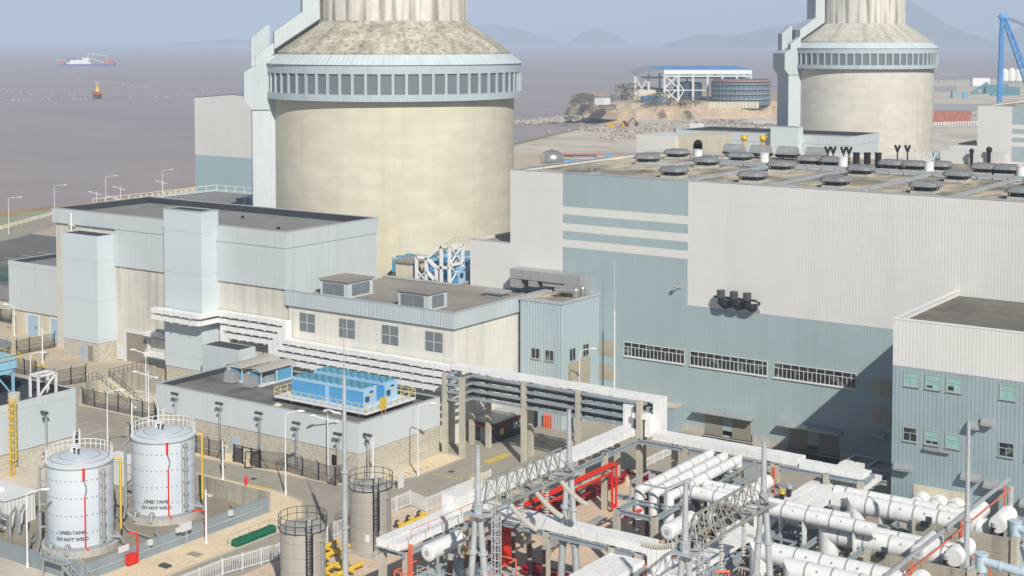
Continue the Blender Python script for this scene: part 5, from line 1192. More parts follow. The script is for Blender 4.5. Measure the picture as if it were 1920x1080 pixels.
chain_fence([(-157.8,134.6),(-157.0,132.4)],2.3,'short return of dark security fence at the gravel corner left of the chiller building')
chain_fence([(-205.5,149.5),(-205.3,157.0)],2.4,'dark security fence on the terrace beside the round tank',3)
chain_fence([(-198,141.2),(-189.5,141.4)],2.4,'dark security fence on the terrace behind the sky-blue cooling tower',3)
chain_fence([(-188,139.2),(-181.6,139.0),(-180.6,143.8)],2.5,'dark fence with angled tops at the head of the terrace steps',3)
chain_fence([(-300,176),(-262,199),(-235,233)],3.2,'green mesh fence between the car park and the coast road',3,'fence_green',4,0,.42,.06)
chain_fence([(-252,166),(-230,166.4)],2.2,'dark mesh fence in front of the cream hut at the left edge',3,'chain',3,0,.3)
# retaining wall and steps
t = thing('retaining_wall', 'stained concrete retaining wall of the terrace with a dark handrail on top', 'wall', (-180,150,0))
obj('wall', B().box(-180.25,147.9,-.05,-179.9,157.3,3.12).box(-180.25,126,-.05,-179.9,145.4,3.12).box(-179.9,153.2,-.05,-174,153.5,3.0), MT['concrete_stain'], t)
b = B().rail([(-180.1,148,3.1),(-180.1,157,3.1)],1.15,.9,.05); b.rail([(-180.1,143.9,3.1),(-180.1,145.4,3.1)],1.15,.8,.05); obj('railing', b, MT['black'], t)
t = thing('terrace_steps', 'concrete stair with dark handrails descending from the sandy terrace', 'stair', (-176,146.6,0))
b = B()
for i in range(16): b.box(-180+i*.42,145.6,0,-179.58+i*.42,147.8,3.0-i*.188)
obj('steps', b, MT['beige_wall'], t)
b = B()
for y in (145.65,147.75): b.rail([(-180,y,3.05),(-173.3,y,.05)],1.1,1.0,.05)
obj('railing', b, MT['black'], t)
def picket(pts, h, label):
    t = thing('picket_fence', label, 'fence', (*pts[0],0), 'white picket fences'); post = B(); pk = B()
    for p, q in zip(pts, pts[1:]):
        p, q = V((*p,0)), V((*q,0)); L = (q-p).length; d = (q-p)/L; k = max(1, round(L/2.6))
        for i in range(0 if tuple(p.xy) == tuple(V(pts[0])) else 1, k+1): post.bar(p+d*(L*i/k), p+d*(L*i/k)+V((0,0,h)), .1)
        n = int(L/.22)
        for i in range(n): a = p+d*(L*(i+.5)/n); pk.bar(a+V((0,0,.12)), a+V((0,0,h-.05)), .05)
        for zz in (.25,h-.25): pk.bar(p+V((0,0,zz)), q+V((0,0,zz)), .06)
    obj('post', post, MT['white'], t); obj('picket', pk, MT['white'], t)
picket([(-109.7,98),(-109.7,104.4),(-108.2,111.4)],1.9,'white picket fence at the bottom edge beside the nearer silo')
picket([(-107.9,115.5),(-108,121.8)],1.9,'short white picket fence between the silos and the road')
picket([(-108,128.2),(-108.0,133.4),(-104.8,132.4),(-104.8,138.5)],1.9,'white picket fence with a corner behind the farther silo')
t = picket([(-104.8,141.5),(-104.9,145.5)],2.0,'white picket fence end with a yellow sign near the gantry pole')
solo('warning_sign', B().box(-104.72,142.2,.9,-104.66,143.2,1.9), MT['yellow'], 'yellow warning sign hung on the white picket fence', 'sign')
solo('hoarding_board', B().box(-104.78,138.6,.2,-104.7,141.4,1.8), MT['frame_white'], 'white printed board panel in line with the picket fence', 'panel')
picket([(-92.5,160.5),(-92.5,170)],1.3,'low cream picket fence behind the tray bridge near the hall')
b = B()
for k in range(9): b.bar((-117.4+k*.28,141.0+k*1.1,.03),(-116.0+k*.1,141.0+k*1.1,.03),.12,.04)
solo('drain_grate', b, MT['asphalt'], 'row of dark drain slots in the gravel strip by the end wall', 'drain')
solo('notice_board', B().box(-113.1,137.2,.1,-113.0,138.3,2.2), MT['frame_white'], 'white notice board at the kerb behind the farther silo', 'notice board')
b = B().cyl((-114.9,111.2,.35),(-114.9,117.2,.35),.55,n=10).box(-115.5,111.5,0,-114.3,117,.3)
for k in range(7): b.ball((-114.9+random.uniform(-.2,.2),111.5+k*.9,.55),.5,8,6,.7)
solo('tarpaulin_roll', b, MT['green'], 'long heap under a dark green tarpaulin at the kerb left of the silos', 'tarpaulin')
b = B().rail([(-115.7,111,0),(-115.7,117.5,0),(-114.3,117.7,0)],1.2,1.6,.05); solo('kerb_rail', b, MT['steel'], 'thin handrail around the green tarpaulin heap', 'railing')
b = B().rail([(-105.3,146,0),(-107.3,144.6,0),(-107.3,138.5,0)],1.2,2.2,.05); b.box(-107.8,138.5,0,-107.4,145,.35); solo('kerb_rail', b, MT['green'] if 0 else MT['steel'], 'thin handrail on the road edge beside the picket fence corner', 'railing')

# ------------------------------------------------------------------ yellow pipe skids near the silos
def skid(x, y, label, n=3):
    t = thing('pipe_skid', label, 'pipework', (x,y,0), 'yellow pipe skids')
    b = B()
    for i in range(2): b.cyl((x-1.6+i*1.9,y-2.6,.55),(x-1.6+i*1.9,y+2.4,.55),.26,n=10)
    for i in range(n): b.cyl((x-2.2,y-2.2+i*2.0,.75),(x+1.4,y-2.2+i*2.0,.75),.2,n=10)
    obj('pipe', b, MT['yellow'], t)
    b = B()
    for i in range(n): b.cyl((x-2.3,y-2.2+i*2.0,.75),(x-2.5,y-2.2+i*2.0,.75),.36,n=10); b.ball((x+.2,y-2.2+i*2.0,1.15),.25,8,5)
    for i in range(4): b.bar((x-1.6,y-2.4+i*1.5,0),(x+.5,y-2.4+i*1.5,.4),.14)
    obj('flange', b, MT['steel_dark'], t)
skid(-101.6,128.2,'yellow pipe skid on the gravel behind the farther silo')
skid(-104.2,115.4,'yellow pipe skid between the two silos',2)
skid(-99.5,112.0,'yellow pipework at the foot of the farther silo, cut by the tall mast',2)
# ------------------------------------------------------------------ pipe rack with white covered trays
rr = random.Random(5)
def tray(b, p, q, w, h, seg=1.9):
    p, q = V(p), V(q); L = (q-p).length; d = (q-p)/L; n = max(1, round(L/seg))
    for i in range(n):
        a = p+d*(L*i/n); c = p+d*(L*(i+1)/n-.03); j = V((0,0,rr.uniform(-.02,.035)))
        b.bar(a+j, c+j, w*rr.uniform(.985,1.015), h*rr.uniform(.97,1.04))
    return b
def lips(b, p, q, w, z, step=1.9):
    p, q = V(p), V(q); L = (q-p).length; d = (q-p)/L; nrm = V((d.y,-d.x,0)); n = max(1, round(L/step))
    for i in range(n+1):
        a = p+d*(L*i/n)-d*0; b.bar(a-nrm*(w/2+.22)+V((0,0,z)), a+nrm*(w/2+.22)+V((0,0,z)), .14,.10)
t = thing('pipe_rack', 'long rack of four white covered trays stepping down the concrete wall and running out on concrete columns', 'pipe rack', (-118,156,0))
TW = 1.3; TH = .66; yc = 156.5
for k in range(4):
    zl = 13.85-k*1.06-TH/2; zr = 11.17-k*1.03-TH/2; xs = -150.3-k*.95+ (0)
    bt = B()
    if k < 2:
        tray(bt, (-175,152.6,zl), (-164.4,152.6,zl), TW, TH); bt.bar((-164.75,152.2,zl),(-164.75,156.9,zl),TW*.9,TH*.99)
        x_l = -164.4
    else:
        x_l = -163.4+(k-2)*1.1
        bt.box(x_l-.33,yc-.65,8.2,x_l+.33,yc+.65,zl+TH/2)
    tray(bt, (x_l,yc,zl), (xs,yc,zl), TW, TH)
    bt.box(xs-.33,yc-.66,zr-TH/2,xs+.38,yc+.66,zl+TH/2+.02)
    tray(bt, (xs+.38,yc,zr), (-119,yc,zr), TW, TH)
    obj('tray', bt, MT['white_tray'], t)
    bl = B(); lips(bl, (x_l+1,yc,0), (xs-1,yc,0), TW, zl-TH/2-.06); lips(bl, (xs+1,yc,0), (-120,yc,0), TW, zr-TH/2-.06)
    if k < 2: lips(bl, (-174.5,152.6,0), (-166,152.6,0), TW, zl-TH/2-.06)
    obj('tray_bracket', bl, MT['frame_white'], t)
bt = B(); tray(bt, (-119,156.6,11.1), (-87.4,156.6,11.1), 1.7, .62); bt.box(-87.4,155.7,6.7,-86.4,157.5,11.42); obj('tray', bt, MT['white_tray'], t)
bt = B(); bt.box(-91.4,155.2,6.7,-89.9,156.6,10.2); tray(bt,(-89.6,155,9.2),(-87.6,155,9.2),1.4,.6); bt.box(-88.0,154.7,6.7,-87.3,155.7,9.4); obj('tray', bt, MT['white_tray'], t)
bm = B(); lz = (10.76,9.74,8.74,7.68)
for z in lz:
    for y in (155.4,158.8): bm.bar((-115.0,y,z-.18),(-88.5,y,z-.18),.3,.34)
    for x in (-115.0,-106.6,-98.15,-88.5): bm.bar((x,155.4,z-.2),(x,158.8,z-.2),.26,.3)
    bm.bar((-118,153.1,z-.18),(-115.05,153.1,z-.18),.28,.3); bm.bar((-118,153.1,z-.18),(-118,158.8,z-.18),.28,.3); bm.bar((-115.05,153.1,z-.18),(-115.05,155.4,z-.18),.28,.3)
    for x in [-114.2+i*1.9 for i in range(14)]: bm.bar((x,155.3,z+.06),(x,158.8,z+.06),.12,.10)
obj('beam', bm, MT['steel_blue'], t)
bt = B()
for z in lz[1:]: tray(bt, (-117,156.9,z+.1), (-89.2,156.9,z+.1), 2.2, .16)
obj('cable_tray', bt, MT['steel_dark'], t)
def column(x, y, h, parent, w=.62, z=0): return obj('column', B().box(x-w/2,y-w/2,z,x+w/2,y+w/2,h), MT['concrete_col'], parent)
for x, y, h in ((-117.9,153.1,11.0),(-115.05,153.1,10.75),(-117.7,158.9,10.9),(-114.9,158.9,10.9),(-106.6,155.4,10.9),(-107.9,158.9,10.9),(-98.15,155.4,10.95),(-101.6,158.9,10.9),(-88.5,154.3,11.2),(-90.6,158.9,10.9)): column(x,y,h,t)
t2 = thing('cable_bridge', 'pair of white trays on steel brackets beside the lower stair tower wall', 'cable tray', (-178,156,0))
bt = B(); tray(bt,(-181.2,156.5,8.4),(-174,156.5,8.4),1.5,.55); tray(bt,(-181.2,156.5,5.1),(-174,156.5,5.1),1.5,.6); obj('tray', bt, MT['white_tray'], t2)
bt = B().box(-175.5,155.2,8.5,-174.0,156.4,13.1); bt.bar((-181,156,8),(-174,156,8),.2,.25); bt.bar((-181,156,4.7),(-174,156,4.7),.2,.25); obj('bracket', bt, MT['steel_blue'], t2)

# ------------------------------------------------------------------ switchyard tray bridges
ZB = 6.7
def hbeam(b, p, q, h=.5, w=.32):   # I-section drawn as three plates
    p, q = V(p), V(q)
    b.bar(p+V((0,0,h/2-.04)), q+V((0,0,h/2-.04)), w, .08); b.bar(p-V((0,0,h/2-.04)), q-V((0,0,h/2-.04)), w, .08); b.bar(p, q, .07, h-.16)
def bridge(label, cols, beams, trays, z=ZB, colw=.6, lipz=True):
    t = thing('tray_bridge', label, 'cable tray', (*cols[0][:2],0))
    for c in cols: column(c[0], c[1], c[2] if len(c) > 2 else z, t, colw)
    b = B()
    for p, q in beams: hbeam(b, (*p,z-.25), (*q,z-.25))
    obj('beam', b, MT['steel_blue'], t)
    for p, q, w_, h, zz in trays: obj('tray', tray(B(), (*p,zz), (*q,zz), w_, h), MT['white_tray'], t)
    b = B()
    for p, q, w_, h, zz in trays: lips(b, (*p,0), (*q,0), w_, zz-h/2-.07, 1.6)
    obj('tray_bracket', b, MT['steel'], t)
    return t
bridge('broad white tray bridge running from the rack corner toward the left gantry', [(-88,145.2),(-88,137.5),(-88,129),(-91.7,154.3),(-91.7,146),(-91.7,138),(-91.7,129.5),(-91.7,121)],
       [((-88,153.9),(-88,119.6)),((-91.7,154.3),(-91.7,119.6))]+[((-91.7,y),(-88,y)) for y in (147,139,130,121)],
       [((-90.95,155),(-90.95,121.2),1.25,.62,7.15),((-89.6,155),(-89.6,120.8),1.25,.7,7.2)])
bridge('white tray bridge leading right from the rack corner past the three slim white ducts', [(-81.5,153.2),(-75.5,153.2),(-69.6,153.2),(-63.5,153.2),(-59.2,152.4),(-84.6,156.2),(-78.5,156.2),(-72,156.2)],
       [((-88.2,153.2),(-59,153.2)),((-87,156.2),(-59,156.2)),((-59.2,153.2),(-59.2,156.2))], [((-86.2,154.1),(-67.2,154.1),1.3,.8,7.25),((-86.2,155.4),(-67.2,155.4),1.1,.7,7.2),((-66.9,153.9),(-59.3,153.9),1.2,.75,6.95),((-66.9,155.1),(-59.3,155.1),.9,.6,6.9)])
t = bridge('white tray bridge crossing under the left gantry and dropping at its right end', [(-88.2,119.2),(-78.9,119.0),(-71.2,118.9),(-68.2,118.8)],
       [((-88.4,119.1),(-67.7,118.9)),((-88.4,121.4),(-67.7,121.2))], [((-87.6,119.7),(-67.3,119.5),1.2,.8,7.2),((-87.6,120.9),(-67.3,120.7),1.0,.75,7.15)])
obj('tray', B().box(-67.3,118.9,3.6,-66.5,120.2,7.62).box(-66.4,119.1,3.6,-65.5,120.4,7.5), MT['white_tray'], t)
bt = B(); tray(bt,(-66.6,118.5,3.9),(-56,118.5,3.9),1.3,.5); tray(bt,(-66.6,119.9,3.8),(-56,119.9,3.8),1.3,.45); obj('tray', bt, MT['white_tray'], t)
bridge('short white tray bridge ending beside the farther silo and the yellow skid', [(-89.8,106.6),(-86.8,106.6),(-89.8,115.5),(-86.8,115.5)], [((-89.8,105.9),(-89.8,117)),((-86.8,105.9),(-86.8,117)),((-89.8,106.4),(-86.8,106.4)),((-89.8,115.5),(-86.8,115.5))],
       [((-89.2,105.7),(-89.2,117.5),1.25,.7,7.3),((-87.7,105.7),(-87.7,116),1.35,.62,7.2)])
solo('tray_riser', B().box(-90.3,116.8,6.8,-88.2,119.4,9.0).box(-91.5,119,6.7,-90.4,121,7.6), MT['white_tray'], 'white box riser where the tray bridges meet beside the gantry pole', 'cable tray')
bridge('white tray bridge at the bottom edge pointing away between the gantries', [(-71.1,119.0,5.6),(-67.6,113,5.6)], [((-71.2,119),(-71.2,104)),((-67.4,119),(-67.4,104))], [((-70.6,118.6),(-70.6,102),1.2,.5,6.0),((-69.3,118.6),(-69.3,102),1.2,.5,6.0),((-68.0,118.6),(-68.0,102),1.2,.5,6.0)], 5.7)
bridge('pair of wide white trays running back toward the annex corner', [(-65.6,146.5,4.8),(-60.2,147,4.8)], [((-65.7,138),(-65.7,163)),((-60.2,144),(-60.2,163))], [((-64.9,140),(-64.9,163.5),1.15,.6,5.2),((-63.55,140),(-63.55,163.5),1.15,.6,5.15),((-62.0,140),(-62.0,161.5),1.3,.6,5.1),((-60.3,148.5),(-60.3,160),1.5,.6,5.2)], 4.8)
bridge('pair of wide white trays slanting across the bottom between the right gantry legs', [(-66.6,122,4.3),(-66,134,4.3)], [((-66.9,116),(-66.9,140)),((-63,116),(-63,140))], [((-66,112),(-66,141),1.6,.4,4.9),((-64.2,112),(-64.2,141),1.6,.4,4.9)], 4.5)
# open steel frames
def frame(label, cols, beams, z, parent=None):
    t = thing('beam_rig', label, 'steel frame', (*cols[0][:2],0))
    for c in cols: column(c[0], c[1], c[2] if len(c) > 2 else z, t, .6)
    b = B()
    for p, q in beams: hbeam(b, (*p,z-.25) if len(p) == 2 else p, (*q,z-.25) if len(q) == 2 else q)
    obj('beam', b, MT['steel_blue'], t); return t
frame('open grey frame on concrete columns supporting the three slim white ducts', [(-72,128.7),(-72,140.4),(-70,152.4),(-76.5,128.7)], [((-76.5,128.8),(-72,128.7)),((-76.5,132.7),(-71.9,132.8)),((-76.5,128.8),(-76.5,132.7)),((-72,128.7),(-72,152.6)),((-77,140.5),(-72,140.4)),((-77,147),(-72,147)),((-70.4,140),(-70.2,152.6))], ZB+.1)
frame('lower grey frame of crossing beams under the large white ducts', [(-63.6,133.5,5.2),(-58,139.5,5.2),(-53,133,5.0),(-58.2,146,5.2),(-52,146,5.2)], [((-66,133.5),(-50,132.6)),((-66,139.5),(-47,139.3)),((-58,128),(-58,147)),((-53,133),(-53,147)),((-66,145),(-45,145)),((-49,139.3),(-49,146))], 5.0)
frame('grey frame of beams in the shade at the foot of the annex corner', [(-66.0,164,5.0)], [((-66,164),(-60,164)),((-66,168),(-60,168)),((-66,164),(-66,168)),((-60.5,164),(-60.5,168)),((-63,164),(-63,168)),((-66,160),(-59,160))], 4.9)
frame('dim grey frame between the tray bridges above the gravel', [(-78,137,5.2),(-82,146,5.2)], [((-82,138),(-72,138)),((-82,146),(-72,146)),((-66,149),(-60,149)),((-66,157),(-60,157))], 5.0)
b = B()
for p in ((-76.5,131.5),(-72.2,131.5),(-76.6,135.8),(-71.8,136)): b.bar((*p,6.7),(*p,9.0),.16)
for p, q in (((-76.5,131.5),(-72.2,131.5)),((-76.5,131.5),(-76.6,135.8)),((-72.2,131.5),(-71.8,136))): b.bar((*p,9.0),(*q,9.0),.16)
solo('goalpost', b, MT['steel'], 'light grey goalpost frame over the bent ends of the slim white ducts', 'steel frame')
# slim and large white ducts
def duct(label, pts, r, group, name='bus_duct', rings=2.6, mitre=None):
    t = thing(name, label, 'duct', pts[0], group)
    b = B(); P = [V(p) for p in pts]
    b.mitre(pts, r)
    obj('casing', b, MT['white_pipe'], t)
    rb = B()
    for p, q in zip(P, P[1:]):
        L = (q-p).length; d = (q-p)/L; n = int(L/rings)
        for i in range(n): c = p+d*(rings*(.5 if abs(d.z) < .5 else .8)+i*rings); rb.cyl(c, c+d*.16, r*1.04, n=28)
    if rb.v: obj('joint_ring', rb, MT['duct'], t)
    hb = B()
    for p, q in list(zip(P, P[1:])):
        L = (q-p).length; d = (q-p)/L
        if abs(d.z) > .5 or L < 3: continue
        side = V((d.y,-d.x,0)); side = side if side.dot(V((0,-1,0))+V((.7,0,0))) > 0 else -side
        for i in range(int(L/rings)):
            c = p+d*(rings*(1.0+i)); 
            if (c-p).length > L: break
            o_ = (side*.8+V((0,0,.6))).normalized(); hb.cyl(c+o_*r*.98, c+o_*r*1.03, r*.13, n=10)
    if hb.v: obj('port', hb, MT['duct'], t)
    sb = B()
    for p, q in zip(P, P[1:]):
        L = (q-p).length; d = (q-p)/L
        if abs(d.z) > .5 or L < 4: continue
        side = V((d.y,-d.x,0)); k = max(2, int(L/4.5))
        for i in range(k):
            c = p+d*(L*(i+.6)/k); zb = c.z-r; lo = max(.4, zb-2.6)
            sb.ext([c+side*r*.7+V((0,0,-r*.6)), c-side*r*.7+V((0,0,-r*.6)), V((*(c-side*r*.45).xy,lo)), V((*(c+side*r*.45).xy,lo))], d*.16)
    if sb.v: obj('saddle', sb, MT['white_pipe'], t)
    return t
g = 'three slim parallel white ducts'
for i, x in enumerate((-76.4,-74.6,-72.8)):
    duct('slim white duct with a bent-down end, %s of three side by side' % ('left one','middle one','right one')[i], [(x,133.2,4.6),(x,133.2,7.6),(x,149.4,7.6),(x,149.4,6.9)], .56, g, rings=3.2)
g = 'large white bus ducts'
duct('large white duct with a mitred elbow, the one nearest the annex wall flanges', [(-58.0,148.2,1.5),(-58.0,148.2,5.6),(-44,148.2,5.6)], 1.02, g)
duct('large white duct lying behind another, running toward the annex wall flanges', [(-62,152.2,5.0),(-48,152.2,5.0),(-48,157,4.2)], .92, g)
duct('large white duct with a mitred elbow, the middle one in front of the upper fire wall', [(-56.8,137.8,1.2),(-56.8,137.8,5.6),(-43.5,137.8,5.6)], 1.02, g)
duct('large white duct overlapped by the middle mitred one, its joints showing above', [(-59.5,140.4,5.3),(-44,140.4,5.3)], .9, g)
duct('large white duct with a mitred elbow, starting just right of the right gantry legs', [(-60.6,129.6,1.0),(-60.6,129.6,5.4),(-46,129.6,5.4)], 1.02, g)
duct('large white duct at the bottom edge, the lowest with a mitred elbow', [(-55.6,126.6,.8),(-55.6,126.6,5.4),(-42,126.6,5.4)], 1.02, g)
g = 'medium white ducts crossing to the right gantry'
duct('medium white duct crossing behind the right gantry truss, lower of the pair', [(-73,136.6,7.4),(-51.5,136.6,7.2)], .72, g)
duct('medium white duct crossing behind the right gantry truss, upper of the pair', [(-71,138.5,7.2),(-55,138.5,7.1)], .66, g)
duct('stubby white duct between the two medium ducts and the slim ducts', [(-74,141.0,6.9),(-67,141.0,6.9)], .62, g)
for i, x in enumerate((-54.6,-52.6,-50.6)): duct('short white duct joining a round flange on the annex wall, %s of three' % nm[i], [(x,159.1,3.7),(x,153.4,3.9)], .8, 'short ducts at the annex flanges')
# fire walls
for i, (x0, x1, y, lab) in enumerate(((-50.2,-40.0,143.3,'stained concrete fire wall beside the mast, the farther one'),(-50.7,-40.8,132.2,'stained concrete fire wall at the lower right, the nearer one'))):
    t = thing('fire_wall', lab, 'wall', (x0,y,0), 'concrete fire walls')
    obj('slab', B().box(x0,y-.25,0,x1,y+.25,6.7), MT['concrete_stain'], t); obj('pier', B().box(x1,y-.5,0,x1+.6,y+.5,6.9).box(x0-.1,y-.4,0,x0+.5,y+.4,6.75), MT['concrete_col'], t)
    fl = thing('floodlight', ('black floodlight clamped on top of the farther fire wall','black floodlight clamped on top of the nearer fire wall')[i], 'floodlight', (x0+1.7,y-.4,6.8), 'fire wall floodlights')
    obj('housing', B().box(x0+1.3,y-.9,6.5,x0+2.1,y-.45,7.0), MT['black'], fl); obj('bracket', B().box(x0+1.5,y-.45,6.7,x0+1.9,y+.3,6.8).box(x0+1.6,y-.3,6.8,x0+2.2,y-.1,7.4), MT['steel_dark'], fl)
b = B(); b.bar((-45.4,119,8.1), (-44.7,158.5,8.1), .26, .3); t = thing('gutter_beam', 'long grey beam with orange pipe slanting over the fire walls to the annex', 'beam', (-45,123,0)); obj('beam', b, MT['steel'], t)
obj('sprinkler_pipe', B().path([(-44.6,121,7.5),(-44.1,157,7.5)],.09,6), MT['orange'], t)
b = B()
for y in (128.5,143.0,157.5): b.bar((-44.9,y,0),(-44.9,y,7.9),.2)
obj('post', b, MT['orange'], t)
b = B().cyl((-44.3,157.6,0),(-44.3,157.6,7.6),.35,n=12); solo('grey_pole', b, MT['steel'], 'stout grey pole at the far end of the slanting beam', 'pole')
# transformers
def transformer(x, y, label, blue=True, flip=1):
    t = thing('transformer', label, 'transformer', (x,y,0), 'power transformers')
    m = MT['transformer']
    obj('tank', B().box(x-2.2,y-3.2,.4,x+2.2,y+3.2,4.2).box(x-2.4,y-3.4,4.2,x+2.4,y+3.4,4.4), m, t)
    obj('base', B().box(x-2.8,y-3.8,0,x+2.8,y+3.8,.4), MT['concrete_grey'], t)
    b = B()
    for i in range(12): b.box(x+2.25*flip,y-3+i*.5,.9,x+3.3*flip,y-2.75+i*.5,3.9)
    for i in range(8): b.box(x-1.8+i*.5,y-4.4,.9,x-1.55+i*.5,y-3.25,3.9)
    obj('radiator', b, m, t)
    cx = x-1.4*flip
    c = B().cyl((cx,y-2.6,6.6),(cx,y+2.4,6.6),.82,n=28); c.cyl((cx,y-2.7,6.6),(cx,y-2.6,6.6),.6,.82,n=28).cyl((cx,y+2.4,6.6),(cx,y+2.5,6.6),.82,.6,n=28)
    obj('conservator', c, MT['white_pipe'], t)
    b = B()
    for yy in (y-1.8,y+1.6): b.bar((cx-.6,yy,4.2),(cx-.6,yy,6.1),.2); b.bar((cx+.6,yy,4.2),(cx+.6,yy,6.1),.2)
    b.path([(cx,y,5.9),(cx+.6*flip,y,5.2),(x+.5*flip,y+.5,4.4)],.12,6); b.rail([(x-2.2,y-3.2,4.4),(x+2.2,y-3.2,4.4),(x+2.2,y+3.2,4.4)],1.0,1.4,.06)
    b.cyl((cx,y-2.75,6.6),(cx,y-2.7,6.6),.3,n=12)
    for i in range(6): b.box(x+rr.uniform(-1.8,1.8),y+rr.uniform(-2.8,2.8),4.4,x+rr.uniform(-1.8,1.8),y+rr.uniform(-2.8,2.8),4.4+rr.uniform(.2,.8))
    obj('fitting', b, MT['steel'], t)
    for k, (dx, dy) in enumerate(((.9,-2.2),(1.3,0),(1.2,2.1))):
        bb = B().cyl((x+dx*flip,y+dy,4.4),(x+dx*flip+.35*flip,y+dy-.3,6.6),.24,.2,n=12)
        for i in range(9): f = i/9; bb.cyl((x+dx*flip+.35*flip*f,y+dy-.3*f,4.5+2.1*f),(x+dx*flip+.35*flip*f,y+dy-.3*f,4.58+2.1*f),.33,n=12)
        bu = obj('bushing', bb, MT['brown_porcelain'], t)
        obj('terminal_cap', B().cyl((x+dx*flip+.35*flip,y+dy-.3,6.55),(x+dx*flip+.4*flip,y+dy-.33,6.95),.3,n=12), MT['yellow'] if k == 1 else MT['steel'], bu)
    return t
transformer(-83.6,110.2,'pale blue transformer with white oil drum and brown bushings at the bottom beside the left gantry')
transformer(-67.6,128.6,'pale blue transformer half hidden behind the right gantry pole')
transformer(-66.5,144.5,'pale blue transformer with white oil drum behind the right gantry truss', flip=1)
transformer(-45.0,137.2,'transformer between the two concrete fire walls', flip=1)
transformer(-44.0,149.0,'transformer behind the farther fire wall below the annex', flip=1)
for i, (y, lab) in enumerate(((148.4,'white finned oil drum lying behind the farther fire wall'),(136.6,'white finned oil drum lying between the two fire walls'),(125.6,'white finned oil drum at the bottom edge before the nearer fire wall'))):
    t = thing('oil_drum', lab, 'oil tank', (-42.7-i*.4,y,6.4), 'white finned oil drums')
    x = -42.4-i*.6
    obj('drum', B().cyl((x,y-2.0,6.8),(x,y+2.3,6.8),.82,n=28), MT['white_pipe'], t)
    b = B()
    for k in range(9): b.cyl((x,y-1.8+k*.48,6.8),(x,y-1.75+k*.48,6.8),.88,n=24)
    obj('rib', b, MT['white_pipe'], t)
    b = B()
    for k in range(5): b.bar((x+.7,y-1.8+k*.7,4.4),(x+.7,y-1.8+k*.7,6.8),.12)
    b.ball((x+1.3,y-1.2,5.6),.4,8,6); b.box(x+.9,y-2,4.6,x+1.5,y-.6,5.2)
    obj('support', b, MT['steel'], t)
for i, (y, lab) in enumerate(((147.2,'pale blue gas pipe with tee running off to the right edge, farther one'),(136.0,'pale blue gas pipe with tee running off to the right edge, nearer one'))):
    b = B().path([(-40.8,y,6.6),(-37.5,y-.2,6.4),(-33,y-.3,6.3)],.42,14); b.cyl((-40.8,y,5.6),(-40.8,y,7.3),.55,n=14).cyl((-40.8,y,7.2),(-40.8,y,7.35),.66,n=14).cyl((-35.6,y-.25,0),(-35.6,y-.25,7.0),.55,n=14).cyl((-35.6,y-.25,6.9),(-35.6,y-.25,7.1),.7,n=14)
    for k in range(3): b.cyl((-39+k*2,y-.1,6.45),(-38.85+k*2,y-.1,6.45),.52,n=14)
    solo('gas_pipe', b, MT['transformer'] if 0 else mat('pale_blue_pipe%d' % i,(.48,.60,.68),.4,var=.04), lab, 'pipe', 'pale blue gas pipes')
b = B().path([(-39.5,144,.2),(-38,140,.2),(-38,140,3.0),(-38,131,3.0)],.14,6); b.path([(-42,129.5,.8),(-37,129,.8),(-37,134,.8)],.14,6); b.path([(-36.5,138,0),(-36.5,138,4.5),(-36.5,146,4.5)],.12,6)
solo('sprinkler_pipe', b, MT['orange'], 'salmon sprinkler pipework at the right edge below the pale blue pipes', 'pipework')

MT['truss'] = mat('weathered_truss_steel', (.34,.34,.31), .6, metal=.1, var=.15, vs=1., streak=.3, ss=3.)
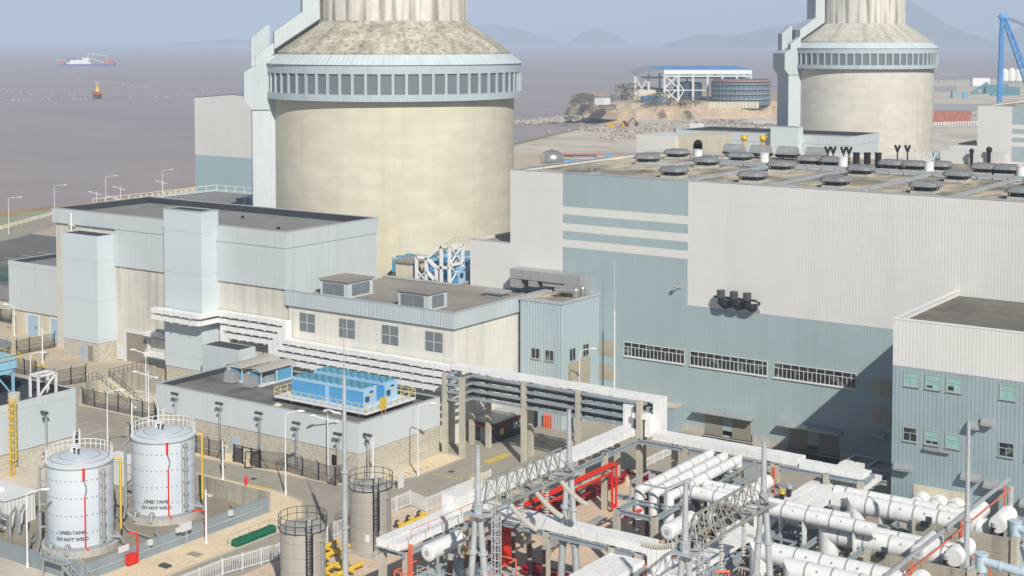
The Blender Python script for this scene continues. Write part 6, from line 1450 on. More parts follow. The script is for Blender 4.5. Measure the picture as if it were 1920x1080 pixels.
# ------------------------------------------------------------------ lattice gantries
def gantry(x, y0, y1, zt, label, poleh):
    t = thing('gantry', label, 'gantry', (x,y0,0), 'grey lattice gantries')
    for y, s in ((y0,-1),(y1,1)):
        b = B()
        for sx, sy in ((-1.25,.25*s),(1.25,-.25*s)):
            p = V((x+sx*1.0,y+sy,0)); q = V((x+sx*.18,y,zt-.2)); m = p.lerp(q,.45); m2 = p.lerp(q,.72)
            b.cyl(p, m, .40,.34,n=14).cyl(m, q, .33,.26,n=14)
            d = (q-p).normalized()
            for c in (m,m2): b.cyl(c-d*.13, c+d*.13, .46,n=14)
        obj('leg', b, MT['steel'], t)
        b = B().cyl((x,y,zt-.4),(x,y,zt+.7),.42,n=14); b.box(x-1.1,y-.8,zt-.32,x+1.1,y+.8,zt-.2); b.cyl((x,y,zt+.6),(x,y,zt+.75),.5,n=14)
        for i in range(8): a = 2*PI*i/8; b.bar((x+.42*math.cos(a),y+.42*math.sin(a),zt+.1),(x+.42*math.cos(a),y+.42*math.sin(a),zt+.6),.08)
        obj('head', b, MT['steel'], t)
        pl = B().cyl((x,y,zt+.7),(x,y,zt+poleh),.30,.2,n=12); pl.cyl((x,y,zt+poleh),(x,y,zt+poleh+.12),.26,n=12)
        for i in range(14): pl.bar((x-.2,y-.15,zt+1+i*.35),(x-.42,y-.3,zt+1+i*.35),.035)
        obj('lightning_pole', pl, MT['steel'], t)
    # triangular truss
    b = B(); L = y1-y0; n = 8; hw = .95; hh = 2.5; yb0 = y0+.5; yb1 = y1-.5; yt = [yb0+1.0+(yb1-yb0-2.0)*i/n for i in range(n+1)]
    bl = [(x-hw,yb0+(yb1-yb0)*i/n,zt) for i in range(n+1)]; br = [(x+hw,p[1],zt) for p in bl]; tp = [(x,y,zt+hh) for y in yt]
    for ch in (bl,br): b.bar(ch[0],ch[-1],.2)
    b.bar(tp[0],tp[-1],.19)
    for i in range(n+1):
        b.bar(bl[i],br[i],.08)
        for ch in (bl,br):
            b.bar(ch[i],tp[i],.09)
            if i < n: b.bar(tp[i],ch[i+1],.09)
    for ch in (bl,br): b.bar(ch[0],(x,y0,zt),.12); b.bar(ch[-1],(x,y1,zt),.12)
    obj('truss', b, MT['truss'], t)
    lx, ly = x+1.1, y0+.9
    b = B()
    for s in (-.28,.28): b.bar((lx,ly+s,0),(lx,ly+s,zt+.8),.08)
    for i in range(int(zt/.32)): b.bar((lx,ly-.28,.3+i*.32),(lx,ly+.28,.3+i*.32),.05)
    obj('ladder', b, MT['steel'], t)
    b = B()
    for i in range(int((zt-2.2)/.72)):
        z = 2.3+i*.72; pts = [(lx+.8*math.sin(PI*k/6),ly-.42*math.cos(PI*k/6),z) for k in range(7)]
        for p, q in zip(pts, pts[1:]): b.bar(p, q, .065)
    for k in (1,2,3,4,5): b.bar((lx+.8*math.sin(PI*k/6),ly-.42*math.cos(PI*k/6),2.3),(lx+.8*math.sin(PI*k/6),ly-.42*math.cos(PI*k/6),zt-.2),.055)
    obj('ladder_cage', b, MT['steel'], t)
    return t
gantry(-76.6,104.3,119.6,13.2,'grey lattice gantry on splayed pole legs, the left one above the red pipes',5.9)
gantry(-57.0,107.2,122.6,12.8,'grey lattice gantry on splayed pole legs, the right one before the large white ducts',5.6)
def string_(p, q, label, group, n=13):
    p, q = V(p), V(q); b = B(); L = (q-p).length; d = (q-p)/L; sag = V((0,0,-.25 if abs(d.z) < .9 else 0))
    for i in range(n):
        f = (i+.5)/n; c = p.lerp(q,f)+sag*(4*f*(1-f)); b.cyl(c-d*.05, c+d*.03, .27,.15,n=12)
        if i: b.cyl(pc, c, .07, n=6)
        pc = c
    b.wire(p, p.lerp(q,.03), .03)
    solo('insulator_string', b, MT['porcelain'], label, 'insulator', group)
G = 'insulator strings of the left gantry'
for i, y in enumerate((107,111.3,115.6)):
    string_((-76.6,y,13.1),(-76.6,y,9.6),'grey insulator string hanging straight down from the left gantry truss, %s' % ('nearest the caged ladder','middle one','nearest the far legs')[i], G)
    string_((-75.8,y+1.2,13.0),(-72.2,y+.4,11.4),'grey insulator string pulled out sideways from the left gantry truss, %s' % ('nearest the caged ladder','middle one','nearest the far legs')[i], G, 17)
G = 'insulator strings of the right gantry'
for i, y in enumerate((109.6,114,118.4)):
    string_((-57,y,12.7),(-57,y,8.8),'grey insulator string hanging straight down from the right gantry truss, %s' % ('nearest the caged ladder','middle one','nearest the far legs')[i], G)
string_((-58.2,107.4,12.9),(-61.6,107.6,12.3),'insulator string stretched level from the right gantry pole toward the white tray bridge', G, 15)
b = B()
for y, x2, y2, z2 in ((107,-83,110,6.6),(111.3,-82,112,6.4),(115.6,-80,118.2,6.4)):
    a = [V((-76.6,y,9.6)).lerp(V((x2,y2,z2)),i/8)+V((0,0,-.5*4*(i/8)*(1-i/8))) for i in range(9)]
    for p, q in zip(a, a[1:]): b.wire(p, q, .022)
solo('power_line', b, MT['steel_dark'], 'thin sagging dropper wires below the insulators of the left gantry', 'power line')
# post insulators on posts
G = 'brown post insulators'
for i, (x, y, lab) in enumerate(((-82.2,118.0,'brown post insulator, leftmost under the crossing tray bridge'),(-79.7,117.2,'brown post insulator, second from the left under the crossing tray bridge'),(-77.6,116.6,'brown post insulator, third from the left under the crossing tray bridge'),(-83.6,115.8,'brown post insulator beside the caged ladder of the left gantry'),(-81.0,113.2,'brown post insulator in front of the crossing tray bridge, nearest the bottom edge'))):
    t = thing('post_insulator', lab, 'insulator', (x,y,0), G)
    obj('post', B().cyl((x,y,0),(x,y,2.6),.16,n=10), MT['steel'], t)
    b = B().cyl((x,y,2.6),(x,y,5.9),.13,n=12)
    for k in range(22):
        if k in (10,11): continue
        b.cyl((x,y,2.7+k*.145),(x,y,2.76+k*.145),.21,n=12)
    obj('insulator', b, MT['brown_porcelain'], t); obj('cap', B().cyl((x,y,5.9),(x,y,6.2),.26,n=12).cyl((x,y,4.18),(x,y,4.4),.2,n=10), MT['duct'], t)
b = B().bar((-83,117.5,2.2),(-76.5,116,2.2),.14); b.bar((-80,113,2.2),(-74,118,2.6),.08); b.bar((-78,112.4,1.6),(-72,116.5,2.6),.08)
solo('bus_rail', b, MT['steel'], 'grey tubular rails at the feet of the brown post insulators', 'rail')

# ------------------------------------------------------------------ red and orange pipes
t = thing('red_pipework', 'bright red pipes running along the tray bridge and dropping in a U in the middle of the yard', 'pipework', (-88,145,0))
b = B()
for x, z in ((-87.55,5.55),(-87.0,5.55),(-86.6,5.0)):
    y1 = 146.2 if z > 5.2 else 144.6
    b.path([(x,122.5,z),(x,y1,z),(x,y1,.6)],.15,8)
b.path([(-87.55,146.2,.6),(-87.0,146.2,.5),(-86.6,144.6,.6)],.15,8)
obj('pipe', b, MT['red'], t)
b = B()
for y in range(124,146,4): b.bar((-88,y,5.3),(-86.4,y,5.3),.12)
obj('clamp', b, MT['steel'], t)
b = B()
for k in range(5): b.cyl((-86.2+k*.32,121.6,1.0),(-86.2+k*.32,121.6,6.2),.13,n=8)
b.box(-86.5,121.4,4.4,-84.7,121.8,4.55)
solo('red_riser', b, MT['red'], 'bundle of bright red riser pipes under the crossing tray bridge', 'pipe')
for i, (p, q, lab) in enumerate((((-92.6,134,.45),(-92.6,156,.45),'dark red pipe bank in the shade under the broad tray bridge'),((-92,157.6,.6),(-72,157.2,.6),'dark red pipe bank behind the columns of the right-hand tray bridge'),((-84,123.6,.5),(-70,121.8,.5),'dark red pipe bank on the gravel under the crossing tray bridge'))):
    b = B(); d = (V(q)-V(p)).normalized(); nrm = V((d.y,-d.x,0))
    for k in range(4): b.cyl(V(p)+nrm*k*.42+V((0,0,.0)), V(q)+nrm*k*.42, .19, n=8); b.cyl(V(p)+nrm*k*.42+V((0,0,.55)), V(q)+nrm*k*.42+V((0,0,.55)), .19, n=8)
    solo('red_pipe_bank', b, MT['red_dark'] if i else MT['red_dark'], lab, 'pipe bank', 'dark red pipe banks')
solo('red_spool', B().cyl((-76.0,129.6,5.8),(-75.6,132.2,5.9),.2,n=10), MT['red'], 'short red pipe lying inside the grey frame by the slim white ducts', 'pipe')
solo('dark_wall', B().box(-93.2,130,0,-92.9,146,2.6), MT['louvre_grey'], 'dark grey panel wall under the broad tray bridge behind the red pipes', 'wall')
solo('boulder_mound', B().ball((-90.8,157.2,0),1.9,18,10,.75), MT['gravel_pink'], 'rounded sandy mound at the foot of the rack corner column', 'mound')
def orange_post(x, y, z0, z1, label):
    b = B()
    for dx, dy in ((0,0),(.22,0),(0,.22),(.22,.22)): b.bar((x+dx,y+dy,z0),(x+dx,y+dy,z1),.09)
    for k in range(int((z1-z0)/.35)): b.bar((x,y,z0+k*.35),(x+.22,y+.22,z0+k*.35),.06)
    solo('sprinkler_riser', b, MT['orange'], label, 'pipe', 'salmon sprinkler risers')
orange_post(-86.2,106.2,0,7.6,'salmon sprinkler riser at the near end of the short tray bridge')
orange_post(-85.6,115.6,2.5,8.2,'salmon sprinkler riser touching the leg of the left gantry')
orange_post(-67.6,118.4,0,6.0,'salmon sprinkler riser where the crossing tray bridge drops')
orange_post(-69.2,151.0,2,7.0,'salmon sprinkler riser beside the column behind the right gantry pole')
b = B().path([(-90,104,1.2),(-85.8,106,1.2),(-82.5,108,1.2)],.15,8); b.path([(-80,108.6,.9),(-77,112.5,.9),(-75.4,111,.9)],.14,8); b.path([(-64,119.3,2.8),(-61.6,117.8,2.8)],.14,8); b.path([(-63.8,124,4.2),(-62,125.6,4.2),(-62,125.6,2)],.14,8)
solo('sprinkler_pipe', b, MT['orange'], 'salmon sprinkler pipes low among the transformers near the bottom edge', 'pipework')
b = B().rail([(-86,106.3,8.0),(-86,117,8.0)],1.0,2.4,.05,(1.,)); solo('tray_rail', b, MT['orange'], 'thin salmon handrail along the short tray bridge', 'railing')
# secondary steel under the ducts
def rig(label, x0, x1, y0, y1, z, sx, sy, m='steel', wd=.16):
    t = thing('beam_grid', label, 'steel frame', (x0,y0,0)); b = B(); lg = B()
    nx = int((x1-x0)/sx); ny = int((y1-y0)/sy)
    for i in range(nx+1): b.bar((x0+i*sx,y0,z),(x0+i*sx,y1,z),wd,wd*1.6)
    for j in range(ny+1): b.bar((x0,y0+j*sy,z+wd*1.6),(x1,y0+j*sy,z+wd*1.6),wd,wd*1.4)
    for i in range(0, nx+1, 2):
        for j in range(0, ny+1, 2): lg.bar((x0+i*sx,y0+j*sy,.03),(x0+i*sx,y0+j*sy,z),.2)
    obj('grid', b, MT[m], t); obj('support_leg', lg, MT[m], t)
rig('grey beam grid under the medium ducts behind the right gantry', -71.5,-60,134,143,4.2,2.3,2.2,'steel_blue')
rig('grey beam grid under the large ducts between the two trays', -60,-47,133.6,147,3.6,2.4,2.6,'steel_blue')
rig('grey beam grid below the lowest large ducts at the picture bottom', -63,-46,118,129,3.2,2.2,2.2,'steel')
rig('grey beam grid in the shade between tray bridge and annex corner', -72,-60,146.5,152.5,4.4,2.0,2.0,'steel_blue')
rig('grey beam grid around the transformer behind the right gantry pole', -75,-68.5,112,119,3.4,1.6,1.75,'steel')
rig('grey beam grid at the bottom edge behind the crossing tray bridge drop', -66,-58,104,115,4.0,2.0,2.2,'steel')
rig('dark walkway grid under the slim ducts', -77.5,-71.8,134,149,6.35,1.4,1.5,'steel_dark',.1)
for k, (x0, y0, x1, y1, z, lab) in enumerate(((-84.5,124.5,-84.5,140,1.2,'bank of thin grey pipes on low sleepers beside the red pipes'),(-70.5,131.5,-61,131.5,3.2,'bank of thin grey pipes crossing under the right gantry'),(-58.5,142.6,-47,142.6,4.4,'bank of thin grey pipes between the large ducts'),(-79,122.8,-70,122.8,1.4,'bank of thin grey pipes behind the crossing tray bridge'),(-62.5,117,-62.5,131,3.9,'bank of thin grey pipes between the gantry legs and the large ducts'))):
    b = B(); d = (V((x1,y1))-V((x0,y0))).normalized()
    for i in range(4): b.cyl((x0-d.y*i*.34,y0+d.x*i*.34,z),(x1-d.y*i*.34,y1+d.x*i*.34,z),.09+.03*(i % 2),n=8)
    for i in range(5):
        p = V((x0,y0)).lerp(V((x1,y1)),(i+.5)/5); b.bar((p.x+d.y*.3,p.y-d.x*.3,z-.15),(p.x-d.y*1.4,p.y+d.x*1.4,z-.15),.12); b.bar((p.x-d.y*.5,p.y+d.x*.5,0),(p.x-d.y*.5,p.y+d.x*.5,z-.15),.12)
    solo('pipe_bank', b, MT['duct'], lab, 'pipe bank')
def loop(cx, cy, w_, d_, z, label):
    b = B(); c = [(cx-w_,cy-d_,z),(cx+w_,cy-d_,z),(cx+w_,cy+d_,z),(cx-w_,cy+d_,z),(cx-w_,cy-d_,z)]
    b.path(c,.08,6)
    for p in c[:4]: b.cyl((p[0],p[1],0),p,.08,n=6)
    for i in range(5):
        f = (i+.5)/5; b.cyl((cx-w_+2*w_*f,cy-d_,z-.35),(cx-w_+2*w_*f,cy-d_,z),.07,n=6)
    solo('sprinkler_loop', b, MT['orange'], label, 'pipework', 'salmon sprinkler loops')
loop(-83.6,110.2,3.9,4.6,4.9,'salmon sprinkler loop round the transformer by the left gantry')
loop(-67.6,128.6,3.6,4.4,4.8,'salmon sprinkler loop round the transformer behind the right gantry pole')
loop(-66.5,144.5,3.6,4.2,4.8,'salmon sprinkler loop round the transformer behind the right gantry truss')
loop(-45.0,137.2,3.4,4.4,4.6,'salmon sprinkler loop between the two fire walls')
loop(-44.0,149.0,3.4,4.2,4.6,'salmon sprinkler loop behind the farther fire wall')
# yard clutter: switch racks, valves, small frames (each a thing of its own)
for i in range(26):
    x = rr.uniform(-86,-52); y = rr.uniform(122,150); h = rr.uniform(1.2,2.6)
    if -84 < x < -77 and y > 124: x = rr.uniform(-70,-52)
    b = B().box(x-.4,y-.3,.5,x+.4,y+.3,h); b.bar((x-.3,y,0),(x-.3,y,.5),.1); b.bar((x+.3,y,0),(x+.3,y,.5),.1); b.cyl((x,y,h),(x,y,h+.5),.12,n=8)
    if i % 3 == 0: b.cyl((x-.9,y,1.1),(x+.9,y,1.1),.22,n=10)
    if i % 3 == 1: b.ball((x+.6,y,1.0),.35,8,6)
    solo('control_box', b, (MT['transformer'],MT['steel_dark'],MT['duct'],MT['white_pipe'])[i % 4], 'small %s control box on legs among the pipes of the switchyard' % ('pale blue','dark','grey','white')[i % 4], 'control box', 'small control boxes in the yard')
b = B()
for x0, y0, x1, y1 in ((-85,125,-78,124),(-78,124,-74,128),(-83,137,-77.5,134),(-84,150,-77,143)): b.rail([(x0,y0,0),(x1,y1,0)],1.1,1.4,.05)
solo('yard_rail', b, MT['steel'], 'thin grey handrails crossing the open gravel of the yard', 'railing')
# ------------------------------------------------------------------ ship, beacon and floats
def ship():
    x, y = -2600., 1700.
    fx, fy = math.cos(math.radians(124.926)), math.sin(math.radians(124.926)); R_ = V((fy,-fx,0)); F_ = V((fx,fy,0))
    D = 3080.; c = F_*D+R_*((160-960)/2720*D)
    t = thing('dredger', 'dredging ship with white deckhouse and red bow frame far out on the brown sea', 'ship', (c.x,c.y,-4))
    def bx(b, u0, u1, z0, z1, d=9):
        p = [c+R_*u0-F_*d, c+R_*u1-F_*d, c+R_*u1+F_*d, c+R_*u0+F_*d]
        return b.prism([(q.x,q.y) for q in p], -4+z0, -4+z1)
    P = lambda u, z, d=0: tuple(c+R_*u+F_*d+V((0,0,-4+z)))
    obj('hull', bx(B(),-54,62,-.5,4.5), mat('ship_hull',(.10,.13,.25),.6), t)
    obj('deckhouse', bx(bx(bx(B(),-36,14,4.5,8,8),-30,10,8,13,7),-4,10,13,18,6), MT['white'], t)
    b = B(); b.bar(P(6,18),P(6,30),2.0); b.bar(P(6,27),P(50,22),1.2); b.bar(P(46,23),P(46,8),1.6); b.bar(P(10,16),P(44,7),1.6); b.bar(P(-62,12),P(-12,13),1.5); obj('derrick', b, MT['beige_wall'], t)
    b = bx(bx(B(),40,62,4.5,8,7),48,58,8,13,5); bx(b,-52,-44,4.5,12,5); b.bar(P(44,8),P(50,15),1.5); b.bar(P(62,8),P(56,14),1.5); obj('bow_frame', b, mat('ship_red',(.50,.10,.08),.6), t)
    b = bx(bx(B(),-38,-26,13,17,5),-26,-20,13,16,5); obj('winch_house', b, mat('ship_blue',(.08,.16,.40),.6), t)
ship()
def at_sea(px_, py_, z=-4):
    D = (56-z)*2720/(py_-71); fx, fy = math.cos(math.radians(124.926)), math.sin(math.radians(124.926)); k = (px_-960)/2720*D
    return (fx*D+fy*k, fy*D-fx*k)
x, y = at_sea(182,185.5)
t = thing('beacon', 'yellow pyramid sea beacon on dark piles with red fenders', 'beacon', (x,y,-4))
b = B()
for dx in (-2.6,0,2.6):
    for dy in (-2.2,2.2): b.cyl((x+dx,y+dy,-6),(x+dx,y+dy,0.5),.8,n=8)
obj('pile', b, MT['steel_dark'], t)
obj('platform', B().box(x-4,y-3.4,.5,x+4,y+3.4,3.2), mat('beacon_red',(.45,.13,.05),.6), t)
b = B().cyl((x,y,3.2),(x,y,9.5),2.6,.7,n=6); b.cyl((x,y,9.5),(x,y,11.3),.9,n=10); obj('tower', b, MT['yellow'], t); obj('light', B().ball((x,y,11.6),.7,8,6), MT['frame_white'], t)
fl = mesh('float', B().ball((0,0,.4),.85,8,5,.8), mat('white_float',(.62,.62,.62),.5))
pts = [(11,189),(22,188.5),(26,188),(34,189),(44,187.5),(52,187.5),(79,187),(91,186.5),(115,186),(136,186),(140,185.5),(150,186),(160,185.5),(13,172),(22,171.5),(38,175),(50,174),(58,177),(96,178),(130,178),(140,179),(148,147),(157,150),(178,152),(188,154),(205,153.5),(214,156.5),(230,158),(246,161),(250,162),(264,164),(272,161),(276,165),(292,170),(318,171),(340,170.5),(346,172),(381,172),(390,173),(441,172),(244,184),(292,182.5),(310,182.5),(314,182.5),(36,156),(167,181),(430,110),(438,120),(1010,118),(1020,128),(1070,130),(1110,122),(1130,108),(1165,110),(1232,112),(1006,125),(1044,120)]
for i, (a, b_) in enumerate(pts):
    X, Y = at_sea(a, b_); o = bpy.data.objects.new('fishing_float', fl); col.objects.link(o); o.location = (X, Y, -4); o.scale = (1+.5*(i % 3),1,.9) if i % 2 else (.8,.8,.8)
    o['label'] = 'small white fishing float drifting on the brown sea'; o['category'] = 'float'; o['group'] = 'white fishing floats on the sea'

# ------------------------------------------------------------------ coast: guard blocks
gb = mesh('guard_block', B().box(-.45,-.45,0,.45,.45,1.0), MT['beige_wall'])
line = [V((-331,196)),V((-345.5,247)),V((-361,276)),V((-372,312)),V((-378,350))]
k = 0
for p, q in zip(line, line[1:]):
    L = (q-p).length; n = int(L/2.8)
    for i in range(n):
        c = p.lerp(q, i/n); o = bpy.data.objects.new('guard_block', gb); col.objects.link(o); o.location = (c.x,c.y,3)
        o['label'] = 'pale concrete guard block in the row along the sea road'; o['category'] = 'guard block'; o['group'] = 'guard blocks along the sea road'

# ------------------------------------------------------------------ headland with assembly hall
rk = random.Random(11)
def lump(outline, z0, z1, name, m, inset=10, jit=2.5, kind='structure', rows=4):
    """a raised mass with rough sides: outline swept inward row by row"""
    cx = sum(p[0] for p in outline)/len(outline); cy = sum(p[1] for p in outline)/len(outline)
    den = []
    for i in range(len(outline)):
        p, q = V(outline[i]), V(outline[(i+1) % len(outline)]); n = max(1, int((q-p).length/7))
        den += [p.lerp(q, j/n) for j in range(n)]
    n = len(den); b = B()
    for r_ in range(rows+1):
        f = r_/rows; 
        for p in den:
            d = V((cx,cy))-p; L = d.length; s = d/L*min(L*.9, inset*f)+V((rk.uniform(-jit,jit),rk.uniform(-jit,jit)))*(1 if 0 < r_ else .3)
            b.v.append((p.x+s.x,p.y+s.y,z0+(z1-z0)*f**.7+rk.uniform(-1,1)*(.6 if 0 < r_ < rows else 0)))
    for r_ in range(rows):
        for i in range(n): b.f.append((r_*n+i,r_*n+(i+1) % n,(r_+1)*n+(i+1) % n,(r_+1)*n+i)); b.sm.append(False)
    b.f.append(tuple(rows*n+i for i in range(n))); b.sm.append(False)
    return struct(name, b, m, kind)
head = [(-566,882),(-545,868),(-520,862),(-498,862),(-470,880),(-440,930),(-410,1000),(-420,1080),(-640,1140),(-632,1000),(-598,930)]
lump(head, -.5, 11, 'rocky_land', MT['cliff'], 9, 2.2)
MT['rock_dark'] = mat('dark_rubble_stone', (.26,.245,.225), .95, var=.25, vs=.3, fine=.15, fs=1.)
def rocks(n, area, smin, smax, name, m, label=None):
    b = B()
    for i in range(n):
        x, y, z = area(); s = rk.uniform(smin, smax)
        n0 = len(b.v); b.ball((x,y,z+s*.3), s, 6, 4, rk.uniform(.5,.9))
        for k_ in range(n0, len(b.v)):
            p = b.v[k_]; b.v[k_] = tuple(q+rk.uniform(-.3,.3)*s for q in p)
        for k_ in range(len(b.sm)): b.sm[k_] = False
    return struct(name, b, m, 'stuff')
def along(a, b_, wdt, z0=0, z1=0):
    def f():
        t_ = rk.random(); p = V(a).lerp(V(b_), t_); return p.x+rk.gauss(0,wdt), p.y+rk.gauss(0,wdt), z0+(z1-z0)*t_
    return f
rocks(380, along((-572,836),(-548,880),5,-4,-1), .8, 2.6, 'rubble', MT['rock'])
rocks(700, along((-452,752),(-395,830),15), .5, 2.2, 'rubble', MT['rock'])
rocks(700, along((-438,800),(-330,900),20), .5, 2.4, 'rubble', MT['rock'])
rocks(420, along((-410,845),(-345,838),13,2,1), .4, 1.5, 'rubble', MT['rock_dark'])
rocks(300, along((-470,800),(-430,770),12), .4, 1.4, 'rubble', MT['rock_dark'])
rocks(350, along((-415,700),(-380,760),9), .5, 1.8, 'rubble', MT['rock'])
solo('spoil_heap', B().lathe((-395,850,0), [(30,-.2),(20,2.2),(11,4),(0,4.6)], 22), MT['ground'], 'broad sandy spoil heap among the rubble below the round module', 'heap', 'sandy spoil heaps')
solo('spoil_heap', B().lathe((-352,835,0), [(26,-.2),(15,2),(7,3.2),(0,3.5)], 20), MT['ground'], 'lower sandy spoil heap nearer the farther stair shaft', 'heap', 'sandy spoil heaps')
def shrub(x, y, z, r, label):
    b = B()
    for i in range(320):
        a = rk.uniform(0,2*PI); e = rk.random()**.5; zz = rk.random(); rad = r*e*(1-.5*zz); s = rk.uniform(.2,.5)*r*.2
        c = V((x+rad*math.cos(a),y+rad*math.sin(a),z+zz*r*1.0)); u = V((rk.gauss(0,1),rk.gauss(0,1),rk.gauss(0,1))).normalized(); v_ = u.cross(V((0,0,1))).normalized()
        b.add([c-u*s, c+v_*s, c+u*s, c-v_*s*.6], [(0,1,2,3)])
    for i in range(4): a = i*1.6; b.bar((x,y,z-1),(x+r*.4*math.cos(a),y+r*.4*math.sin(a),z+r*.6),.2)
    solo('shrub', b, MT['foliage'], label, 'shrub', 'dry shrubs on the headland')
for i, (px_, py_, r_) in enumerate(((1078,199,6),(1086,195,7),(1096,193,7),(1107,193,6),(1116,194,5),(1128,195,5),(1148,193,6),(1164,172,8),(1178,168,9),(1200,194,5),(1222,196,7),(1236,196,8),(1254,198,5),(1285,196,6),(1305,198,6))):
    D = (56-10)*2720/(max(py_,190)-71)*.995; fx, fy = math.cos(math.radians(124.926)), math.sin(math.radians(124.926)); k = (px_-960)/2720*D
    shrub(fx*D+fy*k, fy*D-fx*k, 10.5+(190-min(py_,190))*.38*.5, r_, 'dry brown shrub on the headland edge, %s from the left' % (nm+['seventh','eighth','ninth','tenth','eleventh','twelfth','thirteenth','fourteenth','fifteenth'])[i])
fx, fy = math.cos(math.radians(124.926)), math.sin(math.radians(124.926))
def far(px_, D): k = (px_-960)/2720*D; return V((fx*D+fy*k, fy*D-fx*k, 0))
def fz(py_, D): return 56-(py_-71)/2720*D
# assembly hall
D0 = 1040; t = thing('assembly_hall', 'open white steel assembly hall with a blue sheet roof on the headland', 'hall', tuple(far(1300,D0)+V((0,0,10))))
R_ = V((fy,-fx,0)); F_ = V((fx,fy,0)); o0 = far(1246,D0); W_ = 62; z0 = 10.5; z1 = 30
P = lambda u, v_, z: tuple(o0+R_*u+F_*v_-V((0,0,o0.z))+V((0,0,z)))
b = B()
for u in (0,10,20.5,31,41.5,52,62): b.bar(P(u,0,z0),P(u,0,z1),1.2)
for u in (-20,-10): b.bar(P(u,14,z0),P(u,14,z1),1.2)
for u in (0,20,41,62): b.bar(P(u,34,z0),P(u,34,z1),1.1)
obj('post', b, MT['white'], t)
b = B()
for z in (z0,20): b.bar(P(0,0,z),P(10,0,z+9.5),.7); b.bar(P(10,0,z),P(0,0,z+9.5),.7)
b.bar(P(-20,14,z0),P(-10,14,28),.6); b.bar(P(-10,14,z0),P(-20,14,28),.6); b.bar(P(0,0,18.5),P(33,0,18.5),.6); b.bar(P(0,0,28.5),P(62,0,28.5),.8); b.bar(P(10,0,24),P(14,0,18.5),.6); b.bar(P(14,0,18.5),P(10,0,11),.6)
obj('brace', b, MT['white'], t)
obj('fascia', B().ext([P(-.5,-1,z1),P(62.5,-1,z1),P(62.5,-1,z1+3),P(-.5,-1,z1+3)], F_*.6), MT['white'], t)
obj('roof', B().ext([P(-.5,-.4,z1+2.9),P(62.5,-.4,z1+2.9),P(57,40,z1+4.8),P(-10,40,z1+4.8)], V((0,0,.4))), MT['roofblue'], t)
obj('side_roof', B().ext([P(-.6,-.4,z1+2.8),P(-10,40,z1+4.7),P(-22,40,z1+1.0),P(-20.5,12,z1)], V((0,0,.4))), MT['duct'], t)
obj('crane_beam', B().ext([P(-19,13,28),P(62,13,28),P(62,13,26.6),P(-19,13,26.6)], F_*1.2), MT['steel_blue'], t)
c = far(1390,1030); t = thing('ring_module', 'round blue-grey containment module wrapped in scaffolding beside the open hall', 'tank', (c.x,c.y,10))
obj('shell', B().lathe((c.x,c.y,9), [(20.2,0),(20.2,16.8),(19,17.4),(0,17.8)], 56), mat('module_blue',(.12,.20,.27),.6,var=.15,vs=.1), t)
b = B()
for i in range(44):
    a = 2*PI*i/44; b.bar((c.x+21*math.cos(a),c.y+21*math.sin(a),9),(c.x+21*math.cos(a),c.y+21*math.sin(a),25),.25)
for z in (13,16.5,20,23.5,25.5): b.lathe((c.x,c.y,z), [(20.3,0),(21.6,0),(21.6,.5),(20.3,.5)], 44, False, True)
obj('scaffold', b, MT['duct'], t)
obj('rim', B().lathe((c.x,c.y,25.8), [(20.4,0),(20.4,.7),(19.6,.8)], 44, False, True), MT['rust'], t)
c = far(1290,1055); t = thing('cylinder_module', 'dark blue module with white uprights standing inside the open hall', 'tank', (c.x,c.y,10)); obj('shell', B().lathe((c.x,c.y,9.5), [(10,0),(10,14),(0,15)], 32), mat('module_dark',(.045,.085,.12),.6), t)
c = far(1225,1015); solo('blue_shed', B().prism([(c.x-7,c.y-5),(c.x+5,c.y-5),(c.x+5,c.y+5),(c.x-7,c.y+5)],10,15.5), MT['roofblue'], 'small blue shed under the left end of the open hall', 'shed')
c = far(1210,1075); solo('dome_store', B().lathe((c.x,c.y,8), [(26,0),(26,6),(20,10),(0,12)], 36), MT['beige_wall'], 'pale domed store showing through the open hall frame', 'building')
c = far(1132,1000); t = thing('site_hut', 'white hut beside a grey framework at the tip of the headland', 'hut', (c.x,c.y,10)); obj('wall', B().prism([(c.x-5,c.y-4),(c.x+3,c.y-4),(c.x+3,c.y+4),(c.x-5,c.y+4)],10,14.5), MT['white'], t)
b = B()
for i in range(6): b.bar((c.x-2+i*2.2,c.y+6,10),(c.x-2+i*2.2,c.y+6,19),.5)
b.bar((c.x-3,c.y+6,19),(c.x+11,c.y+6,18),.8); obj('frame', b, MT['steel_blue'], t)
p, q = far(1330,978)+V((0,0,9.2)), far(1424,978)+V((0,0,9.2)); b = B()
for i in range(14):
    a = p.lerp(q,i/14); e = p.lerp(q,(i+.88)/14); b.bar(a+V((0,0,1.5)), e+V((0,0,1.5)), .4, 4.4)
solo('hoarding', b, MT['beige_wall'], 'long cream site hoarding below the round module', 'wall')
p, q = far(1425,950), far(1452,950); solo('grey_hoarding', B().bar(p+V((0,0,1.5)),q+V((0,0,1.5)),.5,5), MT['steel'], 'grey-green hoarding next to the cream one', 'wall')
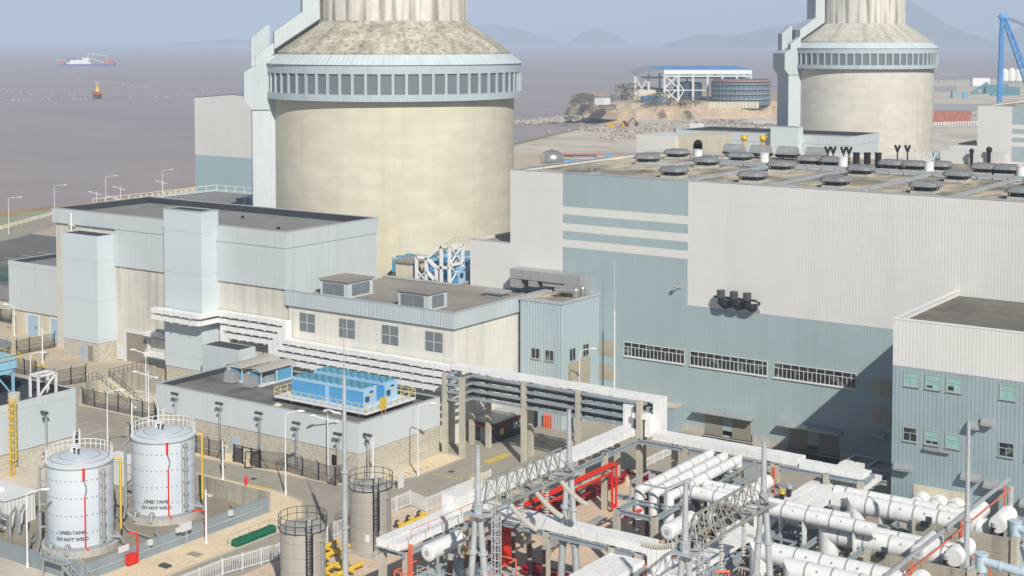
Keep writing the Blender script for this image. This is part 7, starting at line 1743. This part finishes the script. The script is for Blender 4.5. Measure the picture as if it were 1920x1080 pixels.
# machines on the shore
def digger(px_, D, m, label, flip):
    c = far(px_, D); t = thing('excavator', label, 'excavator', (c.x,c.y,0), 'excavators on the rubble'); x, y = c.x, c.y
    obj('track', B().box(x-2.2,y-1.8,0,x+2.2,y-1.0,1.1).box(x-2.2,y+1.0,0,x+2.2,y+1.8,1.1), MT['steel_dark'], t)
    obj('body', B().box(x-2.2,y-1.6,1.2,x+1.8,y+1.6,3.2).box(x+.2*flip-.8,y-1.4,3.2,x+.2*flip+.8,y+.2,4.6), m, t)
    b = B().bar((x+1.5*flip,y,2.5),(x+5*flip,y+1,6.4),.7); b.bar((x+5*flip,y+1,6.4),(x+8*flip,y+1.6,3.4),.55); obj('boom', b, m, t)
    obj('bucket', B().box(x+7.4*flip-.8,y+.8,1.8,x+7.4*flip+.8,y+2.4,3.4), m, t)
digger(1146,890*.99,MT['yellow'],'yellow excavator on the shore beside the rubble',1)
digger(1172,900,mat('maroon_machine',(.22,.04,.045),.6),'maroon excavator with raised arm on the rubble',1)
def sheet(px_, D, wdt, dep, h, m, label, name, cat, z=0):
    c = far(px_, D); p = [c-R_*wdt/2-F_*dep/2, c+R_*wdt/2-F_*dep/2, c+R_*wdt/2+F_*dep/2, c-R_*wdt/2+F_*dep/2]
    return solo(name, B().prism([(q.x,q.y) for q in p], z, z+h), m, label, cat)
teal = mat('mint_sheet',(.25,.52,.45),.7,var=.1,vs=.2)
sheet(1176,660,17,22,.6,teal,'mint green sheet spread on the ground behind the hall roof','ground_sheet','sheet')
sheet(1070,640,15,10,.8,mat('green_net',(.10,.27,.13),.8,var=.3,vs=.4),'green net heap near the shore road','net_heap','net')
sheet(1077,660,20,6,2.4,MT['steel_dark'],'stack of dark steel formwork near the shore road','formwork_stack','stack')
sheet(1095,650,10,6,2.6,MT['steel'],'grey plate stack right of the dark formwork','plate_stack','stack')
t_ = sheet(1052,610,15,5,4.6,MT['blue_unit'],'bright blue site cabins behind the left end of the hall roof','site_cabin','cabin')
sheet(1068,612,8,4,2.4,MT['white'],'white container beside the bright blue cabins','container','container')
sheet(1143,668,4,3,2.4,MT['blue_unit'],'small blue tarpaulin heap behind the hall roof','tarp_heap','tarpaulin')
sheet(1198,665,5,4,2.6,mat('deep_blue_tarp',(.03,.10,.28),.7),'dark blue drums on the mint green sheet','drum_stack','drum')
sheet(1170,690,60,1.2,1.0,mat('dusty_red_rail',(.42,.17,.13),.8),'long rusty red rail on the ground behind the hall roof','rail','rail')
c = far(1000,600); b = B()
for i in range(9): q = c+R_*(i*1.4-6); b.bar(q, q+V((0,0,3)), .9)
solo('white_barrier', b, MT['white'], 'row of white barrier panels by the left end of the hall roof', 'barrier')
sheet(988,560,2.0,2,4,MT['yellow'],'yellow valve cover by the left end of the hall roof','valve_cover','cover')
c = far(1307,830); solo('white_block', B().prism([(c.x-3,c.y-3),(c.x+3,c.y-3),(c.x+3,c.y+3),(c.x-3,c.y+3)],0,7), MT['white'], 'small white hut among the rubble left of the farther reactor', 'hut')
sheet(1293,835,16,6,4,MT['steel'],'grey steel frame beside the small white hut','frame_stack','frame')
sheet(1445,760,12,6,3.5,MT['hood'],'grey machinery pile beside the farther stair shaft','machine_pile','machine')
# far right: depot yard
sheet(1774,955,32,6,8,MT['rust'],'row of rusty red containers right of the farther reactor','rusty_container','container')
b = B(); c = far(1790,900)
for i in range(30): q = c+R_*(i*2-32)+F_*(i*.9); b.bar(q, q+V((0,0,3)), .5)
solo('site_fence', b.bar(c-R_*32+V((0,0,2.6)),c+R_*28+F_*27+V((0,0,2.6)),.3), MT['white'], 'white site fence in front of the rusty containers', 'fence')
b = B(); c = far(1770,640)
for i in range(20): q = c+R_*(i*1.3-4)+F_*(i*2.5); b.bar(q, q+V((0,0,4)), .3)
for z in (1.5,3.8): b.bar(c-R_*4+V((0,0,z)), c+R_*21+F_*48+V((0,0,z)), .15)
solo('site_fence', b, MT['white'], 'tall white mesh fence between the farther reactor and its hall', 'fence')
sheet(1812,600,16,5,4.5,mat('dark_teal_truck',(.03,.10,.10),.6),'dark green trucks parked beside the twin hall','truck_row','truck')
sheet(1797,612,10,4,6,mat('teal_tank',(.04,.22,.17),.6),'green tank body behind the dark trucks','green_tank','tank')
sheet(1758,640,6,4,5,MT['teal_steel'],'small teal cabin at the foot of the farther reactor','teal_cabin','cabin')
def silo_far(px_, D, r, z1, label):
    c = far(px_, D); t = thing('cement_silo', label, 'silo', (c.x,c.y,0), 'white cement silos'); b = B().lathe((c.x,c.y,0), [(r,10),(r,z1),(r*.6,z1+2.5),(0,z1+3)], 24); obj('body', b, MT['silo_white'], t)
    b = B()
    for k in range(4): a = k*PI/2+.4; b.bar((c.x+r*.8*math.cos(a),c.y+r*.8*math.sin(a),0),(c.x+r*.8*math.cos(a),c.y+r*.8*math.sin(a),10.2),.8)
    obj('leg', b, MT['steel'], t)
for i, x in enumerate((1884,1897,1910,1922)): silo_far(x,1560,3.8,20+i % 2,'white cement silo behind the blue crane, %s from the left' % nm[i])
for i, (x0, x1, y0, y1, D, lab) in enumerate(((1822,1852,178,158,1450,'teal conveyor sloping up beside the white cement silos, left one'),(1858,1890,180,160,1400,'teal conveyor sloping up in front of the white cement silos, right one'))):
    p, q = far(x0,D)+V((0,0,.5)), far(x1,D)+V((0,0,11)); b = B().bar(p, q, 3, 2.2)
    for k in (.35,.65,.95): c = p.lerp(q,k); b.bar(c, V((c.x,c.y,0)), .8)
    solo('conveyor', b, MT['teal_steel'], lab, 'conveyor', 'teal conveyors')
sheet(1860,1460,15,8,9,mat('plant_teal',(.10,.22,.25),.7),'teal batching plant house between the two conveyors','batching_plant','building')
sheet(1893,1420,18,8,8,bpy.data.materials['plant_teal'],'teal batching plant house at the foot of the cement silos','batching_plant','building')
sheet(1838,1700,20,8,9,MT['silo_white'],'white store house beyond the teal conveyors','store_house','building')
sheet(1770,1500,24,8,6,MT['hood'],'grey stack yard beyond the rusty containers','stack_yard','stack')
sheet(1795,1350,10,6,6,MT['steel_blue'],'blue-grey containers in a row beyond the farther reactor','container_row','container')
sheet(1808,1350,5,6,5,MT['blue_unit'],'small blue container in the far depot yard','container','container')
struct('depot_track', B().prism([tuple(far(1750,1100).xy),tuple(far(2000,1100).xy),tuple(far(2000,1230).xy),tuple(far(1750,1230).xy)],0,.05), mat('grey_yard',(.40,.39,.37),.95,var=.1,vs=.02))
c0 = far(1762,1750); b = B(); b.bar(c0,c0+V((0,0,12)),1); b.bar(c0+R_*20,c0+R_*20+V((0,0,12)),1); b.bar(c0+V((0,0,12)),c0+R_*20+V((0,0,12)),1); b.bar(c0+R_*10,c0+R_*10+V((0,0,12)),.7)
solo('gate_frame', b, MT['steel_blue'], 'thin grey goal-shaped frame on the far shore right of the farther reactor', 'frame')
# blue crawler crane
D = 1000; c = far(1875,D); t = thing('crawler_crane', 'tall blue lattice crane with hanging mast and sloping jib at the right edge', 'crane', (c.x,c.y,0))
def lattice(b, p, q, w0, w1, n, mw, bw):
    p, q = V(p), V(q); d = (q-p).normalized(); a = d.cross(F_).normalized(); e = a.cross(d)
    cor = lambda f, i: p.lerp(q,f)+a*(w0+(w1-w0)*f)*(.5 if i in (0,1) else -.5)+e*(w0+(w1-w0)*f)*(.5 if i in (0,3) else -.5)
    for i in range(4): b.bar(cor(0,i), cor(1,i), mw)
    for k in range(n):
        for i in range(4): b.bar(cor(k/n,i), cor((k+1)/n,(i+1) % 4), bw); 
        for i in range(4): b.bar(cor(k/n,i), cor(k/n,(i+1) % 4), bw)
top = far(1877,D)+V((0,0,fz(32,D))); 
b = B(); b.bar(far(1874.5,D)+V((0,0,0)), top, 2.2, 1.8); lattice(b, far(1874.5,D), top, 2.6,2.0, 18, .35,.2); obj('mast', b, MT['crane_blue'], t)
b = B(); lattice(b, top+R_*1, far(1962,D)+V((0,0,-5)), 2.2,6.5, 14, .55,.28); lattice(b, top+R_*2, far(1940,D)+V((0,0,10)), 1.5,3.0, 12, .35,.2); obj('jib', b, MT['crane_blue'], t)
b = B().ball(top, 2.6, 8, 6); b.bar(top-R_*3,top+R_*5+V((0,0,-2)),1.5); obj('head', b, MT['crane_blue'], t)
b = B()
for k in range(4): b.wire(top+R_*4+V((0,0,-.6*k)), far(1990,D)+V((0,0,fz(73,D)-.8*k)), .14)
obj('cable', b, MT['steel_dark'], t)

for o in LOCALS:
    pass
for o in bpy.data.objects:
    if '_loc' in o.keys(): del o['_loc']
# plain landmark wording for the labels
SWAP = [('the left gantry','the red-pipe gantry'),('the right gantry','the white-duct gantry'),('the right gantry','the white-duct gantry'),(', the left one above the red pipes',', the one above the red pipes'),(', the right one before the large white ducts',', the one before the large white ducts'),
 (' from the left nearest the front roof edge',' from the striped hall end, front edge row'),(' from the left in the middle row before the trunk pipe',' from the striped hall end, middle row'),(' from the left in the row behind the trunk pipe',' from the striped hall end, row behind trunk pipe'),(' from the left in the close group at the far right behind the trunk pipe',' of the close group at the far roof end'),
 ('first from the left on the hall roof','first from the roof penthouse'),('from the left on the hall roof','from the roof penthouse'),('on the hall roof, first from the left','on the hall roof, first from the penthouse'),
 ('against the long side of the chiller building, ','along the long chiller building wall, '),(' from the left edge',' from the picture edge'),
 ('long rack of four white covered trays stepping down the concrete wall and running out on concrete columns','rack of four white covered trays running from the concrete wall out onto concrete columns'),
 ('near reactor building of cream concrete with a stained cone roof and a blue-grey band of air inlets','near reactor building of cream concrete with stained cone roof and blue-grey inlet band'),
 ('bright red pipes running along the tray bridge and dropping in a U in the middle of the yard','bright red pipes running along the broad tray bridge and dropping in a U'),
 ('low concrete building with four grey louvre windows and a ribbed blue parapet behind the white pipe rack','low concrete building with four grey louvre windows and a ribbed blue parapet'),
 ('low grey lean-to with a sandy roof and a hooded duct at the foot of the hall','low grey lean-to with sandy roof and hooded duct at the hall foot'),
 ('bright blue chiller with a double row of roof fans, at the back of the platform by the white trays','bright blue chiller at the back of the platform beside the white trays'),
 ('large white duct with a mitred elbow, the middle one in front of the upper fire wall','large white mitred duct in front of the farther fire wall'),
 ('tall white street lamp with curved arm at the kerb in front of the dark security fence','tall white street lamp at the kerb in front of the dark security fence'),
 ('tall white street lamp on the gravel strip beside the block end wall of the chiller building','tall white street lamp on gravel beside the chiller building end wall'),
 ('two-armed white lamp seen over the dark roof edge, the lowest one, just clear of the roof edge','two-armed white lamp just clear of the dark roof edge, the lowest one'),
 ('pale blue transformer with white oil drum and brown bushings at the bottom beside','pale blue transformer with white oil drum and brown bushings beside')]
for o in bpy.data.objects:
    if 'label' in o.keys():
        l = o['label']
        for a_, b_ in SWAP: l = l.replace(a_, b_)
        o['label'] = l
